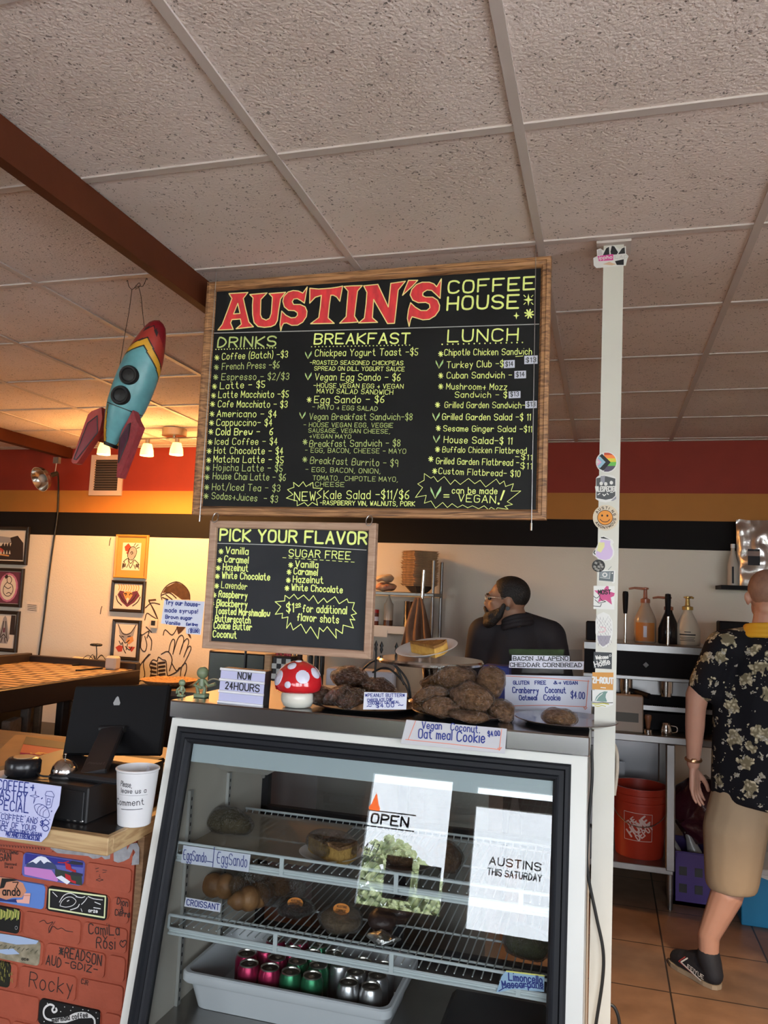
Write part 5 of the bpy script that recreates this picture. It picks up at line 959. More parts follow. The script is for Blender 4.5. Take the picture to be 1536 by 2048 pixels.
def scape(mb):
    Q(mb, [(0, 1025), (180, 1050), (350, 1090), (330, 1120), (150, 1125), (0, 1095)], 1); Q(mb, [(0, 1170), (120, 1160), (180, 1210), (60, 1215), (0, 1200)], 1)
    for i in range(9): QL(mb, [(i * 40, 1135 + i * 6 + (i % 3) * 9), (i * 40 + 22, 1125 + i * 6)], 6, 2)
    pwrite(mb, PQ, f5, 'ace', (200, 1262), (260, 1268), 22, 5, 3, k=3)
pbrick(-1.645, .523, -1.435, [mat('sand_paint', srgb('a09680'), .6, col2=srgb('6f6a55'), vscale=40), C_('9fb2cf', 'cloud_blue'), C_('5a5848', 'grass_dark'), C_('26241f', 'sign_dark')], 'brick painted as a pale beach landscape under clouds', scape)
def moss(mb):
    for i in range(26): x = random.uniform(2, 118); y = random.uniform(1300, 1470); QL(mb, [(x, y), (x + random.uniform(-6, 6), y - random.uniform(15, 45))], 6, 1 + i % 2)
pbrick(-1.74, .443, -1.535, [C_('1b1c10', 'moss_black'), C_('6f6a32', 'moss_olive'), C_('908a48', 'moss_yellow')], 'dark brick painted with yellow-green grass strokes', moss)
def merm(mb):
    QL(mb, [(510, 1700), (515, 1720), (490, 1735), (475, 1712), (490, 1680), (450, 1665), (405, 1700), (400, 1760), (440, 1800), (560, 1810), (680, 1750), (780, 1745), (850, 1790), (860, 1840)], 20, 1, 2, smooth=5); Q(mb, [(470, 1790), (600, 1775), (720, 1740), (800, 1745), (835, 1785), (720, 1790), (600, 1830), (490, 1830)], 1, 2.2); pwrite(mb, PQ, f5, 'mermaid coffee', (480, 1825), (800, 1775), 36, 6, 0, k=4)
    for x, y in ((550, 1730), (585, 1688), (640, 1720), (660, 1690), (750, 1712), (800, 1720), (870, 1740), (885, 1790), (400, 1820), (430, 1655)): Q(mb, circ(x, y, 5, 5, 8), 1)
pbrick(-1.421, .362, -1.210, [C_('0f0f10', 'brick_black3'), C_('d8d8d6', 'banner_white')], 'black brick painted with a white curling mermaid coffee banner', merm)
# paper special sign taped to the edge
cs = crop(0, 1540, 9.6); PSG = Plane((0, .850, 0), (0, -1, 0), .0006); LIL = mat('lilac_paper', (.50, .52, .74), .8)
mb = MB(); mb.prism([PSG.at(*cs(*p), 0) for p in [(-330, 130), (0, 158), (1178, 315), (1135, 680), (1045, 850), (960, 1150), (900, 1280), (790, 1385), (0, 1285), (-330, 1235)]], (0, .001, 0))
for s_, a, b, h, sw in (('COFFEE', (-40, 365), (540, 432), 150, 26), ('+', (590, 385), (650, 395), 130, 20), ('PASTRY', (-110, 545), (520, 612), 150, 26), ('SPECIAL', (-150, 735), (545, 822), 150, 26), ('ANY COFFEE AND', (-230, 900), (715, 1035), 80, 12), ('PASTRY OF YOUR', (-250, 1030), (690, 1170), 80, 12), ('CHOICE', (-210, 1130), (140, 1172), 80, 12), ('$', (775, 1062), (825, 1072), 75, 16), ('8', (815, 1165), (935, 1180), 175, 14), ('(EXCLUDES VEGAN', (195, 1190), (800, 1278), 55, 12), ('NO AND FRENCH DR', (120, 1252), (760, 1360), 62, 15)): pwrite(mb, PSG, cs, s_, a, b, h, sw * (.72 if h == 150 else 1), 1, k=1.6)
LN = lambda pts, sw=9, **k: pline(mb, PSG, cs, pts, sw, 1, 1.6, **k)
LN([(870, 470), (900, 410), (1000, 410), (1045, 480), (1040, 520), (880, 490)], closed=True); LN([(885, 500), (890, 700), (930, 735), (985, 715), (1030, 520)]); LN([(915, 545), (905, 670), (965, 665), (975, 560), (920, 545)]); LN([(920, 610), (965, 612)])
LN([(665, 690), (740, 650), (850, 680), (930, 770), (950, 880), (900, 915), (810, 890), (740, 850), (690, 780)], closed=True, smooth=4)
for pts in ([(720, 820), (740, 720), (810, 670)], [(770, 860), (780, 770), (860, 700)], [(830, 880), (840, 800), (900, 750)]): LN(pts, smooth=3)
LN([(690, 400), (672, 480), (580, 492), (665, 520), (650, 640), (690, 525), (760, 510), (695, 490)], closed=True)
for i in range(13): LN([(20 + i * 78, 818 + i * 11), (26 + i * 78, 819 + i * 11)], 14)
LN([(800, 550), (820, 535)], 18); LN([(990, 795), (1000, 785)], 18); LN([(200, 1178), (800, 1262)], 10); LN([(140, 1280), (300, 1305), (420, 1310), (760, 1355)], 10)
tag(fixn(link('special_sign', mb, [LIL, INKB])), 'lilac hand-lettered Coffee + Pastry Special sheet taped to the counter edge', 'sign')
# cash drawer, bell, reader, monitor, cup
dx1, dy0 = -1.2435, .938; dzt = ZC + .105; o = thing('cash_drawer', 'black steel cash drawer on the counter under the bell', 'cash drawer', (dx1 - .205, dy0 + .2, ZC)); mb = MB(); mb.box((dx1 - .205, dy0 + .205, (ZC + dzt) / 2), (.41, .41, dzt - ZC), b=.004); link('drawer_body', mb, mat('drawer_black', (.014, .014, .015), .4), o)
mb = MB(); mb.box((dx1 - .205, dy0 - .003, ZC + .05), (.39, .006, .085), b=.002); link('drawer_front', mb, MATS['drawer_black'], o); mb = MB(); mb.cyl((dx1 - .205, dy0 - .008, ZC + .06), (dx1 - .205, dy0, ZC + .06), .009, n=14); link('lock', mb, STEELW, o, smooth=40)
mb = MB()
for i in range(3): mb.ell((dx1 - .06 + i * .022, dy0 - .002, ZC + .008), (.008, .004, .005), nu=8, nv=6)
link('loose_change', mb, STEELW, o)
b_ = onZ(128, 1553, dzt); o = thing('call_bell', 'chrome dome call bell on the black cash drawer', 'bell', (b_.x, b_.y, dzt)); mb = MB(); mb.lathe([(.042, 0), (.043, .006), (.038, .012), (.030, .016)], b_, 28); link('base', mb, BLK, o, smooth=50)
mb = MB(); mb.lathe([(.039, .013), (.0395, .018), (.035, .034), (.024, .046), (.010, .052), (.004, .053)], b_, 32); link('dome', mb, CH, o, smooth=60); mb = MB(); mb.cyl(b_ + Vector((0, 0, .052)), b_ + Vector((0, 0, .066)), .0028, n=10); mb.ell(b_ + Vector((0, 0, .067)), (.005, .005, .003), nu=10, nv=6); link('button', mb, CH, o, smooth=60)
r_ = onZ(45, 1550, dzt); o = thing('card_reader', 'black card reader puck left of the call bell', 'card reader', (r_.x, r_.y, dzt)); mb = MB(); mb.lathe([(.046, 0), (.052, .008), (.052, .042), (.044, .052), (.030, .054)], r_, 28); link('reader_body', mb, mat('black_gloss', (.01, .01, .012), .2), o, smooth=50); mb = MB(); mb.lathe([(.030, .0535), (.030, .056), (0, .056)], r_, 24); link('touch_pad', mb, mat('tan_pad', (.34, .22, .12), .6), o)
# monitor
Ym = 1.30; o = thing('pos_monitor', 'black point-of-sale monitor seen from behind on a tilted stand', 'monitor', (-1.42, 1.36, dzt if False else ZC))
A = [onY(127, 1367, Ym + .035), onY(322, 1385, Ym + .035), onY(337, 1478, Ym - .02), onY(150, 1500, Ym - .02)]; c0 = (A[0] + A[1] + A[2] + A[3]) / 4; U_ = ((A[1] - A[0]) + (A[2] - A[3])).normalized(); V_ = ((A[0] - A[3]) + (A[1] - A[2])); V_ = (V_ - U_ * V_.dot(U_)).normalized(); N_ = U_.cross(V_); wM = ((A[1] - A[0]).length + (A[2] - A[3]).length) / 2; hM = ((A[0] - A[3]).length + (A[1] - A[2]).length) / 2 + .03; c0 = c0 - V_ * .012
MM = Matrix(((U_.x, V_.x, N_.x, c0.x), (U_.y, V_.y, N_.y, c0.y), (U_.z, V_.z, N_.z, c0.z), (0, 0, 0, 1)))
MON = mat('monitor_black', (.008, .008, .009), .55, spec=.15); mb = MB(); mb.box((0, 0, -.012), (wM, hM, .024), T=MM, b=.006); link('screen_housing', mb, MON, o)
mb = MB(); mb.box((0, 0, -.0255), (wM - .02, hM - .02, .003), T=MM); link('screen', mb, mat('screen_glass', (.01, .012, .016), .1), o)
mb = MB(); S = [(-.010, -.014), (.012, -.014), (.014, -.006), (.004, .014), (-.001, .017), (-.006, .012), (-.014, -.006)]; mb.prism([MM @ Vector((x_ - .005, y_ + hM * .26, .0005)) for x_, y_ in S], N_ * .001); link('badge', mb, mat('badge_grey', (.35, .35, .35), .4), o)
foot = onZ(170, 1560, dzt + .01); top = MM @ Vector((.0, -hM * .14, .004)); mb = MB()
def bar(mb, a, b, w_, t_, m=0):
    d = (b - a); L = d.length; d.normalize(); x = U_; n_ = x.cross(d).normalized(); x = d.cross(n_)
    M = Matrix(((x.x, d.x, n_.x, a.x), (x.y, d.y, n_.y, a.y), (x.z, d.z, n_.z, a.z), (0, 0, 0, 1))); mb.box((0, L / 2, 0), (w_, L, t_), m, M, b=.004)
f0 = onZ(186, 1550, dzt + .012); bar(mb, f0, top, .082, .022); link('stand_arm', mb, mat('arm_black', (.016, .016, .018), .5), o)
mb = MB(); mb.cyl(top - U_ * .05, top + U_ * .05, .012, n=16); link('hinge', mb, MATS['arm_black'], o, smooth=50); mb = MB(); mb.box((f0.x + .01, f0.y + .05, dzt + .009), (.20, .18, .018), b=.008); link('foot', mb, MATS['arm_black'], o)
d_ = (top - f0).normalized(); nn = U_.cross(d_).normalized(); q = f0 + d_ * .045 + nn * .0112; mb = MB(); write(mb, 'Pinnost', q - U_ * .030, q + U_ * .030, .012, nn, .0016); link('arm_lettering', mb, mat('arm_grey', (.10, .10, .10), .5), o)
cu_ = Vector((-1.127, 1.005, ZC)); o = thing('comment_cup', 'white paper tub asking for a comment at the counter corner', 'paper cup', cu_); rB, rT, hC = .0475, .0605, .158
CARDW = mat('white_card_cup', (.62, .62, .63), .6); mb = MB(); mb.lathe([(rB - .002, 0), (rB, .002), (rT, hC - .004), (rT + .003, hC - .001), (rT + .003, hC + .003), (rT, hC + .004), (rT - .003, hC), (rB - .003, .012), (0, .012)], cu_, 40); link('cup_body', mb, CARDW, o, smooth=40)
def on_cup(v, c, R0, R1, h, ang):
    """wrap a flat point (x along the arc, z up) round a cup"""
    R = R0 + (R1 - R0) * (v.z / h) + .0006 - v.y; a = ang + v.x / R; return Vector((c.x + R * math.sin(a), c.y - R * math.cos(a), c.z + v.z))
ang = math.atan2(CAM.x - cu_.x, cu_.y - CAM.y) - .10
def wrapw(c, R0, R1, h, ang, items, name, mt, par):
    mb = MB()
    for s_, x0, x1, z0, z1, hh, sw in items:
        if s_ is None: mb.strip([Vector((x0 + (x1 - x0) * i / 12, 0, z0 + (z1 - z0) * i / 12)) for i in range(13)], sw, (0, -1, 0))
        else: write(mb, s_, (x0, 0, z0), (x1, 0, z1), hh, (0, -1, 0), sw)
    mb.v = [on_cup(v, c, R0, R1, h, ang) for v in mb.v]; return link(name, mb, mt, par)
wrapw(cu_, rB, rT, hC, ang, [('Please,', -.045, -.008, .118, .116, .015, .0016), ('leave us a', -.042, .034, .099, .100, .013, .0017), ('Comment', -.062, .030, .062, .066, .017, .0019), (None, -.038, .026, .052, .054, 0, .0016), (None, -.05, .04, .093, .093, 0, .0006)], 'handwriting', INK, o)
mb = MB(); mb.add([cu_ + Vector(p) for p in ((-.01, .03, .06), (.035, .01, .06), (.035, .008, hC + .001), (.01, .036, hC + .004))], [(0, 1, 2, 3)]); tag(link('paper_slip', mb, PAPER), 'folded white paper slip inside the comment cup', 'paper slip')
# papers, magazine and cables behind
mb = MB(); q = [onZ(*p, ZC + .004) for p in ((52, 1476), (142, 1490), (120, 1515), (40, 1508))]; o = thing('magazine', 'red and black folded magazine lying on the brown counter behind the reader', 'magazine', ((q[0] + q[2]) / 2)); mb.prism(q, (0, 0, .006)); mb.prism([q[0] + Vector((0, 0, .0065)), q[1] + Vector((0, 0, .0065)), (q[1] + q[2]) / 2 + Vector((0, 0, .0065)), (q[0] + q[3]) / 2 + Vector((0, 0, .0065))], (0, 0, .0005), 1)
Pm = Plane((0, 0, ZC + .0115), (0, 0, 1), .001); pwrite(mb, Pm, ident, 'JET', (60, 1507), (95, 1512), 12, 3, 2, up=(0, 1, 0)); fixn(link('pages', mb, [C_('a01c24', 'cover_red'), C_('141416', 'cover_black'), C_('d8a83a', 'cover_yellow')], o))
mb = MB(); q = [onZ(*p, ZC + .002) for p in ((0, 1500), (30, 1470), (175, 1478), (165, 1505), (120, 1520), (0, 1560))]; mb.prism(q, (0, 0, .002)); tag(fixn(link('kraft_paper', mb, mat('kraft_paper', (.26, .16, .085), .7, var=.2))), 'sheet of brown kraft paper spread under the magazine', 'paper')
mb = MB(); q = [onZ(*p, dzt + .001) for p in ((-40, 1552), (12, 1540), (14, 1555), (-30, 1570))]; mb.prism(q, (0, 0, .002)); tag(fixn(link('receipt', mb, PAPER)), 'white receipt paper at the left of the card reader', 'receipt')
mb = MB(); mb.tube(catmull([r_ + Vector((.05, .0, .012)), r_ + Vector((.09, -.005, .006)), r_ + Vector((.15, .06, .008)), f0 + Vector((-.06, .03, -.004))], 8), .003, 8); tag(link('cable', mb, BLK, smooth=60), 'black cable from the card reader to the monitor stand', 'cable')
mb = MB(); kb = onZ(275, 1530, ZC); mb.box((kb.x, kb.y + .02, ZC + .012), (.16, .10, .022), b=.006); tag(link('receipt_printer', mb, MON), 'low black box on the counter behind the comment cup', 'printer')
for i, (x, lb) in enumerate(((229, 'left of two tan paper cups behind the monitor stand'), (244, 'right of two tan paper cups behind the monitor stand'))):
    p = onY(x, 1502, 1.72); mb = MB(); mb.lathe([(.006, 0), (.0085, .035), (.009, .036), (.0075, .034), (0, .002)], (p.x, 1.72, ZC), 16); tag(link('sample_cup', mb, mat('orange_tan', (.70, .42, .18), .7)), lb, 'paper cup', 'sample cups behind the monitor')  # one even orange-tan colour

# ------------------------------------------------------------------ hanging rocket
YR = 1.25; fr = crop(120, 540, 4.654)
tail = onY(*fr(470, 1645), YR); nose = onY(*fr(925, 470), YR); ax = nose - tail; LR = ax.length; ax.normalize(); side = CAM - (nose + tail) / 2; side = (side - ax * side.dot(ax)).normalized(); rgt = side.cross(ax).normalized()
if rgt.dot(RIGHT) < 0: rgt = -rgt
rocket = thing('toy_rocket', 'handmade blue, yellow and red rocket ship hung by wires from the ceiling', 'rocket', tail)
TEAL = mat('rocket_teal', (.115, .32, .355), .35, var=.25, vscale=25, bump=.15, bscale=30); RYEL = mat('rocket_yellow', (.62, .33, .03), .4, var=.15, vscale=30); RRED = mat('rocket_red', (.34, .035, .025), .4, var=.25, vscale=25, bump=.2, bscale=40); RDRK = mat('rocket_maroon', (.18, .006, .012), .35, var=.2, vscale=25); RBLK = mat('rocket_black', (.012, .011, .012), .4)
prf = [(0, .052), (.03, .060), (.12, .094), (.22, .122), (.32, .139), (.42, .146), (.52, .147), (.62, .143), (.72, .132), (.80, .115), (.87, .096), (.92, .080), (.96, .062), (.985, .038), (1.0, .004)]
def prad(t):
    for (a, r0), (b, r1) in zip(prf, prf[1:]):
        if a <= t <= b: return (r0 + (r1 - r0) * (t - a) / (b - a)) * LR
    return 0
def rp(t, th, k=1.0, out=0.0):
    r = prad(t) * k + out; return tail + ax * (t * LR) + (side * math.cos(th) + rgt * math.sin(th)) * r
mb = MB(); NT_, NA = 150, 96; th0 = -.33
vs = [rp(i / NT_, 2 * math.pi * j / NA) for i in range(NT_ + 1) for j in range(NA)]; fs = []; ms = []
for i in range(NT_):
    for j in range(NA):
        fs.append((i * NA + j, i * NA + (j + 1) % NA, (i + 1) * NA + (j + 1) % NA, (i + 1) * NA + j))
        t = (i + .5) / NT_; th = 2 * math.pi * (j + .5) / NA; th = th - 2 * math.pi if th > math.pi else th
        dth = (th - th0 + math.pi) % (2 * math.pi) - math.pi; e = t + .098 * abs(dth) * (1 + .12 * (dth > 0))
        m = 0
        if t < .028: m = 4
        elif e > .97 - .02 * (abs(dth) < .3): m = 3
        elif e > .935 and abs(dth) < .62: m = 4
        elif e > .852: m = 2
        elif e > .838: m = 4
        elif e > .783: m = 1
        elif e > .769: m = 4
        else:
            for c_ in (.92, -1.15, 3.0):
                w_ = abs((th - c_ + math.pi) % (2 * math.pi) - math.pi); lim = .34 * (1 - t / .30) + .06
                if t < .29 and w_ < lim: m = 1 if w_ < lim - .07 - .4 * t * 0 else 4
            if m == 0 and abs(t - .295) < .0034: m = 4
        ms.append(m)
o0_ = len(mb.v); mb.v += [Vector(v) for v in vs]; mb.f += [list(f) for f in fs]; mb.m += ms; mb.f.append([j for j in range(NA)][::-1]); mb.m.append(4)
link('hull', mb, [TEAL, RYEL, RRED, RDRK, RBLK], rocket, smooth=60)
for t, th in ((.535, -.42), (.378, -.46)):
    c_ = rp(t, th); n_ = (c_ - (tail + ax * t * LR)).normalized(); mb = MB(); mb.lathe([(.034, -.012), (.034, .004), (.030, .009), (.024, .009), (.021, .004), (.0, .006)], c_, 28, axis=n_); link('porthole', mb, mat('porthole_black', (.012, .012, .013), .3), rocket, smooth=40)
def fin(pts, inner, thick, mats_, skew=0.0):
    mb = MB(); P = [onY(*fr(*p), YR) for p in pts]; c_ = sum(P, Vector()) / len(P); I_ = [onY(*fr(*p), YR) for p in inner]
    f_ = lambda v: v + Vector((0, skew * (v - tail).dot(rgt), 0))
    mb.prism([f_(p) + Vector((0, thick / 2, 0)) for p in P], (0, -thick, 0), 0); mb.prism([f_(p) + Vector((0, -thick / 2 - .0015, 0)) for p in I_], (0, .001, 0), 1); mb.strip([f_(p) + Vector((0, -thick / 2 - .0022, 0)) for p in I_], .004, (0, -1, 0), 2, True)
    return fixn(link('fin', mb, mats_, rocket))
FP = mat('fin_purple', (.10, .025, .05), .5, var=.4, vscale=40); FPK = mat('fin_pink_red', (.36, .05, .06), .5, var=.3, vscale=50, bump=.4, bscale=50)
fin([(420, 1290), (330, 1330), (300, 1360), (145, 1790), (160, 1812), (195, 1808), (400, 1500), (425, 1400)], [(385, 1370), (300, 1440), (172, 1770), (195, 1775), (385, 1525)], .030, [RRED, RDRK, RBLK], skew=.1)
fin([(745, 1330), (790, 1420), (845, 1495), (840, 1510), (665, 1960), (625, 1955), (605, 1590), (640, 1500)], [(735, 1455), (705, 1465), (620, 1590), (635, 1820), (725, 1600)], .034, [FPK, FP, RBLK], skew=-.5)
for k_ in range(1):
    mb = MB(); bk = (-side * .86 - rgt * .5).normalized(); P = [tail + ax * (t * LR) + bk * (r * LR) for t, r in ((.30, .10), (.24, .17), (.02, .20), (.0, .17), (.08, .06))]; tv = ax.cross(bk).normalized() * .03; mb.prism([p - tv / 2 for p in P], tv); fixn(link('fin', mb, RRED, rocket))
mb = MB()
for pts in ([(670, 180), (640, 400), (600, 620), (545, 960)], [(730, 150), (755, 250), (770, 400), (790, 580)], [(630, 95), (640, 150), (670, 180), (690, 170), (735, 150), (770, 150), (800, 90), (808, 40)], [(690, 170), (735, 120), (745, 150), (700, 180)]): mb.tube(catmull([onY(*fr(*p), YR + .0) for p in pts], 6), .0012, 6)
p = onY(*fr(630, 95), YR); mb.tube([p, Vector((p.x - .005, p.y, HC))], .0012, 6); p = onY(*fr(808, 40), YR); mb.tube([p, Vector((p.x + .003, p.y, HC))], .0012, 6); link('hanging_wire', mb, mat('dark_wire', (.06, .05, .04), .5, metal=.6), rocket, smooth=60)
# ------------------------------------------------------------------ track light with its warm lamps
YT = 3.68; tk = thing('track_light', 'brushed nickel ceiling track light with lit frosted glass shades', 'ceiling light', (-2.72, YT, HC - .07)); NIC = mat('brushed_nickel', (.45, .40, .34), .3, metal=1)
mb = MB(); mb.cyl((-2.72, YT, HC), (-2.72, YT, HC - .05), .085, n=28); link('canopy', mb, NIC, tk, smooth=40); mb = MB(); mb.tube([(-3.45, YT, HC - .065), (-2.05, YT, HC - .065)], .007, 8); mb.cyl((-2.72, YT, HC - .07), (-2.72, YT, HC - .04), .012, n=10); link('track_bar', mb, NIC, tk, smooth=60)
SHADE = mat('lit_frosted_glass', (.9, .8, .6), .4, emit=(1.0, .52, .14), estr=2.6)
for px_, py_ in ((209, 886), (295, 888), (354, 886), (430, 888)):
    c_ = onY(px_, py_, YT); c_ = Vector((c_.x, YT, c_.z)); ls = MB(); ls.lathe([(.047, -.085), (.0475, -.082), (.044, -.045), (.030, 0), (.012, .004)], c_, 24); ls.lathe([(0, -.040), (.018, -.045), (.02, -.06), (0, -.078)], c_, 14); sh = link('lamp_shade', ls, SHADE, tk, smooth=60)
    mb = MB(); mb.cyl(c_, c_ + Vector((0, 0, .035)), .016, n=12); mb.cyl(c_ + Vector((0, 0, .03)), (c_.x, YT, HC - .065), .006, n=8); link('lamp_socket', mb, NIC, tk, smooth=40)
    ld = bpy.data.lights.new('warm_bulb', 'SPOT'); ld.spot_size = math.radians(168); ld.spot_blend = .35; ld.energy = LAMP_W; ld.color = WARM; ld.shadow_soft_size = .03; lo = bpy.data.objects.new('warm_bulb', ld); COL.objects.link(lo); lo.location = c_ + Vector((0, -.0, -.125)); ld = bpy.data.lights.new('warm_bulb_glow', 'POINT'); ld.energy = LAMP_W * .3; ld.color = WARM; ld.shadow_soft_size = .03; lo = bpy.data.objects.new('warm_bulb_glow', ld); COL.objects.link(lo); lo.location = c_ + Vector((0, 0, -.135))
# ------------------------------------------------------------------ the back wall: vent, pictures, mural, clamp lamp
c_b = crop(0, 860, 3.6571); PWL = Plane((0, YB, 0), (0, -1, 0), .002)
a, b_ = onY(179, 991, YB), onY(250, 910, YB); o = thing('air_vent', 'white-framed wall air vent with dark louvres below the track light', 'vent', ((a.x + b_.x) / 2, YB, a.z)); mb = MB(); rect_frame(mb, (a.x, YB, a.z), (1, 0, 0), (0, 0, 1), b_.x - a.x, b_.z - a.z, [(0, 0), (0, .014), (.04, .016), (.042, 0)]); link('vent_frame', mb, mat('vent_cream', (.55, .42, .36), .5), o)
mb = MB(); mb.box(((a.x + b_.x) / 2, YB - .002, (a.z + b_.z) / 2), (b_.x - a.x - .06, .004, b_.z - a.z - .06), 1); nl = 12
for i in range(nl): z = a.z + .045 + (b_.z - a.z - .09) * (i + .5) / nl; mb.box((0, 0, 0), (b_.x - a.x - .08, .002, .020), 0, RT(((a.x + b_.x) / 2, YB - .009, z), rx=-.75))
link('louvres', mb, [mat('louvre_grey', (.10, .08, .07), .5), RBLK], o)
def picture(label, x0, z0, x1, z1, fm, mat_c, bord, fw, art, group=None, dep=.022, mname=None):
    o = thing('framed_picture', label, 'picture', ((x0 + x1) / 2, YB - .001, z0), group); mb = MB(); rect_frame(mb, (x0, YB - .001, z0), (1, 0, 0), (0, 0, 1), x1 - x0, z1 - z0, [(0, 0), (0, dep), (fw * .3, dep + .004), (fw, dep - .004), (fw, 0)]); link('frame', mb, fm, o)
    mb = MB(); ix0, ix1, iz0, iz1 = x0 + fw - .003, x1 - fw + .003, z0 + fw - .003, z1 - fw + .003; mb.box(((ix0 + ix1) / 2, YB - .008, (iz0 + iz1) / 2), (ix1 - ix0, .008, iz1 - iz0), 0)
    bx0, bx1, bz0, bz1 = ix0 + bord, ix1 - bord, iz0 + bord, iz1 - bord; mb.add([(bx0, YB - .0125, bz0), (bx1, YB - .0125, bz0), (bx1, YB - .0125, bz1), (bx0, YB - .0125, bz1)], [(0, 1, 2, 3)], 1)
    AP = lambda u, v, k=1: Vector((bx0 + (bx1 - bx0) * u, YB - .0130 - .0002 * k, bz0 + (bz1 - bz0) * v))
    def PO(pts, m, k=1): 
        bm = bmesh.new(); vv = [bm.verts.new(AP(*p, k)) for p in pts]; ed = [bm.edges.new((vv[i], vv[(i + 1) % len(vv)])) for i in range(len(vv))]; bmesh.ops.triangle_fill(bm, edges=ed, use_beauty=True, normal=(0, -1, 0)); bm.verts.index_update(); mb.add([q.co.copy() for q in bm.verts], [[q.index for q in f.verts] for f in bm.faces], m); bm.free()
    def LI(pts, sw, m, k=3, smooth=3, closed=False): mb.strip(catmull([AP(*p, k) for p in pts], smooth, closed) if smooth > 1 else [AP(*p, k) for p in pts], sw, (0, -1, 0), m, closed and smooth <= 1)
    art(PO, LI); link('art_print', mb, mat_c, o); return o
APAP = mat('art_paper', (.70, .62, .52), .7); AINK = mat('art_ink', (.03, .018, .015), .7); ARED = mat('art_red', (.45, .05, .03), .7); AORG = mat('art_orange', (.62, .28, .09), .7); APUR = mat('art_plum', (.13, .03, .06), .7); APNK = mat('art_pink', (.50, .16, .28), .7); AGRY = mat('art_grey', (.32, .30, .30), .7); AGLD = mat('gold_mat', (.48, .27, .07), .6); FBLK = mat('black_frame', (.018, .014, .012), .35); FGLD = mat('gold_frame', (.42, .22, .045), .4)
def art1(PO, LI):
    PO([(.15, .05), (.35, .28), (.5, .35), (.72, .28), (.9, .06), (.85, .0), (.2, .0)], 1); PO([(.30, .60), (.40, .80), (.62, .85), (.75, .70), (.70, .50), (.52, .38), (.36, .46)], 5); PO([(.10, .85), (.30, .98), (.45, .86), (.36, .66), (.16, .70)], 3); PO([(.2, .62), (.36, .72), (.34, .58)], 3, 2)
    for pts in ([(.3, .6), (.4, .8), (.62, .86), (.78, .7), (.7, .48), (.52, .37), (.34, .45), (.3, .6)], [(.1, .3), (.25, .4), (.36, .4), (.5, .24), (.66, .38), (.85, .3), (.97, .2)], [(.35, .35), (.5, .08), (.66, .33)], [(.62, .9), (.7, .98)], [(.72, .86), (.84, .94)], [(.78, .8), (.92, .84)], [(.45, .62), (.52, .68), (.58, .62), (.5, .58)], [(.08, .25), (.06, .05)], [(.15, .3), (.12, .08)], [(.9, .28), (.96, .06)], [(.3, .1), (.36, .2)], [(.68, .2), (.78, .06)]): LI(pts, .006, 2)
    for x in (.12, .2, .82, .9): PO([(x - .035, .22), (x + .035, .26), (x + .03, .12), (x - .04, .1)], 2, 4)
picture('gold-matted picture of a red-haired creature, top of the column of three', -3.574, 1.648, -3.281, 1.993, FGLD, [AGLD, APAP, AINK, ARED, AORG, AGRY], .048, .018, art1)
def art2(PO, LI):
    PO([(.12, .55), (.2, .72), (.34, .70), (.5, .5), (.66, .70), (.82, .74), (.92, .55), (.75, .28), (.5, .08), (.28, .28)], 3)
    PO([(.32, .62), (.42, .70), (.6, .70), (.68, .60), (.58, .38), (.42, .38)], 4, 2); PO([(.44, .40), (.5, .46), (.56, .40), (.5, .22)], 1, 3)
    for i in range(9): x = .15 + i * .087; LI([(x, .74), (x + .03, .86), (x - .01, .97)], .007, 4)
    for pts in ([(.2, .58), (.3, .4), (.46, .22)], [(.8, .6), (.7, .4), (.54, .22)], [(.36, .6), (.44, .62), (.42, .54)], [(.56, .56), (.58, .62), (.66, .6)], [(.08, .5), (.14, .3), (.3, .14)], [(.94, .5), (.86, .3), (.7, .14)]): LI(pts, .008, 2)
picture('black-framed picture of a horned heart-shaped beast, middle of the column of three', -3.582, 1.380, -3.279, 1.628, FBLK, [APAP, APAP, AINK, APUR, AORG], .004, .024, art2)
def art3(PO, LI):
    PO([(.1, .95), (.3, .72), (.5, .68), (.7, .74), (.92, .97), (.82, .62), (.66, .5), (.5, .42), (.36, .5), (.2, .66)], 5); PO([(.55, .55), (.8, .62), (.86, .48), (.66, .36), (.5, .44)], 3, 2); PO([(.05, .25), (.22, .33), (.4, .3), (.36, .14), (.2, .12)], 6, 2); PO([(.62, .3), (.95, .3), (.8, .14)], 6, 2)
    for pts in ([(.1, .95), (.32, .7), (.5, .66), (.7, .72), (.92, .97)], [(.2, .62), (.36, .5), (.5, .4), (.66, .5)], [(.3, .6), (.4, .58)], [(.58, .6), (.7, .62)], [(.36, .4), (.44, .2), (.54, .1)], [(.6, .38), (.55, .2)], [(.5, .3), (.7, .2), (.8, .3)], [(.2, .45), (.3, .35), (.35, .42)]): LI(pts, .007, 2)
picture('black-framed picture of a horned red and grey mask, bottom of the column of three', -3.546, 1.010, -3.294, 1.321, FBLK, [APAP, APAP, AINK, AORG, AINK, AGRY, ARED], .006, .024, art3)
def art4(PO, LI):
    PO([(.0, .2), (.2, .25), (.55, .75), (.8, .85), (.97, .6), (1, 0), (0, 0)], 2); PO([(0, .66), (.3, .82), (.6, .78), (.64, .62), (.5, .55), (.2, .62), (0, .55)], 5, 2); PO([(0, .44), (.25, .5), (.45, .34), (.42, .24), (.2, .26), (0, .32)], 3, 3)
    for i in range(8): x = .04 + i * .08; PO([(x, .58), (x + .05, .6), (x + .025, .46)], 1, 4); PO([(x, .2), (x + .05, .2), (x + .02, .34)], 1, 4)
    LI([(.0, .16), (.3, .18), (.6, .14)], .012, 4)
picture('wide black-framed picture of a toothy red-tongued mouth, top of the left column', -4.86, 1.722, -4.414, 2.040, FBLK, [APAP, APAP, AINK, ARED, AORG, AGRY], .012, .03, art4)
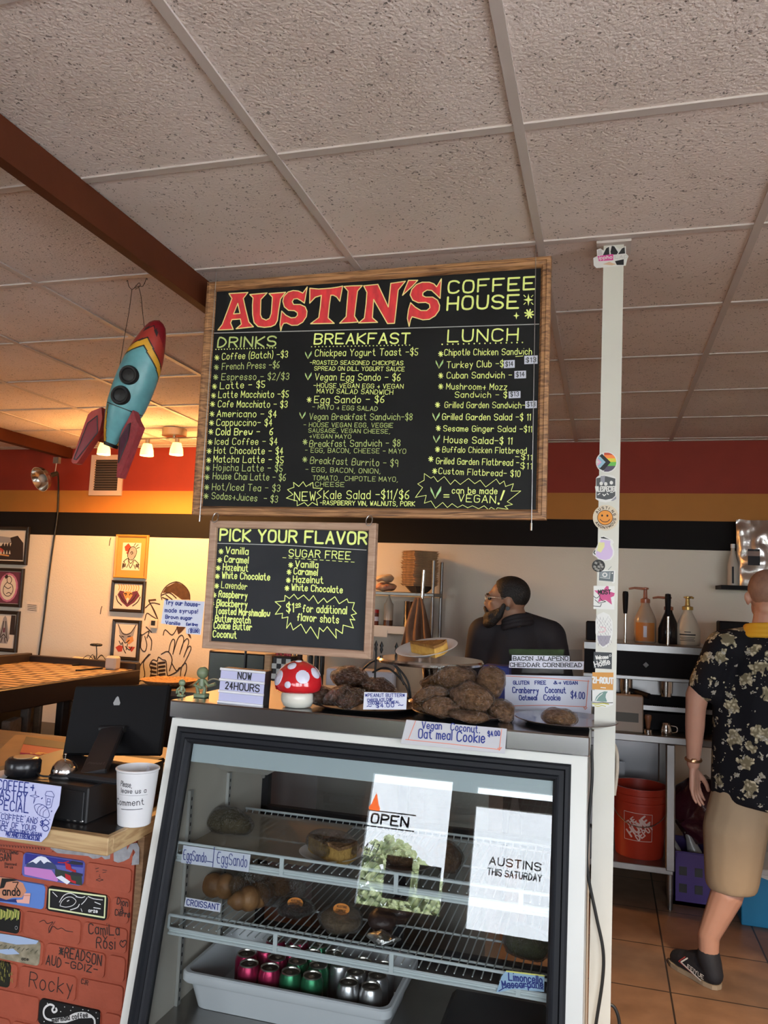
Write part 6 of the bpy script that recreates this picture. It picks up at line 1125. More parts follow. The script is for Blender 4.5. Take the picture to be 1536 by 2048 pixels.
def art5(PO, LI):
    PO([(0, 0), (1, 0), (1, 1), (0, 1)], 3, 0.2); PO([(.5 + .42 * math.cos(i * .39), .5 + .46 * math.sin(i * .39)) for i in range(16)], 4, .6); PO([(.5 + .34 * math.cos(i * .39), .5 + .40 * math.sin(i * .39)) for i in range(16)], 1, 1.2)
    for pts in ([(.42, .8), (.5, .86), (.6, .8), (.62, .7), (.54, .62), (.44, .68), (.42, .8)], [(.44, .66), (.32, .54), (.3, .36), (.42, .24), (.6, .24), (.72, .4), (.68, .56), (.58, .62)], [(.32, .54), (.5, .46), (.62, .52)], [(.34, .9), (.44, .86)], [(.45, .3), (.55, .34), (.66, .3)]): LI(pts, .006, 2)
    PO([(.30, .84), (.42, .92), (.46, .82), (.36, .76)], 2, 3)
picture('black-framed pinup sketch on a pink and plum ground, middle of the left column', -4.72, 1.372, -4.432, 1.692, FBLK, [APAP, APAP, AINK, APUR, APNK], .006, .026, art5)
def art6(PO, LI):
    for x in (.12, .88): PO([(x - .12, .4), (x + .12, .4), (x + .1, 1), (x - .1, 1)], 2)
    PO([(.42, .9), (.5, .98), (.58, .9), (.68, .6), (.78, .3), (.7, .12), (.3, .12), (.22, .3), (.34, .6)], 5, 2); PO([(.46, .6), (.54, .6), (.55, .46), (.45, .46)], 3, 3)
    for pts in ([(.3, .2), (.4, .5), (.45, .8)], [(.7, .2), (.6, .5), (.55, .8)], [(.38, .3), (.5, .4), (.62, .3)], [(.4, .15), (.45, .3)], [(.6, .15), (.55, .3)]): LI(pts, .008, 2)
picture('black-framed grey robed figure between dark trees, bottom of the left column', -4.72, 1.004, -4.438, 1.340, FBLK, [APAP, APAP, AINK, APUR, AINK, AGRY], .008, .03, art6)
mb = MB(); q = [PWL.at(*p, .2) for p in ((53, 1223), (76, 1225), (79, 1206), (53, 1203))]; mb.prism(q, (0, -.002, 0)); 
for i in range(4): pline(mb, PWL, ident, [(56, 1209 + i * 3.5), (74, 1211 + i * 3.5)], .8, 1, 2.5)
tag(fixn(link('caption_card', mb, [APAP, AINK])), 'small white caption card pinned beside the left picture column', 'card')
mb = MB(); M3 = lambda pts, sw=7, sm=3, **k: pline(mb, PWL, c_b, pts, sw, 0, 1.0, smooth=sm, **k)
for pts in ([(1185, 1240), (1180, 1200), (1220, 1140), (1290, 1110), (1350, 1140), (1385, 1190), (1390, 1240)], [(1180, 1210), (1240, 1190), (1290, 1230)], [(1190, 1225), (1230, 1240)], [(1215, 1205), (1260, 1240)], [(1065, 1300), (1110, 1265), (1170, 1275)], [(1060, 1390), (1075, 1340), (1110, 1360), (1150, 1385)], [(1090, 1245), (1120, 1310), (1155, 1385), (1130, 1320), (1088, 1250)], [(1300, 1440), (1260, 1500), (1210, 1460), (1195, 1500)], [(1030, 1440), (1035, 1500), (1090, 1470), (1075, 1520)],
            [(1040, 1500), (1030, 1590), (1060, 1620), (1075, 1570), (1060, 1510)], [(1085, 1500), (1110, 1540), (1105, 1610)], [(1110, 1480), (1070, 1440)], [(1235, 1625), (1245, 1570), (1265, 1530), (1280, 1550), (1265, 1640)], [(1265, 1640), (1300, 1530), (1330, 1500), (1345, 1540), (1315, 1640)], [(1315, 1640), (1340, 1560), (1370, 1525), (1380, 1560), (1345, 1660)], [(1345, 1660), (1370, 1600), (1390, 1580), (1395, 1610), (1340, 1720), (1310, 1740)], [(1255, 1700), (1290, 1760), (1310, 1740)], [(1320, 1800), (1330, 1730), (1360, 1705), (1365, 1750), (1350, 1800)], [(1230, 1800), (1290, 1770), (1320, 1740)],
            [(1100, 1640), (1050, 1700), (1060, 1800), (1000, 1850)], [(1010, 1760), (1040, 1700), (1090, 1640)], [(1180, 1640), (1230, 1620), (1260, 1680), (1240, 1760)], [(1090, 1830), (1110, 1760), (1095, 1720), (1120, 1680), (1150, 1690), (1160, 1660), (1190, 1680), (1215, 1690), (1220, 1760), (1230, 1810)], [(1155, 1700), (1150, 1840)], [(990, 1770), (1020, 1800), (1010, 1850)]): M3(pts)
for i in range(4): M3([(1105, 1705 + i * 30), (1140, 1715 + i * 28)], 14, 1); M3([(1165, 1705 + i * 28), (1205, 1700 + i * 28)], 14, 1)
def M3P(pts): filled(mb, PWL, [c_b(*p) for p in pts], None, 1, .8)
M3P([(1215, 1150), (1290, 1112), (1350, 1140), (1385, 1190), (1388, 1240), (1330, 1240), (1260, 1190), (1190, 1190)]); M3P([(1290, 1440), (1360, 1440), (1325, 1480), (1305, 1495)]); M3P([(1360, 1470), (1395, 1500), (1400, 1528), (1385, 1515)]); M3P([(1085, 1240), (1140, 1235), (1145, 1248), (1090, 1252)])
for (x, y) in ((800, 820), (735, 1320)): pline(mb, PWL, c_b, [(x, y + 25), (x + 5, y - 10), (x + 12, y - 30)], 6, 0, 1)
o = thing('wall_mural', 'black line mural of a robed rib-caged figure with raised hands on the wall', 'mural', (-3.05, YB, .8)); link('mural_pattern', mb, [AINK, mat('mural_brown', (.09, .045, .025), .8, var=.4, vscale=30)], o)
o = thing('thermostat', 'white wall thermostat with dark display inside the mural', 'thermostat', onY(309, 1255, YB - .004)); a, b_ = onY(302, 1256, YB), onY(317, 1238, YB); mb = MB(); mb.box(((a.x + b_.x) / 2, YB - .012, (a.z + b_.z) / 2), (b_.x - a.x, .022, b_.z - a.z), b=.004); link('cover', mb, mat('thermostat_white', (.62, .56, .45), .5), o); mb = MB(); mb.box(((a.x + b_.x) / 2, YB - .0235, (a.z + b_.z) / 2 + .004), ((b_.x - a.x) * .6, .002, (b_.z - a.z) * .5)); link('display', mb, RBLK, o)
# clamp lamp with its cord
o = thing('clamp_lamp', 'silver dome clamp lamp hanging from the far beam in front of the back wall', 'lamp', (-4.0, 4.0, 2.32)); yd = 4.0; c_ = onY(84, 957, yd); dv = Vector((-.25, -.85, -.42)).normalized(); mb = MB(); mb.lathe([(.022, -.075), (.030, -.06), (.060, -.045), (.090, -.01), (.098, .02), (.100, .022), (.096, .022), (.086, -.008), (.056, -.040), (.03, -.052)], c_, 32, axis=dv); link('reflector', mb, mat('spun_aluminium', (.62, .60, .56), .22, metal=1), o, smooth=50)
mb = MB(); mb.ell(c_ - dv * .005, (.032, .032, .032), nu=16, nv=10); link('bulb', mb, mat('frosted_bulb', (.55, .52, .48), .25), o, smooth=80); mb = MB(); mb.cyl(c_ - dv * .075, c_ - dv * .14, .019, n=14); link('socket', mb, BLK, o, smooth=40)
e = c_ - dv * .12; mb = MB(); mb.tube([e, (e.x + .01, e.y, HC - .13)], .004, 8); mb.box((e.x + .01, e.y, HC - .14), (.05, .03, .05)); link('clamp_hook', mb, STEELW, o); mb = MB(); mb.tube(catmull([c_ - dv * .14, onY(116, 948, 4.25), onY(117, 980, YB - .01), onY(115, 1030, YB - .01), onY(107, 1085, YB - .01), onY(98, 1150, YB - .01), onY(88, 1235, YB - .01), onY(77, 1318, YB - .01), onY(74, 1370, YB - .01)], 8), .007, 8); link('lamp_cord', mb, BLK, o, smooth=60)
# ------------------------------------------------------------------ table with woven top and its shelf of merchandise
def woven():
    m = bpy.data.materials.new('woven_rattan'); m.use_nodes = True; nt = m.node_tree; b = nt.nodes['Principled BSDF']; b.inputs['Roughness'].default_value = .5; tc = nt.nodes.new('ShaderNodeTexCoord'); br = nt.nodes.new('ShaderNodeTexBrick'); br.offset = .5
    for k, v in (('Scale', 1.0), ('Brick Width', .20), ('Row Height', .085), ('Mortar Size', .028), ('Mortar Smooth', 1.0)): br.inputs[k].default_value = v
    br.inputs['Color1'].default_value = (.55, .38, .22, 1); br.inputs['Color2'].default_value = (.45, .30, .17, 1); br.inputs['Mortar'].default_value = (.04, .022, .012, 1); nt.links.new(tc.outputs['Object'], br.inputs['Vector']); nt.links.new(br.outputs['Color'], b.inputs['Base Color'])
    bp = nt.nodes.new('ShaderNodeBump'); bp.inputs['Strength'].default_value = .8; bp.inputs['Distance'].default_value = .01; bp.invert = True; nt.links.new(br.outputs['Fac'], bp.inputs['Height']); nt.links.new(bp.outputs[0], b.inputs['Normal']); return m
zt_, tx0_, tx1_, ty0_, ty1_ = 1.02, -3.80, -2.90, 2.05, 3.72; ESP = mat('espresso_wood', (.020, .012, .009), .4); tb = thing('display_table', 'long dark table with woven rattan top in front of the picture wall', 'table', ((tx0_ + tx1_) / 2, (ty0_ + ty1_) / 2, 0))
mb = MB(); mb.box(((tx0_ + tx1_) / 2, (ty0_ + ty1_) / 2, zt_ - .008), (tx1_ - tx0_ - .04, ty1_ - ty0_ - .04, .016)); link('woven_top', mb, woven(), tb, loc=None)
mb = MB()
for c_, d_ in ((((tx0_ + tx1_) / 2, ty0_, zt_ - .05), (tx1_ - tx0_, .05, .12)), (((tx0_ + tx1_) / 2, ty1_, zt_ - .03), (tx1_ - tx0_, .06, .15)), ((tx0_, (ty0_ + ty1_) / 2, zt_ - .02), (.05, ty1_ - ty0_, .16)), ((tx1_, (ty0_ + ty1_) / 2, zt_ - .062), (.04, ty1_ - ty0_, .125))): mb.box(c_, d_, b=.006)
link('apron', mb, ESP, tb)
for x in (tx0_ + .03, tx1_ - .03):
    for y in (ty0_ + .03, ty1_ - .03): mb = MB(); mb.box((x, y, (zt_ - .1) / 2), (.06, .06, zt_ - .1)); link('leg', mb, ESP, tb)
mb = MB(); mb.box(((tx0_ + tx1_) / 2 + .05, (ty0_ + ty1_) / 2, .60), (tx1_ - tx0_ - .14, ty1_ - ty0_ - .06, .02)); link('lower_shelf', mb, ESP, tb); mb = MB(); mb.box((tx0_ + .12, (ty0_ + ty1_) / 2, .45), (.02, ty1_ - ty0_ - .06, .86)); link('back_panel', mb, ESP, tb)
mer = [('cardboard tag bag', (.30, .22, .15), .10, .16), ('cream packet with a black square', (.34, .29, .24), .09, .17), ('clear jar of beans', (.10, .07, .05), .08, .12), ('white round-windowed bag', (.36, .30, .24), .11, .15), ('grey folder', (.16, .14, .12), .03, .18), ('brown booklet', (.22, .15, .09), .02, .19), ('black printed magazine', (.03, .025, .022), .05, .19), ('patterned poster roll', (.25, .18, .11), .06, .17), ('tan box', (.28, .18, .10), .10, .12), ('white cup stack', (.40, .36, .32), .06, .14)]
for i, (d_, c_, wd, hh) in enumerate(mer):
    y = ty0_ + .18 + i * .14; mb = MB(); x = tx1_ - .09 - .03 * (i % 3); hh *= 1.45; wd *= 1.25
    if 'jar' in d_ or 'cup' in d_ or 'roll' in d_: mb.lathe([(wd * .45, 0), (wd * .5, .01), (wd * .5, hh * .8), (wd * .35, hh * .86), (wd * .35, hh)], (x, y, .612), 18)
    else: mb.box((0, 0, hh / 2), (.05, wd, hh), 0, RT((x, y, .612), rx=random.uniform(-.12, .12) if wd > .06 else .0, rz=random.uniform(-.3, .3)), b=.006)
    if 'square' in d_: mb.box((x + .03, y, .612 + hh * .6), (.012, .03, .035), 1)
    if 'round' in d_: mb.cyl((x + .02, y, .612 + hh * .5), (x + .034, y, .612 + hh * .5), .028, m=1)
    tag(link(d_.split()[-1] if False else ('packet' if 'packet' in d_ else 'bag' if 'bag' in d_ else 'merchandise_item'), mb, [mat('merch_%s' % d_.replace(' ', '_'), c_, .6, var=.35, vscale=35), RBLK]), d_ + ' on the shelf under the woven-top table', 'merchandise')
wz = zt_ + .001
p = Vector((-3.03, 3.61, wz)); mb = MB(); mb.box((p.x, p.y, wz + .045), (.085, .07, .09), b=.012); tag(link('charger_cube', mb, mat('charger_white', (.50, .44, .38), .4)), 'small white rounded cube on the far corner of the woven-top table', 'speaker')
p = onZ(190, 1324, wz); mb = MB(); st_ = [p + Vector((0, 0, 0)), p + Vector((.01, 0, .05)), p + Vector((.0, 0, .12))]; mb.tube(catmull(st_, 5), .0035, 8)
for k in range(7): a = k * .9; mb.ell(p + Vector((.026 * math.cos(a), .02 * math.sin(a), .125)), (.024, .018, .010), nu=10, nv=6)
for k in range(5): a = k * 1.3; mb.tube(catmull([p, p + Vector((.05 * math.cos(a), .05 * math.sin(a), .05)), p + Vector((.10 * math.cos(a), .09 * math.sin(a), .012))], 5), .0025, 6)
tag(link('black_flower', mb, BLK, smooth=60), 'black wire flower standing on the woven-top table', 'ornament')
mb = MB(); q = [onZ(*s_, wz + .001) for s_ in ((118, 1325), (160, 1328), (190, 1318), (150, 1313))]; mb.prism(q, (0, 0, .002)); tag(fixn(link('paper_sheet', mb, APAP)), 'white paper sheet lying on the woven-top table by the black flower', 'paper')
for i, (a_, b2, lb) in enumerate((((145, 1330), (175, 1327), 'black pen nearest the paper sheet on the woven table'), ((152, 1341), (205, 1336), 'longer black pen nearer the table edge on the woven top'))): mb = MB(); mb.tube([onZ(*a_, wz + .006), onZ(*b2, wz + .006)], .006, 8); tag(link('pen', mb, BLK, smooth=50), lb, 'pen')
# low side table with a basket, right of it
zs = .93; sp = onZ(300, 1392, zs); o = thing('side_table', 'black side table below the mural behind the monitor', 'table', (sp.x, 3.55, 0)); mb = MB(); mb.box((sp.x + .05, 3.76, zs - .02), (.84, .50, .04), b=.004); link('table_top', mb, mat('sidetable_top', (.10, .065, .045), .4), o); mb = MB(); mb.box((sp.x + .05, 3.76, zs / 2 - .02), (.80, .46, zs - .04)); link('cabinet_body', mb, ESP, o)
bk_ = onZ(352, 1372, zs); mb = MB(); mb.lathe([(.10, 0), (.15, .012), (.185, .035), (.19, .040), (.18, .040), (.145, .020), (0, .014)], (bk_.x - .06, 3.72, zs), 36, fn if False else 0); mb.v = [v + noise.noise_vector(v * 45) * .004 for v in mb.v]; tag(link('wicker_basket', mb, mat('wicker', (.50, .28, .12), .6, var=.6, vscale=60, bump=1, bscale=80), smooth=40), 'shallow wicker basket on the black side table', 'basket')
blk('tall_cabinet', 'tall dark cabinet standing at the left behind the microwave and below the flavour board', 'cabinet', 418, 1300, 520, 3.0, .3, ESP, z0=0.0)

# ------------------------------------------------------------------ the sticker-covered post
YP = 1.25; PST = Plane((0, YP, 0), (0, -1, 0), .0006); POSTW = mat('post_cream', (.60, .585, .52), .4, var=.06, vscale=6)
a = onY(1190, 2040, YP); mb = MB(); P0 = [(.170, YP, 0), (.228, YP, 0), (.228, YP + .058, 0), (.170, YP + .058, 0)]; P1 = [(.1875, YP, HC), (.246, YP, HC), (.246, YP + .058, HC), (.1875, YP + .058, HC)]
mb.add(P0 + P1, [(3, 2, 1, 0), (4, 5, 6, 7), (0, 1, 5, 4), (1, 2, 6, 5), (2, 3, 7, 6), (3, 0, 4, 7)]); structure(link('support_pillar', mb, POSTW)); mb = MB(); mb.box((.217, YP + .03, HC - .004), (.10, .10, .008)); structure(link('trim_2', mb, T_BAR))
sp1 = crop(1175, 895, 12.047); sp2 = crop(1175, 1060, 12.047); sp3 = crop(1170, 1220, 9.7524); sp0 = crop(1160, 440, 3.9385)
SW = mat('sticker_white', (.66, .65, .62), .35)
def sticker(label, outline, f, draws, mats, th=.0006, k0=0.0):
    mb = MB(); filled(mb, PST, [f(*p) for p in outline], None, 0, k0 + .6)
    for fn_ in draws: fn_(mb)
    return tag(link('sticker', mb, mats), label, 'sticker', 'stickers on the post')
SP = lambda pts, m, f, k=1.6: (lambda mb: filled(mb, PST, [f(*p) for p in pts], None, m, k))
SL = lambda pts, sw, m, f, k=2.4, **kw: (lambda mb: pline(mb, PST, f, pts, sw, m, k, **kw))
SWR = lambda s_, a, b, h, sw, m, f, k=2.6, **kw: (lambda mb: pwrite(mb, PST, f, s_, a, b, h, sw, m, k=k, **kw))
K = lambda h: C_(h, 'ink_' + h)
def clipc(pts, cx, cy, R):
    """a polygon held inside a circle"""
    return [(cx + (x - cx) * min(1, R / max(1e-6, math.hypot(x - cx, y - cy))), cy + (y - cy) * min(1, R / max(1e-6, math.hypot(x - cx, y - cy)))) for x, y in pts]
def band(y0, y1, cx=460, cy=355, R=232):
    out = []
    for y in (y0, y1): out.append([(cx - 60, y), (cx + math.sqrt(max(0, R * R - (y - cy) ** 2)), y)])
    n_ = 6; right = [(cx + math.sqrt(max(0, R * R - (y0 + (y1 - y0) * i / n_ - cy) ** 2)), y0 + (y1 - y0) * i / n_) for i in range(n_ + 1)]
    return [(cx - 60, y0)] + right + [(cx - 60, y1)]
def arc_band(a0, a1, cx, cy, R): return [(cx + R * math.cos(a0 + (a1 - a0) * i / 10), cy + R * math.sin(a0 + (a1 - a0) * i / 10)) for i in range(11)]
sticker('pride chevron rainbow round sticker, highest of the round stickers on the post', circ(462, 355, 262, 255), sp1, [SP(band(127, 180), 1, sp1), SP(band(180, 262), 2, sp1), SP(band(262, 350), 3, sp1), SP(band(350, 445), 4, sp1), SP(band(445, 583), 5, sp1),
    SP([(285, 205), (350, 155), (560, 355), (380, 560), (285, 510), (240, 440), (230, 355), (240, 280)], 6, sp1, 2.2), SP([(262, 225), (300, 215), (435, 355), (300, 500), (255, 470), (232, 400), (230, 320)], 7, sp1, 2.8), SP([(240, 260), (340, 358), (240, 450), (230, 355)], 8, sp1, 3.4), SP([(232, 310), (290, 355), (232, 400)], 0, sp1, 4.0)], [SW, K('b8402c'), K('e8803a'), K('cfc43a'), K('5fae48'), K('4c4358'), K('16181a'), K('8fb4c8'), K('d9a0c0')])
sticker('dark round band sticker with white skulls and spiky lettering', [(205, 735)] + [(445 + 255 * math.sin(t), 660 + 75 * (1 - math.cos(t)) * 1.0) for t in [-.8, -.4, 0, .4, .8]] + [(690, 740), (690, 1170), (560, 1300), (440, 1325), (300, 1300), (195, 1240)], sp1, [SP([(215, 745), (440, 690), (670, 750), (670, 1160), (600, 1230), (440, 1262), (215, 1220)], 1, sp1), SP([(315, 690), (420, 680), (415, 860), (315, 850)], 2, sp1, 2.2), SP([(560, 1290), (690, 1170), (690, 1240), (620, 1285)], 2, sp1, 2.2)] + [SP(circ(x, y, 42, 46, 12), 0, sp1, 3) for x, y in ((330, 870), (440, 880), (575, 850))] + [SWR('VILESPECTER', (195, 1060), (690, 1055), 120, 26, 0, sp1), SL([(250, 1140), (300, 1105)], 22, 0, sp1), SL([(370, 1130), (400, 1165), (440, 1130)], 24, 0, sp1), SL([(470, 1100), (500, 1135)], 22, 0, sp1), SL([(550, 1085), (610, 1085)], 18, 0, sp1)], [SW, K('4a4c4e'), K('8a8a94')])
def round_text(mb):
    for s_, a0, a1, flip in (('AUSTINS', 3.55, 6.15, 1), ('ANONYMOUS', 2.75, .02, -1)):
        for i, ch in enumerate(s_):
            t = a0 + (a1 - a0) * (i + .5) / len(s_); R = 235; cx, cy = 425, 1690; x, y = cx + R * math.cos(t), cy + R * math.sin(t) * 1.02; tx, ty = (-math.sin(t), math.cos(t)) if flip > 0 else (math.sin(t), -math.cos(t)); w_ = 22; nx, ny = (math.cos(t), math.sin(t)) if flip < 0 else (-math.cos(t), -math.sin(t))
            pwrite(mb, PST, sp1, ch, (x - tx * w_ + nx * 28, y - ty * w_ + ny * 28), (x + tx * w_ + nx * 28, y + ty * w_ + ny * 28), 56, 13, 1, k=2.4)
sticker("cream round AUSTIN'S ANONYMOUS sticker with an orange smiley face", circ(440, 1690, 312, 310), sp1, [SP(circ(425, 1690, 190, 185), 1, sp1, 1.4), SP(circ(425, 1690, 176, 171), 2, sp1, 2.0), SP(circ(352, 1640, 24, 26, 12), 1, sp1, 2.8), SP(circ(480, 1645, 24, 26, 12), 1, sp1, 2.8), SL([(300, 1730), (360, 1780), (425, 1795), (490, 1780), (535, 1735)], 16, 1, sp1, 2.8, smooth=4), round_text], [mat('sticker_cream', (.60, .50, .36), .4), K('2a1410'), K('d98a2c')])
sticker('lilac pitcher-shaped sticker with a pale yellow patch', [(300, 190), (360, 140), (430, 160), (600, 235), (640, 300), (600, 340), (645, 520), (640, 600), (560, 720), (430, 745), (280, 715), (190, 630), (130, 600), (130, 530), (200, 460)], sp2, [SP([(320, 230), (555, 260), (545, 350), (610, 500), (600, 610), (540, 690), (430, 725), (290, 695), (200, 620), (210, 540), (270, 420)], 1, sp2), SP([(270, 300), (410, 300), (410, 400), (320, 545), (230, 500)], 2, sp2, 2.4), SP([(320, 175), (390, 165), (540, 235), (450, 215), (325, 200)], 3, sp2, 2.8), SL([(180, 500), (155, 545), (185, 585)], 22, 3, sp2, 2.6)], [SW, K('c9b2d6'), K('d8d49a'), K('1a1214')])
sticker('small black round sticker with a grey basket-weave pattern', circ(265, 862, 158, 150), sp2, [SP([(x, y), (x + 62, y + 22), (x + 48, y + 72), (x - 14, y + 50)], 1 + (x + y) // 10 % 2, sp2, 4.0) for x, y in ((180, 760), (270, 745), (150, 850), (300, 800), (250, 850), (180, 900), (230, 930), (300, 910), (330, 850))], [K('181715'), K('8a8682'), K('55524e')], k0=2.0)
sticker('grey vintage television sticker with a ring on its screen', [(265, 990), (420, 960), (670, 980), (655, 1270), (600, 1290), (590, 1245), (280, 1230), (265, 1250)], sp2, [SP([(285, 1000), (635, 990), (620, 1245), (275, 1215)], 1, sp2), SP([(305, 1010), (545, 1015), (535, 1170), (300, 1150)], 2, sp2, 2.2), SL(circ(418, 1080, 48, 44, 18), 24, 0, sp2, 3, closed=True), SL([(300, 1150), (535, 1172), (545, 1015)], 9, 0, sp2, 3), SP(circ(598, 1042, 18, 18, 10), 0, sp2, 3), SL([(500, 960), (575, 880)], 10, 1, sp2, 1.4)], [SW, K('5c6468'), K('7c8488')], k0=.3)
sticker('white square sticker with a pink star and MOST lettering', [(150, 1345), (655, 1355), (645, 1915), (145, 1900)], sp2, [SP([(455, 1350), (505, 1355), (525, 1480), (655, 1520), (640, 1590), (560, 1625), (590, 1800), (440, 1690), (350, 1700), (250, 1740), (300, 1590), (160, 1455), (300, 1460), (380, 1450)], 1, sp2), SWR('MOST', (265, 1545), (560, 1540), 100, 24, 2, sp2), SL([(145, 1590), (200, 1640), (250, 1630), (290, 1570), (300, 1640), (350, 1700), (440, 1725), (330, 1755), (270, 1760), (180, 1680)], 14, 2, sp2), SL([(145, 1830), (310, 1845), (335, 1780)], 14, 2, sp2)], [SW, K('c04a80'), K('15101a')], k0=.1)
random.seed(11)
sticker('tall oval sticker with grey scribbled cactus-like hatching', [(205, 200), (250, 90), (360, 40), (470, 90), (535, 220), (540, 460), (500, 640), (420, 715), (350, 740), (290, 690), (230, 600), (205, 440)], sp3, [SL([(230 + (i * 37) % 280, 120 + (i * 53) % 560), (240 + (i * 37) % 280 + random.uniform(-14, 14), 165 + (i * 53) % 560)], 5, 1 + (i % 5 == 0) + 0, sp3) for i in range(90)] + [SL([(300, 330), (390, 350), (380, 420), (280, 430)], 16, 3, sp3, smooth=3), SP([(235, 500), (500, 500), (470, 640), (350, 715), (270, 650)], 4, sp3, 1.2)], [SW, K('8f8c90'), K('6a6670'), K('d9a8ae'), K('9a94a0')])
sticker('black square Welcome to our Home sticker with white script', [(170, 815), (525, 832), (522, 1155), (168, 1135)], sp3, [SWR('Welcome', (215, 960), (455, 945), 70, 15, 1, sp3), SWR('to our', (290, 1005), (415, 1000), 40, 9, 1, sp3), SWR('Home', (200, 1115), (490, 1055), 110, 20, 1, sp3), SL(circ(490, 890, 18, 20, 8), 8, 1, sp3, closed=True)], [K('33363a'), SW])
sticker('orange strip sticker with white block letters', [(145, 1215), (555, 1220), (548, 1562), (140, 1545)], sp3, [SWR('ZI-ROUT', (150, 1415), (545, 1435), 110, 30, 1, sp3), SWR('---', (310, 1530), (400, 1538), 40, 18, 1, sp3)], [K('c58a3e'), SW])
sticker('grey-green shark fin sticker over yellow waves, lowest on the post', [(140, 1560), (548, 1572), (548, 1850), (420, 1900), (140, 1880)], sp3, [SP([(190, 1775), (220, 1690), (290, 1620), (380, 1585), (445, 1590), (410, 1640), (400, 1700), (430, 1780), (420, 1790)], 1, sp3), SL([(210, 1770), (260, 1690), (340, 1625)], 16, 0, sp3), SL([(145, 1795), (250, 1805), (330, 1795), (430, 1810), (540, 1805)], 14, 2, sp3, smooth=3), SL([(150, 1825), (250, 1835), (340, 1820), (460, 1835)], 22, 3, sp3, smooth=3), SL([(190, 1865), (260, 1878), (330, 1862), (400, 1878)], 14, 3, sp3, smooth=3)], [SW, K('6f8d86'), K('3c403c'), K('b5ae4a')])
sticker('die-cut black and white cats sticker with pink lettering at the post top', [(105, 300), (135, 285), (132, 235), (160, 225), (185, 240), (225, 205), (270, 200), (310, 230), (360, 205), (362, 265), (382, 285), (372, 310), (360, 360), (290, 365), (130, 380), (108, 360)], sp0, [SP([(140, 235), (170, 232), (175, 275), (140, 280)], 3, sp0), SP([(180, 280), (205, 225), (228, 212), (232, 275)], 1, sp0), SP([(240, 250), (250, 205), (270, 208), (300, 255), (290, 272), (245, 275)], 1, sp0), SP([(300, 270), (330, 225), (352, 215), (355, 265)], 1, sp0), SP([(275, 325), (345, 310), (345, 355), (290, 355)], 1, sp0), SP([(138, 285), (262, 270), (262, 318), (148, 325)], 2, sp0, 2.2), SWR('ippho', (152, 312), (252, 305), 26, 6, 0, sp0, 3), SWR('LAD', (275, 305), (372, 302), 26, 4, 3, sp0, 3), SP([(180, 350), (230, 330), (285, 350), (250, 358)], 4, sp0)], [SW, K('15151a'), K('c43f88'), K('b8b4b4'), K('c9a98c')], k0=.2)
mb = MB(); mb.tube(catmull([onY(*q, YP - .02) for q in ((1183, 1490), (1184, 1560), (1176, 1660), (1175, 1740), (1192, 1830), (1206, 1900), (1205, 1960), (1192, 2048), (1188, 2090))], 8), .0045, 8); tag(link('power_cable', mb, BLK, smooth=60), 'black power cable hanging down between the case and the post', 'cable')
mb = MB(); mb.tube(catmull([onY(*q, 1.36) for q in ((1218, 2008), (1228, 2014), (1236, 2032), (1240, 2060), (1240, 2100))], 8), .005, 8); tag(link('power_cable', mb, BLK, smooth=60), 'black cable curling out low behind the right of the post', 'cable')
mb = MB(); mb.tube(catmull([onY(1215, 1470, 1.312)] + [onY(*q, 1.36) for q in ((1232, 1500), (1234, 1540), (1228, 1590))], 8), .006, 8); tag(link('cord', mb, mat('beige_cord', (.42, .36, .28), .5), smooth=60), 'beige cord looping behind the post beside the red bucket', 'cord')
# ------------------------------------------------------------------ espresso bar
zc, yc0, yc1 = .905, 3.50, 4.20; STL = mat('bar_steel', (.30, .295, .29), .38, metal=1, var=.15, vscale=5); BPAN = mat('machine_black', (.008, .007, .008), .6, spec=.12)
o = thing('espresso_counter', 'stainless steel counter under the espresso machine with a bucket on its lower shelf', 'counter', (.2, 3.85, 0)); mb = MB(); mb.box((.32, (yc0 + yc1) / 2, zc - .02), (1.5, yc1 - yc0, .04), b=.004); link('worktop', mb, STL, o)
mb = MB(); mb.box((.07, (yc0 + yc1) / 2, .20), (1.0, yc1 - yc0 - .02, .035), b=.003); link('lower_shelf', mb, STL, o)
for x in (-.40, .555):
    for y in (yc0 + .03, yc1 - .05):
        mb = MB(); mb.box((x, y, .20 + (zc - .24) / 2), (.048, .048, zc - .24), b=.006); mb.cyl((x, y, .08), (x, y, .2), .018, n=14); mb.cyl((x, y, 0), (x, y, .085), .012, .016, n=14); link('leg', mb, STL, o, smooth=30)
mb = MB(); mb.box((.07, yc1 - .04, .53), (.95, .01, .60)); mb.box((.15, yc1 - .18, .60), (.36, .02, .10)); link('back_panel', mb, mat('dull_back_steel', (.26, .26, .27), .3, metal=.9), o)
ym0, ym1 = 3.62, 4.10; mz = 1.385; em = thing('espresso_machine', 'two-lever stainless and black espresso machine on the steel counter behind the post', 'espresso machine', (.42, 3.86, zc)); mx0, mx1 = .085, .80; mxc = (mx0 + mx1) / 2; mw = mx1 - mx0
mb = MB(); mb.box((mxc, (ym0 + ym1) / 2, mz - .020), (mw, ym1 - ym0, .045), b=.004); mb.box((mxc, (ym0 + ym1) / 2, 1.198), (mw, ym1 - ym0, .022), b=.003); mb.box((mxc, ym0 + .17, 1.09), (mw, .02, .20)); mb.box((mxc, ym0 + .02, 1.035), (mw, .012, .025)); link('steel_trim', mb, STL, em)
mb = MB(); mb.box((mxc, ym0 + .2, 1.285), (mw - .012, .38, .155)); mb.box((mxc, ym0 + .30, 1.0), (mw - .01, .34, .19)); mb.box((mxc, ym0 + .02, .965), (mw - .02, .02, .09)); link('black_body', mb, BPAN, em)
mb = MB(); p = onY(1292, 1330, ym0); mb.lathe([(.016, 0), (.016, .003), (0, .004)], (p.x, ym0 + .008, p.z), 4, axis=(0, -1, 0)); link('badge', mb, mat('badge_pewter', (.14, .14, .14), .4), em)
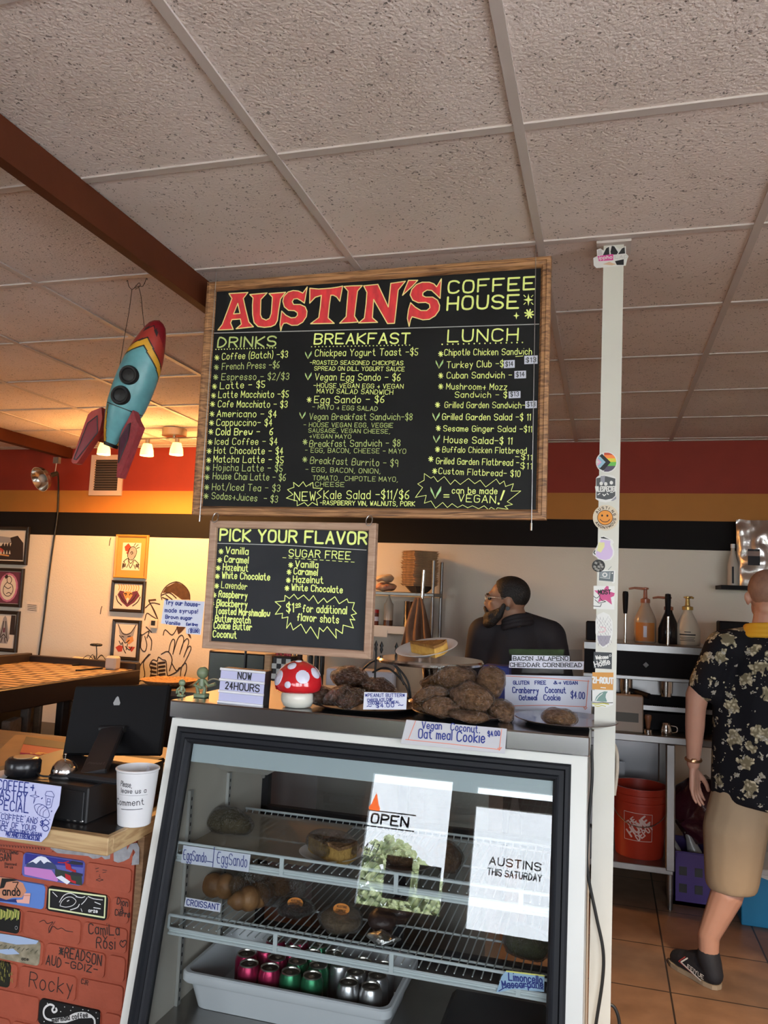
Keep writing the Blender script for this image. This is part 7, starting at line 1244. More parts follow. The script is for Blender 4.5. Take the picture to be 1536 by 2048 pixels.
mb = MB(); mb.box((mxc, ym0 + .09, 1.03), (mw - .02, .14, .008), 1)
for i in range(60): mb.box((mx0 + .02 + i * (mw - .04) / 59, ym0 + .09, 1.036), (.005, .14, .005), 0)
link('drip_grate', mb, [STL, RBLK], em)
for k, (gx, hx) in enumerate(((1252, 1290), (1332, 1365))):
    p = onY(gx, 1375, ym0 + .06); mb = MB(); mb.cyl((p.x, ym0 + .06, 1.12), (p.x, ym0 + .06, 1.19), .036, n=22); mb.cyl((p.x, ym0 + .06, 1.10), (p.x, ym0 + .06, 1.13), .03, n=22); link('group_head', mb, CH, em, smooth=40)
    if k == 0: mb = MB(); mb.tube([(p.x + .02, ym0 + .05, 1.125), (p.x + .06, ym0 + .0, 1.12), (p.x + .12, ym0 - .04, 1.105)], [.010, .014, .017], 12); link('portafilter_handle', mb, BPAN, em, smooth=60)
for gx, y0_, y1_ in ((1251, 1182, 1285), (1336, 1187, 1290)):
    a = onY(gx, y0_, ym0 + .05); z0_ = 1.37; mb = MB(); mb.tube([(a.x, ym0 + .05, z0_), (a.x + .002, ym0 + .05, a.z - .12)], .008, 10); link('lever_rod', mb, CH, em, smooth=60); mb = MB(); mb.lathe([(.011, -.13), (.014, -.10), (.017, -.02), (.015, -.003), (.0, 0)], (a.x, ym0 + .05, a.z), 16); link('lever_grip', mb, BPAN, em, smooth=50)
def syrup(label, bx, base_y, w_px, top_y, cm, pm, Y=3.86, spout=-1, lab=None, flare=0):
    p = onY(bx, base_y, Y); sc_ = (p - CAM).length / FPX; r = w_px * sc_ / 2; tp = onY(bx, top_y, Y); h = tp.z - mz - .003; o = thing('syrup_bottle', label, 'bottle', (p.x, Y, mz + .003)); B = (p.x, Y, mz + .003); mb = MB()
    pr = [(r * .92, 0), (r, .008), (r, h * .40), (r * .86, h * .48), (r * .42, h * .66), (r * .36, h * .72)] if not flare else [(r * .95, 0), (r, .006), (r * .98, h * .32), (r * .70, h * .50), (r * .38, h * .66), (r * .34, h * .72)]
    mb.lathe(pr, B, 24); link('bottle_body', mb, cm, o, smooth=50); mb = MB(); mb.lathe([(r * .44, h * .71), (r * .44, h * .78), (r * .2, h * .80), (r * .16, h * .95), (r * .30, h * .96), (r * .30, h * .985), (0, h)], B, 16); mb.tube([Vector(B) + Vector((0, 0, h * .965)), Vector(B) + Vector((spout * r * 1.0, -.01, h * .975)), Vector(B) + Vector((spout * r * 1.5, -.014, h * .955))], [.008, .007, .006], 10); link('pump', mb, pm, o, smooth=50)
    if lab:
        mb = MB(); q0 = Vector(B); N_ = 16; a0 = math.atan2(CAM.x - q0.x, q0.y - CAM.y)
        for (z0, z1, m_, wd_) in lab[1]: mb.grid(lambda u, v: Vector((q0.x + (r * 1.004 + .0004) * math.sin(a0 + (u - .5) * wd_), q0.y - (r * 1.004 + .0004) * math.cos(a0 + (u - .5) * wd_), q0.z + z0 * h + (z1 - z0) * h * v)), N_, 1, m_)
        link('label', mb, lab[0], o)
    return o
BRN = mat('copper_pump', (.30, .10, .05), .3); 
syrup('clear tan syrup bottle with orange label and copper pump on the espresso machine', 1290, 1284, 40, 1174, mat('tan_syrup', (.36, .27, .20), .25), BRN, lab=([mat('orange_syrup_label', (.42, .15, .03), .5), PAPER], [(.03, .36, 0, 1.9), (.10, .30, 1, .3)]))
syrup('black syrup bottle in the middle on the espresso machine', 1337, 1287, 38, 1193, mat('black_syrup', (.012, .010, .010), .2), BRN, flare=1)
syrup('white syrup bottle with black lettering and gold pump on the espresso machine', 1375, 1290, 45, 1192, mat('white_bottle', (.56, .50, .40), .3), mat('gold_pump', (.40, .26, .08), .3, metal=.6), flare=1, spout=.3, lab=([INK], [(.20, .225, 0, 1.3), (.15, .16, 0, 1.2), (.12, .13, 0, 1.0), (.09, .10, 0, 1.2), (.26, .275, 0, .5)]))
blk('bean_grinder', 'black grinder top just left of the post on the espresso machine', 'grinder', 1172, 1242, 1196, 3.8, .1, BPAN, z0=mz)
o = blk('plastic_bin', 'tan translucent plastic bin at the left of the steel counter', 'bin', 1222, 1388, 1287, 3.54, .07, mat('tan_plastic', (.30, .22, .16), .4), z0=zc); mb = MB(); p = onY(1262, 1435, 3.54); mb.box((p.x - .02, 3.5385, p.z), (.12, .003, .05)); link('bin_label', mb, mat('bin_label', (.09, .085, .07), .6), o)
p = onY(1296, 1460, 3.56); o = thing('tamper', 'wood-handled tamper on the steel counter beside the tan bin', 'tamper', (p.x, 3.56, zc)); mb = MB(); mb.lathe([(.026, 0), (.026, .022), (.01, .03)], (p.x, 3.56, zc), 18); link('tamper_base', mb, CH, o, smooth=40); mb = MB(); mb.lathe([(.011, .03), (.014, .06), (.020, .085), (.018, .10), (0, .105)], (p.x, 3.56, zc), 18); link('tamper_handle', mb, mat('walnut_handle', (.22, .09, .04), .4), o, smooth=60)
p = onY(1332, 1465, 3.57); o = thing('milk_pitcher', 'small chrome milk pitcher at the right of the steel counter', 'pitcher', (p.x, 3.57, zc)); mb = MB(); mb.lathe([(.030, 0), (.034, .01), (.032, .035), (.024, .055), (.026, .06), (.022, .055), (.03, .02), (0, .01)], (p.x, 3.57, zc), 22); link('pitcher_body', mb, CH, o, smooth=50); mb = MB(); mb.tube(catmull([(p.x + .025, 3.57, zc + .05), (p.x + .055, 3.565, zc + .045), (p.x + .055, 3.565, zc + .02), (p.x + .032, 3.57, zc + .012)], 5), .004, 8); link('pitcher_handle', mb, CH, o, smooth=60)
# bucket
bkp = onY(1278, 1720, 3.72); bz = .2175; o = thing('bucket', 'red-orange hardware store bucket on the lower shelf of the steel counter', 'bucket', (bkp.x, 3.72, bz)); B = Vector((bkp.x, 3.72, bz)); mb = MB(); mb.lathe([(.128, 0), (.130, .004), (.145, .285), (.152, .287), (.152, .298), (.147, .30), (.148, .325), (.154, .327), (.154, .338), (.148, .34), (.149, .366), (.154, .368), (.154, .376), (.146, .376), (.128, .01), (0, .01)], B, 40); link('bucket_body', mb, mat('bucket_red', (.34, .028, .012), .4), o, smooth=30)
ang2 = math.atan2(CAM.x - B.x, B.y - CAM.y) - .05; mb = MB()
def rot2(pts, a): return [(x * math.cos(a) - y * math.sin(a), x * math.sin(a) + y * math.cos(a)) for x, y in pts]
sq = [(-.075, .10), (.075, .10), (.078, .245), (-.078, .250)]
for a_, b2 in zip(sq, sq[1:] + sq[:1]): mb.strip([Vector((a_[0] + (b2[0] - a_[0]) * i / 10, 0, a_[1] + (b2[1] - a_[1]) * i / 10)) for i in range(11)], .0028, (0, -1, 0))
dv2 = Vector((math.cos(.72), 0, math.sin(.72))); pv = Vector((-math.sin(.72), 0, math.cos(.72))); cc2 = Vector((0, 0, .172))
for s_, off, L2, hh, sw in (('THE', .045, .055, .026, .006), ('HOME', .004, .130, .042, .010), ('DEPOT', -.040, .105, .030, .007)): m0 = cc2 + pv * (off - hh / 2) + dv2 * (-.012 if s_ == 'THE' else .004 if s_ == 'HOME' else .010); write(mb, s_, m0 - dv2 * L2 / 2, m0 + dv2 * L2 / 2, hh, (0, -1, 0), sw)
mb.v = [on_cup(v, B, .1303, .1455, .285, ang2) for v in mb.v]; lg = link('bucket_logo', mb, mat('bucket_print', (.55, .40, .36), .5), o); lg['label'] = 'pale THE HOME DEPOT square logo'
mb = MB(); mb.tube(catmull([B + Vector((.150 * math.cos(a), .150 * math.sin(a), .31 - .13 * math.sin(a * 1.0) if False else .31)) if i in (0, 8) else B + Vector((.158 * math.cos(a), -.158 * abs(math.sin(a)), .31 - .13 * abs(math.sin(a)))) for i, a in enumerate([k * math.pi / 8 for k in range(9)])], 4), .0025, 6); link('wire_handle', mb, STEELW, o, smooth=60)
# bags, bottles and crate beyond it
cp = onZ(1383, 1792, 0); o = thing('milk_crate', 'purple plastic milk crate on the floor right of the steel counter', 'crate', (cp.x + .05, 3.78, 0)); mb = MB(); PUR = mat('purple_plastic', (.055, .025, .16), .45); kx0, kx1, ky0, ky1, kz = cp.x - .11, cp.x + .17, 3.62, 3.94, .28
for (x0, x1, y0, y1) in ((kx0, kx1, ky0, ky0 + .012), (kx0, kx1, ky1 - .012, ky1), (kx0, kx0 + .012, ky0, ky1), (kx1 - .012, kx1, ky0, ky1)):
    mb.box(((x0 + x1) / 2, (y0 + y1) / 2, kz / 2), (x1 - x0, y1 - y0, kz)); mb.box(((x0 + x1) / 2, (y0 + y1) / 2, kz - .02), (x1 - x0 + .012, y1 - y0 + .012, .03))
for i in range(4):
    for z in (.09, .18): mb.box((kx0 + .05 + i * .08, ky0 - .001, z), (.040, .004, .045), 1); mb.box((kx0 - .001, ky0 + .05 + i * .075, z), (.004, .036, .045), 1)
mb.box(((kx0 + kx1) / 2, (ky0 + ky1) / 2, .01), (kx1 - kx0, ky1 - ky0, .02)); link('crate_body', mb, [PUR, RBLK], o)
CLR = film('clear_bottle_film', (.8, .8, .8), .08, .9)
for i, (dx, ry_, lb, tx_) in enumerate(((-.03, .35, 'clear labelled bottle leaning in the purple crate, left one', 'ALE'), (.08, .45, 'clear labelled bottle leaning in the purple crate, right one', 'FRESH'))):
    b0 = Vector((kx0 + .12 + dx, ky0 + .1, .022)); d = Vector((-.35, .05, 1)).normalized(); o = thing('drink_bottle', lb, 'bottle', b0, 'bottles in the purple crate'); mb = MB(); mb.lathe([(.036, 0), (.04, .01), (.04, .24), (.02, .32), (.016, .36)], b0, 20, axis=d); link('bottle_body', mb, mat('milky_bottle', (.28, .28, .27), .2), o, smooth=50); mb = MB(); mb.lathe([(.0405, .08), (.0405, .20)], b0, 20, axis=d); link('bottle_label', mb, mat('dark_label', (.05, .05, .055), .5) if i else mat('grey_label', (.22, .22, .23), .5), o, smooth=50)
mb = MB(); q_ = onY(1388, 1640, 3.8); lump(mb, (q_.x + .07, 3.80, .47), (.19, .14, .19), 0, 4, 8, .06, flat=.9, nu=40, nv=26); mb.v = [v + noise.noise_vector(v * 22) * .018 for v in mb.v]; mb.v = [Vector((v.x, v.y, max(v.z, .285))) for v in mb.v]; tag(link('produce_bag', mb, mat('plum_bag', (.055, .012, .022), .15, coat=.6, bump=.6, bscale=25), smooth=70), 'shiny plum-coloured plastic bag heaped above the purple crate', 'bag')
q_ = onZ(1483, 1850, 0); o = thing('blue_box', 'bright blue carton with white lid on the floor behind the standing person', 'box', (q_.x + .2, 3.5, 0)); mb = MB(); mb.box((q_.x + .20, q_.y + .16, .13), (.40, .32, .26), b=.004); link('carton_body', mb, mat('bright_blue', (.02, .22, .42), .4), o); mb = MB(); mb.box((q_.x + .20, q_.y + .16, .275), (.41, .33, .03), b=.004); mb.prism([(q_.x + .05, q_.y - .002, .26), (q_.x + .4, q_.y - .002, .26), (q_.x + .4, q_.y - .002, .16)], (0, .002, 0)); fixn(link('carton_lid', mb, SW, o))
# shelf on the right with the foil bag
o = thing('wall_shelf', 'black wall shelf at the right holding a foil bag and a white bottle', 'shelf', (1.15, YB - .001, 1.74)); zsh = onY(1442, 1170, 4.1).z; xs0 = onY(1441, 1168, 4.1).x; mb = MB(); mb.box((xs0 + .35, 4.20, zsh - .012), (.70, .27, .024)); link('shelf_board', mb, BPAN, o); mb = MB(); mb.box((xs0 + .35, YB - .02, zsh - .06), (.03, .035, .10)); link('bracket', mb, BPAN, o)
p = onY(1466, 1163, 4.16); mb = MB(); r = .032; hb = onY(1466, 1088, 4.16).z - zsh; o = thing('sauce_bottle', 'white sauce bottle on the black wall shelf left of the foil bag', 'bottle', (p.x, 4.16, zsh)); mb.lathe([(r, 0), (r, hb * .5), (r * .8, hb * .6), (r * .4, hb * .8), (r * .36, hb * .9)], (p.x, 4.16, zsh), 20); link('bottle_body', mb, mat('white_sauce', (.42, .36, .30), .35), o, smooth=50); mb = MB(); mb.lathe([(r * .42, hb * .9), (r * .42, hb)], (p.x, 4.16, zsh), 14); mb.box((p.x - .005, 4.16 - r - .0005, zsh + hb * .25), (.012, .001, hb * .4), 1); link('cap', mb, [SW, INK], o)
FOIL = mat('coffee_foil', (.80, .77, .74), .34, metal=1, bump=1.0, bscale=9); pts = [onY(*q, 4.14) for q in ((1474, 1164), (1475, 1110), (1478, 1060), (1490, 1040), (1530, 1040), (1575, 1060), (1575, 1164))]; fb = MB(); fx0, fx1 = pts[0].x, pts[-1].x; zt2 = pts[4].z
fb.grid(lambda u, v: Vector((fx0 + (fx1 - fx0) * u, 4.16 - .075 * math.sin(math.pi * u) ** .6 * (1 - v ** 3) + .02 * noise.noise(Vector((u * 6, v * 7, 1))), zsh + (zt2 - zsh) * v + .012 * noise.noise(Vector((u * 5, v * 5, 4))) * v)), 26, 26); fb.grid(lambda u, v: Vector((fx1 + (fx0 - fx1) * u, 4.17 + .075 * math.sin(math.pi * u) ** .6 * (1 - v ** 3), zsh + (zt2 - zsh) * v)), 12, 12)
o = thing('coffee_bag', 'large crumpled silver foil coffee bag on the black wall shelf', 'bag', ((fx0 + fx1) / 2, 4.16, zsh)); link('bag_body', fb, FOIL, o, smooth=60); a, b_ = onY(1497, 1130, 4.04), onY(1521, 1098, 4.04); mb = MB(); mb.box(((a.x + b_.x) / 2, 4.06, (a.z + b_.z) / 2), (b_.x - a.x, .004, b_.z - a.z), 0); mb.box(((a.x + b_.x) / 2, 4.0575, a.z + (b_.z - a.z) * .72), (b_.x - a.x, .001, (b_.z - a.z) * .3), 1); link('bag_label', mb, [INK, mat('label_photo', (.16, .09, .07), .5)], o)
blk('speaker_box', 'tall black box on the steel counter end by the standing person', 'speaker', 1438, 1242, 1500, 3.95, .12, BPAN, z0=zc)
# ------------------------------------------------------------------ kitchen shelf on the back wall behind the first person
zu_, zl_ = 1.627, 1.392; xr_ = onY(868, 1187, 4.02).x; sh = thing('kitchen_shelf', 'two-tier steel kitchen shelf on the back wall left of the bearded person', 'shelf', (xr_ - .5, 4.2, zl_)); mb = MB(); mb.box((xr_ - .50, 4.17, zu_ - .012), (1.0, .30, .024), b=.004); link('upper_shelf', mb, STL, sh); mb = MB(); mb.box((xr_ - .60, 4.17, zl_ - .012), (1.0, .30, .024), b=.004); link('lower_shelf', mb, mat('shelf_white', (.55, .53, .50), .4), sh)
for x, y in ((xr_ - .012, 4.04), (xr_ - .012, 4.31), (xr_ - .98, 4.04), (xr_ - .98, 4.31)): mb = MB(); mb.cyl((x, y, .90), (x, y, zu_ + .22), .011, n=12); link('upright', mb, STL, sh, smooth=40)
mb = MB(); mb.box((xr_ - .36, 4.015, zl_ - .02), (.36, .006, .05)); mb.box((xr_ - .36, 4.0115, zl_ - .045), (.10, .001, .05)); link('label_holder', mb, SW, sh)
mb = MB(); mb.box((-1.0, 4.15, .88), (.95, .36, .04)); mb.box((-1.0, 4.16, .43), (.91, .32, .86)); tag(link('back_counter', mb, STL), 'low steel counter against the back wall under the kitchen shelf', 'counter')
KRAFT = mat('kraft_board', (.50, .31, .17), .8, var=.3, vscale=30); tc_ = Vector((onY(838, 1180, 4.17).x, 4.17, zu_)); tz = zu_ + .045
mb = MB(); mb.lathe([(.05, 0), (.06, .003), (.10, .043), (.098, .0455), (.05, .010), (0, .008)], tc_, 8); tag(link('fibre_bowl', mb, mat('dark_fibre', (.07, .045, .03), .8), smooth=20), 'dark moulded bowl under the stack of kraft trays', 'bowl')
proto_t = None
for i in range(21):
    z = tz + i * .0113
    if proto_t is None:
        mb = MB(); h = .016; s0, s1 = .083, .096
        mb.box((0, 0, .001), (2 * s0, 2 * s0, .002))
        for a in range(4): M = RT((0, 0, 0), rz=a * math.pi / 2); mb.add([(s0, -s0, 0), (s0, s0, 0), (s1, s1, h), (s1, -s1, h)], [(0, 1, 2, 3)], 0, M); mb.add([(s1, -s1, h), (s1, s1, h), (s1 + .004, s1 + .004, h - .002), (s1 + .004, -s1 - .004, h - .002)], [(0, 1, 2, 3)], 0, M)
        proto_t = tag(link('kraft_tray', mb, KRAFT, loc=(0, 0, 0)), 'kraft cardboard tray in the tall stack on the kitchen shelf', 'tray', 'kraft trays stacked on the kitchen shelf'); oo = proto_t
    else: oo = proto_t.copy(); COL.objects.link(oo)
    oo.location = (tc_.x + random.uniform(-.004, .004), tc_.y, z); oo.rotation_euler = (random.uniform(-.012, .012), random.uniform(-.012, .012), .72 + random.uniform(-.05, .05)); k_ = random.uniform(.96, 1.03); oo.scale = (k_, k_, 1)
p = onY(768, 1178, 4.12)
for i, (dx, dz, rr, lb) in enumerate(((0, .03, (.075, .06, .033), 'lower clear bag of red peppers left of the kraft tray stack'), (-.01, .088, (.07, .055, .026), 'upper pale bag lying on the bag of red peppers'))): mb = MB(); lump(mb, (p.x + dx, 4.17, zu_ + dz), rr, .2, 3 + i, 22, .016, flat=.85); tag(link('food_bag', mb, mat('pepper_bag%d' % i, (.42, .13, .07) if i == 0 else (.48, .38, .26), .35, col2=(.50, .36, .24), vscale=24, bump=.5), smooth=70), lb, 'bag', 'bags on the kitchen shelf')
p = onY(750, 1247, 4.12); o = thing('spice_jar', 'red-capped seasoning shaker on the lower kitchen shelf', 'jar', (p.x, 4.12, zl_)); mb = MB(); mb.lathe([(.024, 0), (.025, .004), (.025, .085)], (p.x, 4.12, zl_), 18); mb.lathe([(.0253, .03), (.0253, .06)], (p.x, 4.12, zl_), 18, 1); link('jar_body', mb, [mat('spice_dark', (.12, .03, .02), .4), PAPER], o, smooth=40); mb = MB(); mb.lathe([(.025, .085), (.025, .108), (0, .109)], (p.x, 4.12, zl_), 18); link('jar_cap', mb, mat('cap_red', (.45, .02, .015), .4), o, smooth=40)
p = onY(776, 1248, 4.12); o = thing('squeeze_bottle', 'clear squeeze bottle with a little brown sauce on the lower kitchen shelf', 'bottle', (p.x, 4.12, zl_)); mb = MB(); mb.lathe([(.033, .04), (.033, .150), (.02, .165), (.02, .17), (.008, .195), (.005, .22)], (p.x, 4.12, zl_), 20); link('bottle_body', mb, mat('milky_clear', (.50, .42, .33), .3), o, smooth=50); mb = MB(); mb.lathe([(.033, 0), (.033, .04)], (p.x, 4.12, zl_), 20); link('sauce', mb, mat('brown_sauce', (.06, .025, .012), .3), o, smooth=50)
p = onY(820, 1250, 4.12); mb = MB(); mb.lathe([(.045, 0), (.047, .004), (.047, .17), (.049, .175), (.045, .175), (.043, .01), (0, .01)], (p.x, 4.12, zl_), 24); tag(link('steel_canister', mb, CH, smooth=40), 'tall steel canister on the lower kitchen shelf beside the apron', 'canister')
o = thing('ladle_rack_pole', 'vertical steel pole hanging in front of the kitchen shelf', 'pole', onY(845, 1205, 4.0)); mb = MB(); a, b_ = onY(848, 1140, 4.0), onY(843, 1215, 4.0); mb.cyl(b_, a, .012, n=14); mb.box((a.x, 4.02, zu_ - .015), (.02, .06, .02)); link('steel_pole', mb, CH, o, smooth=40)
def drape(u, v):
    w_ = .022 + .085 * v ** .8; a = (u - .5) * 2; c_ = onY(838 - 4 * v, 1195 + 100 * v, 3.97); return Vector((c_.x + a * w_, 3.965 - .02 * math.cos(a * 7 + v * 2) * v - .012 - .022 * math.sin(a * 9 + 1.5 * math.sin(v * 3)) * v, c_.z + .012 * math.sin(a * 5) * v))
mb = MB(); mb.grid(drape, 24, 18); o = link('hanging_cloth', mb, mat('brown_cloth', (.22, .12, .07), .8, var=.3, vscale=20), smooth=80); mo = o.modifiers.new('thickness', 'SOLIDIFY'); mo.thickness = .004; tag(o, 'brown cloth apron hanging from the steel pole by the kitchen shelf', 'cloth')

# unseen warm downlight added to brighten the floor right of the case
dl = Vector((1.45, .75, HC)); o = thing('added_downlight', 'round ceiling downlight added out of view to brighten the floor right of the case', 'ceiling light', dl - Vector((0, 0, .012))); mb = MB(); mb.lathe([(.075, .0), (.085, .006), (.085, .012), (.06, .012)], dl - Vector((0, 0, .012)), 28); link('trim_ring', mb, SW, o); mb = MB(); mb.lathe([(.062, 0), (0, .001)], dl - Vector((0, 0, .008)), 24); link('lens', mb, mat('lit_lens', (.9, .85, .75), .4, emit=(1, .8, .55), estr=4), o)
ld = bpy.data.lights.new('added_floor_spot', 'SPOT'); ld.energy = 420; ld.color = (1, .72, .45); ld.spot_size = math.radians(46); ld.spot_blend = .45; ld.shadow_soft_size = .06; lo = bpy.data.objects.new('added_floor_spot', ld); COL.objects.link(lo); lo.location = dl - Vector((0, 0, .03)); lo.rotation_euler = (Vector((.80, 1.78, 0)) - lo.location).to_track_quat('-Z', 'Y').to_euler()

# ------------------------------------------------------------------ people
def cap(mb, p0, p1, r0, r1=None, n=14):
    """tapered round limb"""
    r1 = r0 if r1 is None else r1; p0 = Vector(p0); p1 = Vector(p1); mb.cyl(p0, p1, r0, r1, n); mb.ell(p0, r0, nu=n, nv=8); mb.ell(p1, r1, nu=n, nv=8)
def chain(mb, pts, rs):
    for (a, b, r0, r1) in zip(pts, pts[1:], rs, rs[1:]): cap(mb, a, b, r0, r1)
def flesh(name, mb, m, parent, voxel=.009, it=6, fac=.5):
    o = link(name, mb, m, parent, smooth=180); r = o.modifiers.new('one_skin', 'REMESH'); r.mode = 'VOXEL'; r.voxel_size = voxel; r.use_smooth_shade = True
    s = o.modifiers.new('soften', 'SMOOTH'); s.factor = fac; s.iterations = it; return o
def hand(mb, w, d, palm_n, thumb_side, L=.185, curl=.5):
    """wrist w, fingers along d, palm facing palm_n; five separate fingers"""
    w = Vector(w); d = Vector(d).normalized(); pn = Vector(palm_n); pn = (pn - d * pn.dot(d)).normalized(); s = Vector(thumb_side); s = (s - d * s.dot(d) - pn * s.dot(pn)).normalized(); pl = L * .50
    for k in (-1.4, -.5, .5, 1.4): cap(mb, w + d * .015 + s * k * .013, w + d * pl + s * k * .0225, .014, .0125, 10)
    for k, ln in ((1.5, .40), (.5, .47), (-.5, .45), (-1.5, .35)):
        b = w + d * pl + s * k * .0235; p = b; dr = d.copy(); seg = L * ln; rr = (.0095, .0088, .008, .0068)
        for j, fr_ in enumerate((.45, .32, .25)):
            a_ = curl * (.35 + .35 * j); dr = (d * math.cos(a_) + pn * math.sin(a_) + s * k * .07).normalized(); q = p + dr * seg * fr_; cap(mb, p, q, rr[j], rr[j + 1], 9); p = q
    b = w + d * .03 + s * .026; t1 = b + d * .030 + s * .030 + pn * .014; t2 = t1 + d * .030 + s * .010 + pn * .012; t3 = t2 + d * .024 + pn * .006; chain(mb, [b, t1, t2, t3], [.0155, .0125, .0108, .0092])
SKIN1 = mat('warm_brown_skin', (.30, .155, .095), .5, sss=.08); SKIN2 = mat('fair_skin', (.50, .27, .19), .5, sss=.08, var=.10, vscale=12); HAIRB = mat('black_hair', (.010, .008, .007), .55, bump=.6, bscale=160); STUB = mat('shaved_hair', (.30, .165, .115), .65, var=.3, vscale=40); SHIRT1 = mat('dark_work_shirt', (.017, .014, .017), .8, bump=.15, bscale=14)
# --- the bearded person at the back, looking left
hx, hy, hz = onY(1008, 1205, 2.85).x + .012, 2.86, 1.612
pa = thing('person', 'bearded person with glasses in a dark shirt behind the counter, looking left', 'person', (hx + .06, 2.95, 0))
mb = MB(); H = lambda x, y, z: Vector((hx + x, hy + y, hz + z))
mb.ell(H(.012, 0, .018), (.096, .074, .088)); mb.ell(H(-.030, 0, -.040), (.062, .060, .070)); mb.ell(H(-.050, 0, -.085), (.045, .042, .034)); mb.ell(H(-.078, 0, .022), (.018, .050, .014)); chain(mb, [H(-.088, 0, .004), H(-.106, 0, -.024), H(-.100, 0, -.034)], [.009, .0125, .010]); mb.ell(H(-.098, -.012, -.032), .009); mb.ell(H(-.098, .012, -.032), .009)
mb.ell(H(-.092, 0, -.054), (.012, .022, .007)); mb.ell(H(-.090, 0, -.066), (.012, .020, .008)); mb.ell(H(-.084, 0, -.098), (.020, .024, .018)); mb.ell(H(-.060, -.042, -.018), (.022, .014, .018)); mb.ell(H(-.060, .042, -.018), (.022, .014, .018))
for sg in (-1, 1): mb.ell(H(.018, sg * .074, -.010), (.019, .008, .032)); mb.ell(H(.020, sg * .074, -.036), (.010, .007, .012))
chain(mb, [H(.030, .01, -.06), H(.050, .04, -.14)], [.060, .068])
sc = H(.045, .06, -.165); hip = Vector((hx + .05, 3.02, .95)); chain(mb, [sc + Vector((0, .02, -.02)), sc + Vector((0, .06, -.22)), hip], [.13, .155, .145])
arm1 = {}
for sg in (-1, 1):
    sh_ = sc + Vector((sg * .165, .01, -.015)); el = sh_ + Vector((sg * .07, .10, -.27)); wr = el + Vector((-sg * .10, .22, -.03)); arm1[sg] = (sh_, el, wr); chain(mb, [sc + Vector((sg * .06, .0, .01)), sh_, el, wr], [.075, .070, .046, .028]); hand(mb, wr, (wr - el) + Vector((0, .02, -.04)), (0, 0, -1), (-sg, .2, 0), curl=.7)
    hp = hip + Vector((sg * .09, 0, -.03)); kn = Vector((hp.x + sg * .02, 3.0, .50)); an = Vector((hp.x + sg * .02, 3.03, .09)); chain(mb, [hp, kn, an], [.10, .062, .042]); chain(mb, [an + Vector((0, -.02, -.03)), an + Vector((0, .14, -.06))], [.04, .03])
flesh('body', mb, SKIN1, pa, .0085, 5)
mb = MB()
def hairf(v):
    return v
mb.ell(H(.020, 0, .032), (.098, .080, .086), nu=28, nv=18); mb.v = [Vector((max(v.x, hx - .052 + max(0, (hz + .075 - v.z)) * .45), v.y, max(v.z, hz - .035 + .0))) if v.x < hx + .06 else Vector((v.x, v.y, max(v.z, hz - .062))) for v in mb.v]; link('hair', mb, HAIRB, pa, smooth=80)
mb = MB(); chain(mb, [H(-.006, -.064, -.030), H(-.030, -.060, -.078), H(-.066, -.040, -.112), H(-.090, 0, -.122), H(-.066, .040, -.112), H(-.030, .060, -.078), H(-.006, .064, -.030)], [.012, .022, .026, .028, .026, .022, .012]); chain(mb, [H(-.100, -.026, -.060), H(-.108, 0, -.046), H(-.100, .026, -.060)], [.009, .010, .009]); chain(mb, [H(-.078, -.038, -.10), H(-.098, -.026, -.062)], [.016, .010]); chain(mb, [H(-.078, .038, -.10), H(-.098, .026, -.062)], [.016, .010]); mb.ell(H(-.090, 0, -.094), (.026, .036, .026)); mb.ell(H(-.082, 0, -.112), (.028, .034, .022)); chain(mb, [H(-.02, -.058, -.055), H(-.07, -.045, -.082)], [.016, .022]); flesh('beard', mb, HAIRB, pa, .006, 3)
mb = MB(); chain(mb, [H(-.094, -.034, .022), H(-.086, -.052, .024)], [.006, .004]); chain(mb, [H(-.094, .034, .022), H(-.086, .052, .024)], [.006, .004]); link('eyebrows', mb, HAIRB, pa, smooth=80)
mb = MB()
for sg in (-1, 1): mb.ell(H(-.083, sg * .032, .002), (.010, .012, .009), nu=12, nv=8)
link('eyes', mb, mat('eye_dark', (.05, .04, .035), .2), pa, smooth=80)
mb = MB()
for sg in (-1, 1): mb.tube([H(-.104 + .004 * abs(math.cos(a)), sg * .034 + .024 * math.cos(a), .002 + .017 * math.sin(a)) for a in [i * math.pi / 10 for i in range(20)]], .0016, 6, closed=True); mb.tube([H(-.100, sg * .058, .008), H(-.06, sg * .074, .008), H(.012, sg * .079, .004)], .0018, 6)
mb.tube([H(-.105, -.010, .006), H(-.108, 0, .010), H(-.105, .010, .006)], .0016, 6); link('glasses', mb, mat('thin_gold_frames', (.65, .50, .36), .25, metal=.8), pa, smooth=60)
mb = MB(); mb.cyl(H(.016, -.086, -.044), H(.016, -.072, -.044), .010, n=18); mb.cyl(H(.016, .086, -.044), H(.016, .072, -.044), .010, n=18); link('ear_plugs', mb, BLK, pa, smooth=40)
mb = MB(); chain(mb, [sc + Vector((.01, .0, .030)), sc + Vector((0, .03, -.04)), sc + Vector((0, .06, -.24)), hip + Vector((0, 0, .02))], [.085, .150, .172, .160])
for sg in (-1, 1):
    sh_, el, wr = arm1[sg]; chain(mb, [sc + Vector((sg * .03, .01, .035)), sh_ + Vector((0, 0, .004)), el], [.075, .084, .060]); chain(mb, [sc + Vector((sg * .05, .05, -.08)), sh_ + Vector((-sg * .02, .04, -.10))], [.13, .09])
flesh('shirt', mb, SHIRT1, pa, .012, 8)
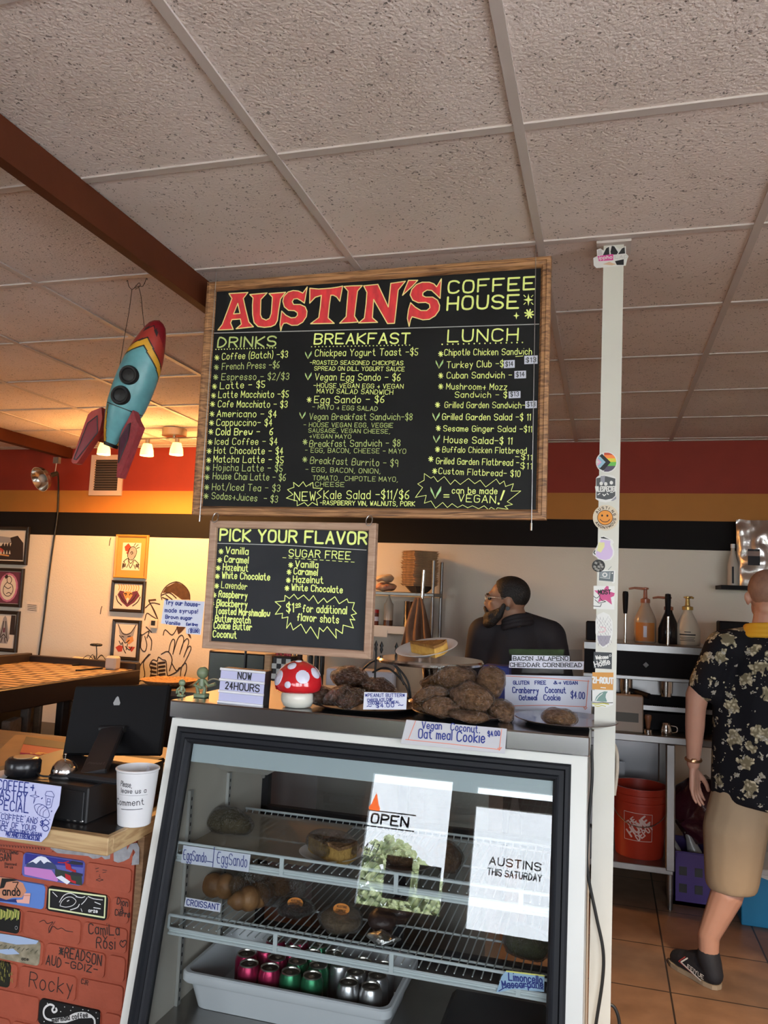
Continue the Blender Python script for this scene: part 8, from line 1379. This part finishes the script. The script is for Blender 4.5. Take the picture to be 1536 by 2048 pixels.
mb = MB(); [mb.tube(catmull([H(.052 + k * .006, -.070 - k * .005, -.085 - k * .016), H(.100 + k * .006, -.025, -.078 - k * .016), H(.112 + k * .006, .03, -.080 - k * .016), H(.08, .09, -.09 - k * .016), H(.02, .085, -.105 - k * .016), H(-.012, .02, -.115 - k * .016), H(.008, -.050 - k * .005, -.102 - k * .016)], 5, True), .015, 8, closed=True) for k in range(3)]; link('shirt_collar', mb, SHIRT1, pa, smooth=80)
mb = MB()
for sg in (-1, 1): hp = hip + Vector((sg * .09, 0, -.02)); chain(mb, [hip + Vector((sg * .05, 0, .02)), hp, Vector((hp.x + sg * .02, 3.0, .50)), Vector((hp.x + sg * .02, 3.03, .10))], [.13, .118, .080, .068])
flesh('trousers', mb, mat('black_trousers', (.015, .015, .018), .85), pa, .013, 5)
mb = MB()
for sg in (-1, 1): an = Vector((hip.x + sg * .11, 3.03, .05)); chain(mb, [an + Vector((0, -.03, 0)), an + Vector((0, .10, -.008)), an + Vector((0, .16, -.012))], [.047, .045, .037]); mb.v = [Vector((v.x, v.y, max(v.z, .003))) for v in mb.v]
link('shoes', mb, BLK, pa, smooth=80)
# --- the person at the right, seen from behind
Y2_ = 2.74; Q2 = lambda x, y, Y=Y2_: onY(x, y, Y)
hc = Vector((onY(1530, 1195, 2.76).x + .012, 2.77, 1.675)); pb = thing('person', 'person seen from behind in black floral shirt, khaki shorts and black sneaker', 'person', (.86, 2.75, 0))
foot_h = onZ(1438, 1980, .0); foot_t = onZ(1350, 1928, .0); fd = (foot_t - foot_h); fd.z = 0; fl = fd.length; fd.normalize(); fs_ = Vector((fd.y, -fd.x, 0))
ank = foot_h + fd * .055 + Vector((0, 0, .10)); knee = Vector((.752, 2.76, .50)); hipL = Vector((.800, 2.76, .90)); ch = Vector((.905, 2.78, 1.38))
mb = MB(); mb.ell(hc + Vector((0, .012, .020)), (.079, .098, .098)); mb.ell(hc + Vector((0, .04, -.05)), (.062, .062, .068)); mb.ell(hc + Vector((0, .085, -.085)), (.040, .040, .030)); chain(mb, [hc + Vector((0, .105, .0)), hc + Vector((0, .118, -.028))], [.010, .014]); mb.ell(hc + Vector((0, .100, -.055)), (.022, .010, .010)); mb.ell(hc + Vector((0, .09, .03)), (.045, .015, .012))
for sg in (-1, 1): mb.ell(hc + Vector((sg * .081, .0, -.012)), (.010, .020, .032)); mb.ell(hc + Vector((sg * .090, -.008, -.006)), (.008, .010, .022))
chain(mb, [hc + Vector((0, -.02, -.06)), ch + Vector((0, -.01, .14))], [.058, .068]); mb.ell(hc + Vector((0, -.055, -.055)), (.05, .03, .035))
chain(mb, [ch + Vector((0, 0, .02)), ch + Vector((0, .01, -.22)), Vector((.905, 2.77, .98))], [.14, .15, .15])
shL = Q2(1432, 1300, 2.76); shL.z = 1.43; shL.x = .715; elL = Vector((Q2(1386, 1405).x + .012, 2.75, 1.155)); wrL = Vector((Q2(1387, 1520).x + .004, 2.79, .905)); chain(mb, [ch + Vector((-.06, 0, .07)), shL, elL + Vector((.006, 0, .06)), elL, elL + (wrL - elL) * .3, wrL], [.07, .068, .050, .044, .043, .028])
hand(mb, wrL + Vector((.002, 0, -.012)), (.06, .05, -.98), (.9, -.5, 0), (.2, .9, 0), L=.175, curl=.55)
shR = Vector((1.095, 2.78, 1.43)); elR = Vector((1.16, 2.82, 1.15)); wrR = Vector((1.13, 3.0, .98)); chain(mb, [ch + Vector((.06, 0, .07)), shR, elR, wrR], [.07, .068, .044, .028]); hand(mb, wrR, (-.1, .9, -.3), (-.8, 0, -.4), (0, .3, .9), L=.175)
calf = knee.lerp(ank, .30) + Vector((.006, -.022, 0)); chain(mb, [hipL, knee, calf, ank + Vector((0, 0, .10)), ank], [.105, .066, .067, .045, .040]); chain(mb, [ank, foot_h + fd * .03 + Vector((0, 0, .045))], [.038, .034]); chain(mb, [ank + Vector((0, 0, -.03)), foot_h + fd * (fl * .9) + Vector((0, 0, .035))], [.038, .026])
hipR = Vector((1.0, 2.76, .90)); kneeR = Vector((1.06, 2.86, .52)); ankR = Vector((1.08, 2.78, .10)); chain(mb, [hipR, kneeR, kneeR.lerp(ankR, .3) + Vector((0, -.02, 0)), ankR], [.105, .066, .066, .040]); chain(mb, [ankR + Vector((0, -.03, -.05)), ankR + Vector((.02, .13, -.065))], [.036, .028])
flesh('body', mb, SKIN2, pb, .0055, 5, .4)
mb = MB(); mb.ell(hc + Vector((0, -.002, .030)), (.0815, .0925, .092), nu=26, nv=16); mb.v = [Vector((v.x, min(v.y, hc.y + .06), max(v.z, hc.z - .045 + max(0, v.y - hc.y) * .9))) for v in mb.v]; q_ = link('hair', mb, STUB, pb, smooth=80); q_['label'] = 'close-shaved hair'
def floral():
    m = bpy.data.materials.new('floral_cotton'); m.use_nodes = True; nt = m.node_tree; b = nt.nodes['Principled BSDF']; b.inputs['Roughness'].default_value = .85; b.inputs['Specular IOR Level'].default_value = .15; tc = nt.nodes.new('ShaderNodeTexCoord')
    def N(t, **k):
        n = nt.nodes.new(t)
        for a_, v in k.items(): n.inputs[a_].default_value = v
        return n
    def flowers(scale, size, seed, col_a, col_b, prev):
        mp = N('ShaderNodeMapping'); mp.inputs['Location'].default_value = (seed, seed * .7, seed * 1.3); nt.links.new(tc.outputs['Object'], mp.inputs['Vector'])
        wn = N('ShaderNodeTexNoise', Scale=scale * 2.6, Detail=1.0); nt.links.new(mp.outputs[0], wn.inputs['Vector']); wa = nt.nodes.new('ShaderNodeVectorMath'); wa.operation = 'MULTIPLY_ADD'; wa.inputs[1].default_value = (.55 / scale,) * 3; nt.links.new(wn.outputs['Color'], wa.inputs[0]); nt.links.new(mp.outputs[0], wa.inputs[2])
        vo = N('ShaderNodeTexVoronoi', Scale=scale, Randomness=.85); nt.links.new(wa.outputs[0], vo.inputs['Vector'])
        fine = N('ShaderNodeTexVoronoi', Scale=scale * 4.5); nt.links.new(wa.outputs[0], fine.inputs['Vector'])
        ad = nt.nodes.new('ShaderNodeMath'); ad.operation = 'MULTIPLY_ADD'; ad.inputs[1].default_value = .30; nt.links.new(fine.outputs['Distance'], ad.inputs[0]); nt.links.new(vo.outputs['Distance'], ad.inputs[2])
        lt = nt.nodes.new('ShaderNodeMath'); lt.operation = 'LESS_THAN'; lt.inputs[1].default_value = size; nt.links.new(ad.outputs[0], lt.inputs[0])
        cr = nt.nodes.new('ShaderNodeValToRGB'); cr.color_ramp.elements[0].color = (*col_a, 1); cr.color_ramp.elements[1].color = (*col_b, 1); cr.color_ramp.elements[0].position = .12; cr.color_ramp.elements[1].position = .55; nt.links.new(fine.outputs['Distance'], cr.inputs[0])
        mx = nt.nodes.new('ShaderNodeMixRGB'); nt.links.new(lt.outputs[0], mx.inputs[0]); nt.links.new(cr.outputs[0], mx.inputs[2])
        if prev is None: mx.inputs[1].default_value = (.008, .008, .011, 1)
        else: nt.links.new(prev, mx.inputs[1])
        return mx.outputs[0]
    c = flowers(11.5, .53, 3.1, (.58, .52, .37), (.17, .145, .09), None); c = flowers(21.0, .37, 8.7, (.46, .44, .40), (.24, .22, .16), c); nt.links.new(c, b.inputs['Base Color']); return m
FLO = floral(); mb = MB()
chain(mb, [ch + Vector((0, .0, .085)), ch + Vector((0, 0, .0)), ch + Vector((-.005, .01, -.22)), Vector((.900, 2.77, 1.00)), Vector((.902, 2.77, .78))], [.085, .155, .185, .195, .205])
chain(mb, [ch + Vector((-.13, .01, -.10)), Vector((.80, 2.77, 1.05)), Vector((.80, 2.77, .78))], [.10, .128, .135]); chain(mb, [ch + Vector((.13, .01, -.10)), Vector((1.01, 2.77, 1.05)), Vector((1.01, 2.77, .78))], [.10, .128, .135])
chain(mb, [ch + Vector((-.05, 0, .085)), shL + Vector((.006, 0, .004)), shL.lerp(elL, .62) + Vector((-.002, 0, 0))], [.078, .083, .074]); chain(mb, [ch + Vector((.05, 0, .085)), shR, shR.lerp(elR, .62)], [.078, .083, .074])
mb.v = [Vector((v.x, v.y, max(v.z, .785 - (v.x - .70) * .09))) for v in mb.v]
flesh('floral_shirt', mb, FLO, pb, .011, 8)
mb = MB()
for k in range(3): mb.tube([ch + Vector((.108 * math.cos(a) * (1 - .09 * k), -.012 + .092 * math.sin(a) * (1 - .09 * k), .112 + k * .022 - .012 * math.sin(a))) for a in [i * math.pi / 14 for i in range(28)]], .013, 8, closed=True)
flesh('yellow_collar', mb, mat('yellow_cotton', (.60, .31, .015), .7), pb, .006, 4)
mb = MB(); KH = mat('khaki_cotton', (.37, .275, .175), .85, var=.10, vscale=5, bump=.25, bscale=12)
chain(mb, [Vector((.905, 2.77, .93)), Vector((.905, 2.76, .86))], [.150, .155]); chain(mb, [hipL + Vector((.01, 0, -.02)), Vector((.765, 2.76, .64)), Vector((.750, 2.755, .43))], [.120, .134, .112]); chain(mb, [hipR + Vector((-.01, 0, -.02)), Vector((1.05, 2.80, .66)), Vector((1.075, 2.85, .42))], [.120, .130, .110])
mb.v = [Vector((v.x, v.y, max(v.z, .392))) for v in mb.v]; flesh('khaki_shorts', mb, KH, pb, .012, 6)
SHO = mat('black_canvas', (.012, .013, .018), .7); SOLE = mat('tan_rubber', (.30, .24, .17), .6)
def shoe(h, d, L):
    sd = Vector((d.y, -d.x, 0)); mb = MB()
    chain(mb, [h + d * .045 + Vector((0, 0, .050)), h + d * (L * .45) + Vector((0, 0, .048)), h + d * (L * .72) + Vector((0, 0, .040)), h + d * (L * .86) + Vector((0, 0, .034))], [.042, .043, .043, .036]); chain(mb, [h + d * .030 + Vector((0, 0, .05)), h + d * .045 + Vector((0, 0, .09)), h + d * .056 + Vector((0, 0, .115))], [.042, .047, .049]); chain(mb, [h + d * .10 + Vector((0, 0, .085)), h + d * .15 + Vector((0, 0, .065))], [.036, .034])
    mb.v = [Vector((v.x, v.y, max(v.z, .014))) for v in mb.v]; up = flesh('sneaker', mb, SHO, pb, .006, 4)
    sm = MB(); pts = []
    for t, w_ in ((-.002, .012), (.01, .030), (.05, .040), (.12, .040), (.19, .047), (.235, .044), (.262, .030), (.272, .010)): pts.append((t / .272 * L, w_))
    P = [h + d * t + sd * w_ for t, w_ in pts] + [h + d * t - sd * w_ for t, w_ in reversed(pts)]; P = [Vector((p.x, p.y, .001)) for p in P]; sm.prism(P, (0, 0, .018)); fixn(link('sole', sm, SOLE, up)); return up
u_ = shoe(foot_h, fd, fl + .02); shoe(Vector((1.073, 2.695, 0)), Vector((.15, .99, 0)).normalized(), .29)
sgn = -1 if (fs_.dot(CAM - foot_h) < 0) else 1; sN = fs_ * sgn; sp_ = foot_h + Vector((0, 0, .045)) + sN * .0475
mb = MB(); A_ = lambda t, z: sp_ + fd * t + Vector((0, 0, z - .045)) + sN * (.0 - .010 * max(0, (z - .055) / .03) )
mb.strip([A_(.055, .022), A_(.165, .050), A_(.135, .078)], .006, sN, 0); mb.strip([A_(.070, .024), A_(.178, .048), A_(.148, .078)], .004, sN, 1)
lf, rt = (A_(.128, .037), A_(.040, .026)); write(mb, 'FEIYUE', lf + Vector((0, 0, .004)), rt + Vector((0, 0, .006)), .016, sN, .0034, 0); link('shoe_marks', mb, [SW, mat('mark_red', (.35, .05, .05), .6)], u_)
mb = MB(); M_ = wrL + (elL - wrL).normalized() * .022; dd = (elL - wrL).normalized(); x, y = frame_of(dd); mb.tube([M_ + x * (.033 * math.cos(a)) + y * (.033 * math.sin(a)) for a in [i * math.pi / 12 for i in range(24)]], .006, 8, closed=True); mb.box(M_ + Vector((0, -.035, 0)), (.022, .006, .018), b=.002); link('bracelet', mb, mat('copper_bracelet', (.40, .22, .12), .3, metal=.9), pb, smooth=60)
